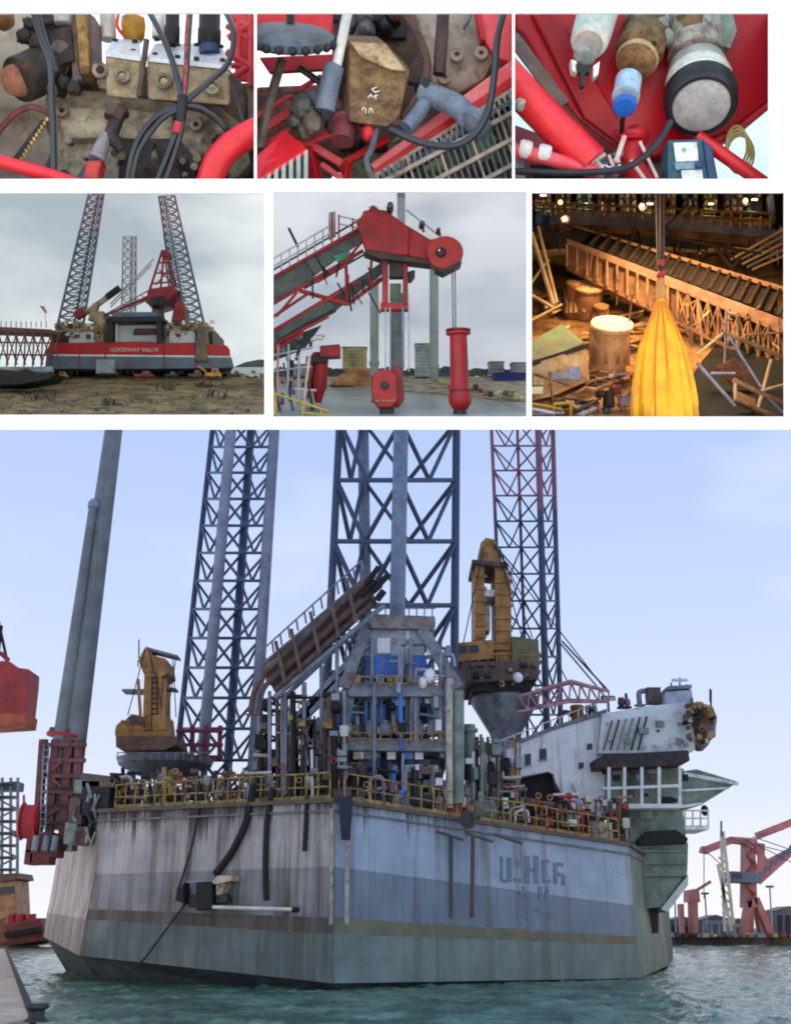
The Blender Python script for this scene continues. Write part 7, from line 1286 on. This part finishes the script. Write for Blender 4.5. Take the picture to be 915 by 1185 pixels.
# yellow load bag
bgy = paint((255, 186, 8), (240, 152, 4), 3, .42, bump=.15); k7 = ck(.5)
lbag = thing('load_bag', 'bright yellow pleated water load bag hanging from a red sling', 'load bag', c(766, 484, .5))
prof = [(0, 3.5), (.1, 5.5), (.2, 8.5), (.32, 13), (.43, 17.5), (.55, 21.5), (.65, 25), (.87, 29.5), (1.1, 33), (1.3, 35), (1.5, 36.5), (1.8, 37.5), (2.0, 34)]
pr = [(t*1.0, r_*k7) for t, r_ in prof]; bb = B(); ax7 = V(.02, -.05, -1).normalized(); u7 = V(1, 0, 0); w7 = V(0, 1, 0); N7 = 150; i0 = 0; sub = []
for a_, b_ in zip(pr[:-1], pr[1:]):
    for s_ in range(4): sub.append((lerp(a_[0], b_[0], s_/4), lerp(a_[1], b_[1], s_/4)))
sub.append(pr[-1])
O7 = c(764, 340, .5)
for t, r_ in sub:
    for j in range(N7):
        a = 2*math.pi*j/N7; am = min(1, t/.4)
        k_ = 1 + .075*am*(1-2*abs(math.sin(a*7.5)))*(1 if t < 1.4 else .7) + .09*am*noise.noise(V(math.cos(a)*5, math.sin(a)*5, t*.9))
        bb.v.append(O7 + ax7*t + u7*(r_*k_*math.cos(a)) + w7*(r_*k_*math.sin(a)))
for k_ in range(len(sub)-1):
    for j in range(N7): a, b_ = k_*N7+j, k_*N7+(j+1) % N7; bb.f.append((a, b_, b_+N7, a+N7))
bb.f.append(tuple(range(N7-1, -1, -1)))
bb.build('bag', bgy, lbag, smooth=True)
for q in range(15):
    a = 2*math.pi*q/15; P7 = []
    for t, r_ in pr[1:]: P7.append(O7 + ax7*t + u7*(r_*1.01*math.cos(a)) + w7*(r_*1.01*math.sin(a)))
    B().tube(P7, .012, 5).build('webbing_strap', paint((222, 130, 20), (196, 106, 14), 4, .6), lbag, smooth=True)
B().lathe(c(764, 346, .5), V(0, 0, 1), [(0, 6*k7), (.08, 5.5*k7), (.16, 5*k7), (.3, 3.5*k7)], 12, flute=5, amp=.1).build('neck', paint((214, 150, 80), (170, 100, 60), 5, .6), lbag, smooth=True); B().blob(c(764, 318, .5), 5*k7, .06, 6*k7, 12, 8, .2).build('shackle', paint((170, 30, 44), None, 5, .5), lbag, smooth=True)
for q in range(6): x = 760+q*1.7; ccyl('sling', (x, 342, .5), (764, 314, .5), .9, (redp if q % 2 else pkb), lbag, n=6)
hr = thing('hoist_line', 'bundle of dark brown hoist ropes above the yellow bag', 'hoist ropes', c(764, 312, .5))
for q in range(5): x = 759+q*2.4; ccyl('rope', (764+(x-764)*.6, 314, .5+.02*(q % 2)), (x, 216, .5+.03*(q % 2)), 1.3, (dkb if q % 2 else brn), hr, n=6)
cprism('red_tag', [(761, 306), (761, 300), (768, 300), (768, 308)], .43, .04, redp, hr, .005)
# boom girder
gd6 = thing('boom_girder', 'long lattice girder running diagonally down to the right behind the bag', 'girder', c(790, 400, 2.0))
g0, g1 = (655, 276), (912, 372)
def gl6(t, d, y): return c(lerp(V(*g0, 0), V(*g1, 0), t).x, lerp(V(*g0, 0), V(*g1, 0), t).y + d*(.7+.6*t), y - 1.0*t)
B().prism([gl6(0, 0, 3), gl6(1, 0, 3), gl6(1, 14, 3), gl6(0, 9, 3)], V(0, .05, .02)).build('top_flange', pkb, gd6, bevel=.01); B().prism([gl6(0, 46, 3.05), gl6(1, 46, 3.05), gl6(1, 52, 3.05), gl6(0, 50, 3.05)], V(0, .1, 0)).build('bottom_chord', st6, gd6, bevel=.01); B().prism([gl6(0, 9, 3.1), gl6(.55, 12, 3.1), gl6(.55, 46, 3.1), gl6(0, 46, 3.1)], V(0, .04, 0)).build('web_plate', paint((166, 112, 66), (120, 78, 46), 3, .7, rust=.5, rcol=(90, 56, 36)), gd6)
for q in range(22): t = q/22; rod('web_post', gl6(t, 10, 2.98), gl6(t, 46, 2.98), .022, st6, gd6, 6)
for q in range(11): t = .5+q/22; rod('web_brace', gl6(t, 12, 3.0), gl6(t+.045, 46, 3.0), .016, st6, gd6, 6); rod('web_brace', gl6(t+.045, 12, 3.0), gl6(t, 46, 3.0), .016, st6, gd6, 6)
for q in range(20): t = .1+q*.045; rod('top_brace', gl6(t, -2, 3.05), gl6(t+.05, -26, 3.6), .028, (dkb if q % 2 else dkb), gd6, 6)
B().prism([gl6(0, -26, 3.6), gl6(1, -30, 3.6), gl6(1, -25, 3.6), gl6(0, -23, 3.6)], V(0, .08, 0)).build('rear_chord', st6, gd6, bevel=.01)
B().prism([gl6(.02, 0, 3.2), gl6(.95, -2, 3.2), gl6(.95, -24, 3.7), gl6(.02, -22, 3.7)], V(0, .03, -.03)).build('girder_floor', dkb, gd6)
# left column, beams
lm6 = thing('leaning_mast', 'tan lattice mast at the left edge of the night yard', 'mast', c(636, 350, 2.6))
for (x0, y0, x1, y1, r_) in ((612, 262, 640, 352, 3), (622, 262, 644, 350, 2), (612, 340, 640, 356, 2.2), (612, 330, 634, 300, 1.6), (616, 280, 632, 322, 1.4), (612, 372, 650, 352, 1.6)): rod('member', c(x0, y0, 2.6), c(x1, y1, 2.6), r_*ck(2.6), crm, lm6, 7)
# tanks and containers on the yard
def tank6(lab, x, y, r_, h, lid=crm):
    t = thing('storage_tank', lab, 'tank', fpt(x, y)); y_ = fl6(x, y); k = ck(y_); p = fpt(x, y)
    B().lathe(p, UP, [(0, r_*k*.86), (h*.05, r_*k*.9), (h*.9, r_*k*.9), (h*.93, r_*k), (h, r_*k)], 26).build('shell', crm if r_ > 20 else st6, t, smooth=True); B().lathe(p+UP*h, UP, [(0, r_*k), (.02, r_*k*.97), (.03, r_*k*.6)], 26).build('lid', lid, t, smooth=True); rod('rail', p+UP*(h+.01)+V(.2, -.1, 0), p+UP*(h+.4)+V(.2, -.1, 0), .012, st6, t, 5)
    for q in range(10): a = 2*math.pi*q/10; B().box(p+UP*h*.5+V(math.cos(a)*r_*k*.9, math.sin(a)*r_*k*.6, 0), .04, .04, h*.8).build('stave', st6, t)
tank6('large round tank with lit cream lid left of the yellow bag', 702, 426, 24, .62, paint((248, 220, 168), (226, 192, 138), 4, .6, rust=.15)); tank6('tan tank standing under the girder behind the cream lidded one', 677, 366, 19, .45, paint((232, 190, 132), (196, 150, 96), 4, .6)); tank6('small tan tank between the two larger tanks', 693, 374, 9, .25, paint((206, 150, 90), None, 4, .7))
tank6('short tan tank near the leaning mast', 660, 366, 9, .5, paint((180, 120, 74), None, 4, .7))
ct6 = thing('site_container', 'tan site container with a flat green roof at the lower left', 'container', c(640, 460, .9))
RF = [(608, 418), (608, 398), (650, 374), (676, 396), (640, 412)]
B().prism([c(a, b, .9 + (420-b)/46*.9) for a, b in RF], V(0, .02, -.06)).build('roof', grn, ct6, bevel=.01)
B().prism([c(608, 422, .9), c(640, 414, .92), c(678, 399, 1.2), c(682, 440, 1.2), c(640, 458, .95), c(608, 466, .9)], V(0, .5, 0)).build('wall', crm, ct6, bevel=.015); B().beam(c(606, 424, .86), c(680, 400, 1.12), .04, .06).build('eaves_rail', dkb, ct6)
for (x, y, w_, h_, mt) in ((648, 436, 20, 8, bpl), (622, 440, 12, 12, crm), (664, 432, 14, 16, bpl), (620, 452, 16, 9, paint((240, 220, 170), None, 4, .5))): B().box(c(x, y, .82), w_*ck(.8), .05, h_*ck(.8)).build('panel', mt, ct6, bevel=.01)
for (x0, y0, x1, y1) in ((612, 430, 660, 446), (640, 470, 636, 430), (650, 462, 680, 448)): rod('stay', c(x0, y0, .78), c(x1, y1, .78), .02, st6, ct6, 6)
wc6 = thing('winch_unit', 'dark winch unit with red drum on the yard floor', 'winch', c(704, 474, .7))
for (x, y, w_, h_, mt) in ((704, 462, 10, 20, dkb), (712, 452, 9, 10, paint((110, 34, 30), None, 4, .6)), (694, 456, 8, 8, dkb), (722, 464, 12, 14, bpl), (700, 476, 8, 8, paint((60, 70, 84), None, 4, .5))): B().box(c(x, y, .75), w_*ck(.8), .16, h_*ck(.8), .2).build('housing', mt, wc6, bevel=.02)
for (x0, y0, x1, y1) in ((684, 462, 696, 478), (710, 446, 722, 478), (690, 450, 708, 444), (716, 468, 730, 452)): rod('arm', c(x0, y0, .7), c(x1, y1, .7), .025, st6, wc6, 6)
yl6 = thing('yellow_railing', 'yellow and white safety rail along the lower left edge', 'railing', c(640, 482, .5))
for (x0, y0, x1, y1, mt) in ((606, 466, 650, 474, gold), (608, 472, 640, 478, wht), (654, 464, 690, 486, gold), (640, 468, 664, 466, gold), (608, 480, 652, 478, bpl)): rod('rail', c(x0, y0, .5), c(x1, y1, .5), .022, mt, yl6, 7)
for x in (616, 640, 660): rod('post', c(x, 488, .5), c(x, 468, .5), .02, gold, yl6, 6)
# dark right corner and trusses
pt6 = thing('shade_patch', 'painted black pit behind the trusses at the lower right', 'shade', c(870, 420, 2.4)); B().prism([fpt(a, b_, .04) for a, b_ in ((812, 420), (836, 392), (880, 392), (915, 420), (915, 489), (798, 489), (798, 440))], UP*-.03).build('shade_cover', paint((24, 17, 13), (12, 9, 8), 3, .9), pt6)  # near-black sheet laid on the floor paints in the corner's darkness
tr6 = thing('lower_truss', 'tan steel truss slanting through the dark lower right corner', 'truss', c(860, 480, 1.6))
for (x0, y0, x1, y1, r_, mt) in ((836, 384, 912, 416, 2.6, st6), (838, 384, 806, 410, 1.6, crm), (840, 360, 838, 420, 1.6, bpl), (842, 388, 880, 448, 1.6, bpl), (852, 362, 853, 400, 2.2, crm), (842, 362, 854, 366, 2, crm), (892, 416, 876, 474, 2, crm), (848, 440, 912, 470, 3, st6), (850, 462, 912, 490, 3, st6), (850, 438, 850, 464, 2, crm), (806, 420, 850, 470, 2.2, bpl), (880, 452, 912, 444, 1.8, crm), (880, 452, 912, 484, 1.8, bpl), (800, 402, 800, 360, 1.4, st6), (822, 432, 850, 432, 1.6, bpl), (862, 388, 912, 384, 1.4, st6), (808, 352, 812, 400, 1.2, crm), (784, 360, 800, 396, 1.4, pkb)): rod('member', c(x0, y0, (.52 if y0 > 380 else 1.2)), c(x1, y1, (.52 if y0 > 380 else 1.2)), r_*ck(.8), mt, tr6, 7)
cprism('lit_plate', [(828, 424), (850, 414), (880, 440), (876, 452), (846, 444)], 1.1, .06, paint((150, 96, 58), (110, 68, 42), 4, .7, rust=.4), tr6, .01); cprism('lit_plate', [(848, 450), (874, 462), (874, 478), (850, 466)], .55, .05, paint((186, 116, 60), (140, 84, 44), 4, .7), tr6, .01)
for q in range(22):
    x, y = rnd.uniform(786, 905), rnd.uniform(352, 400); ccyl('bar', (x, y, min(2, fl6(0, y)-.12)), (x+rnd.uniform(-14, 14), y+rnd.uniform(-10, 10), min(1.95, fl6(0, y)-.12)), rnd.uniform(.6, 1.4), rnd.choice([st6, dkb, crm, dkb]), tr6, n=6)
# loose pipes, planks and frames lying about the yard
for q in range(9):
    x0, y0 = ((628, 440), (660, 402), (690, 450), (664, 478), (726, 446), (720, 402), (640, 360), (672, 348), (735, 380))[q]
    t = thing('scrap_pile', ('pipes lying before the container wall', 'bars lying behind the container roof', 'pipes lying before the cream lidded tank', 'bars lying at the lower edge by the yellow rail', 'pipes lying left of the bag near the winch', 'bars lying between tank and bag', 'pipes lying under the leaning mast', 'frames lying under the girder start', 'frames lying under the girder behind the bag')[q] + ' on the night yard', 'scrap pile', fpt(x0, y0))
    for k_ in range(13):
        x, y = x0+rnd.uniform(-20, 20), y0+rnd.uniform(-9, 9); a = rnd.gauss(-.45, .25); L6 = rnd.uniform(5, 16); p = fpt(x-L6*math.cos(a), y-L6*.6*math.sin(a), .04+rnd.random()*.12); r_ = fpt(x+L6*math.cos(a), y+L6*.6*math.sin(a), .04+rnd.random()*.12)
        if k_ % 3: rod('pipe', p, r_, rnd.uniform(.012, .03), rnd.choice([st6, dkb, crm, pkb, dkb]), t, 6)
        else: B().beam(p, r_, rnd.uniform(.03, .06), .03).build('angle_bar', rnd.choice([st6, crm, dkb, bpl]), t)
# far platforms and lit stores at the top
pl6 = thing('far_platform', 'grey blue platform deck across the top of the yard', 'platform', c(760, 270, 5.0)); cprism('deck', [(612, 258), (612, 246), (680, 244), (780, 250), (900, 262), (915, 268), (900, 276), (780, 266)], 4.9, .2, bpl, pl6, .01); cprism('fascia', [(612, 264), (612, 257), (780, 265), (912, 280), (912, 290), (780, 274)], 4.85, .1, st6, pl6, .01); cprism('under_wall', [(612, 300), (612, 262), (915, 286), (915, 330), (760, 306)], 5.2, .1, dkb, pl6, 0)
for q in range(26): x = 618+q*11.4; rod('rail_post', c(x, 250+max(0, x-700)*.09, 4.7), c(x, 234+max(0, x-700)*.09, 4.7), .02, gold if q % 3 else st6, pl6, 6)
for d in (0, 8): rod('rail', c(612, 240-d*.8, 4.7), c(912, 256-d, 4.7), .02, gold, pl6, 6)
for q in range(5): rod('stair_rail', c(846+q*6, 300+q*3, 3.9), c(912, 262+q*8, 3.9), .022, (bpl if q % 2 else crm), pl6, 6)
cprism('dark_block', [(894, 222), (915, 222), (915, 262), (898, 258)], 4.6, .3, blk6, pl6, .01)
for q in range(30): x = rnd.uniform(616, 900); ccyl('strut', (x, rnd.uniform(262, 284)+max(0, x-700)*.08, 4.8), (x+rnd.uniform(-8, 8), rnd.uniform(280, 306)+max(0, x-700)*.1, 4.6), rnd.uniform(.7, 1.6), rnd.choice([st6, dkb, crm]), pl6, n=6)
# (stores)
adj = ['orange', 'pale yellow', 'cyan', 'rust red', 'white', 'dull green', 'amber', 'dark grey', 'yellow', 'brick red', 'blue grey', 'tan']
ccs = [tuple(int(v*.45 + w_*.35) for v, w_ in zip(q_, (120, 76, 40))) for q_ in [(206, 110, 44), (226, 206, 130), (130, 206, 206), (150, 60, 44), (236, 230, 214), (90, 110, 70), (220, 150, 50), (60, 54, 54), (206, 190, 60), (164, 70, 56), (120, 140, 160), (180, 140, 96)]]
for q in range(12):
    x = 618+q*24.5; w_ = rnd.uniform(15, 22); t = thing('store_rack', f'{adj[q]} lit store rack in the row at the top of the yard', 'store rack', c(x+w_/2, 246, 5.6)); mt = paint(ccs[q], None, 6, .6)
    cprism('frame', [(x, 248), (x, 216), (x+w_, 216), (x+w_, 248)], 5.7, .3, paint(tuple(int(v*.45) for v in ccs[q]), None, 5, .7), t, .01)
    for r_ in range(3):
        for s_ in range(3):
          if rnd.random() < .72: cprism('box', [(x+1+s_*w_/3, 246-r_*9), (x+1+s_*w_/3, 239-r_*9+rnd.uniform(-1, 4)), (x+w_/3*(s_+rnd.uniform(.5, 1)), 239.5-r_*9), (x+w_/3*(s_+.8), 246-r_*9)], 5.5+rnd.uniform(0, .1), .15, mt if (r_+s_) % 2 else paint(tuple(min(255, int(v*.7+30)) for v in ccs[(q+s_) % 12]), None, 5, .6), t, .01)
    if q in (0, 2, 5, 8, 10):
        pl = bpy.data.lights.new('tube_light_glow', 'POINT'); pl.energy = 9/GAIN; pl.color = (1, .84, .6); pl.shadow_soft_size = .1; po = bpy.data.objects.new('tube_light_glow', pl); COL.objects.link(po); po.parent = t; po.location = FM @ c(x+w_*.5, 226+q % 3*5, 5.1) - WL[t]
        B().box(c(x+w_*.5, 226+q % 3*5, 5.4), w_*.35*ck(5.4), .03, .025).build('tube_light', glow((255, 244, 210) if q != 2 else (200, 240, 255), 1.2), t)
for (x, y, w_, h_, lab) in ((620, 254, 10, 16, 'blue tarpaulin bundle at the upper left of the yard'), (634, 256, 8, 12, 'smaller blue grey bundle right of the tarpaulin')): tag(B().box(c(x, y, 4.5), w_*ck(4.5), .3, h_*ck(4.5), .3).build('bundle', paint((96, 130, 160), (66, 96, 130), 5, .6), bevel=.05), lab, 'bundle')
jb6 = thing('jib_struts', 'dark jib struts angling down behind the girder top at the right', 'struts', c(840, 310, 3.9))
for (x0, y0, x1, y1, r_) in ((784, 290, 806, 308, 1.6), (826, 284, 852, 318, 2.6), (836, 288, 856, 306, 2), (846, 310, 856, 300, 3), (782, 276, 880, 294, 2), (780, 280, 770, 262, 1), (768, 264, 792, 240, 1)): rod('strut', c(x0, y0, 3.9), c(x1, y1, 3.9), r_*ck(3.9), dkb, jb6, 7)
# ------------------------------------------------------------------ drop pieces that were trimmed away completely
for o in [o for o in bpy.data.objects if o.type == 'MESH' and not o.data.polygons and not o.children]: bpy.data.objects.remove(o)
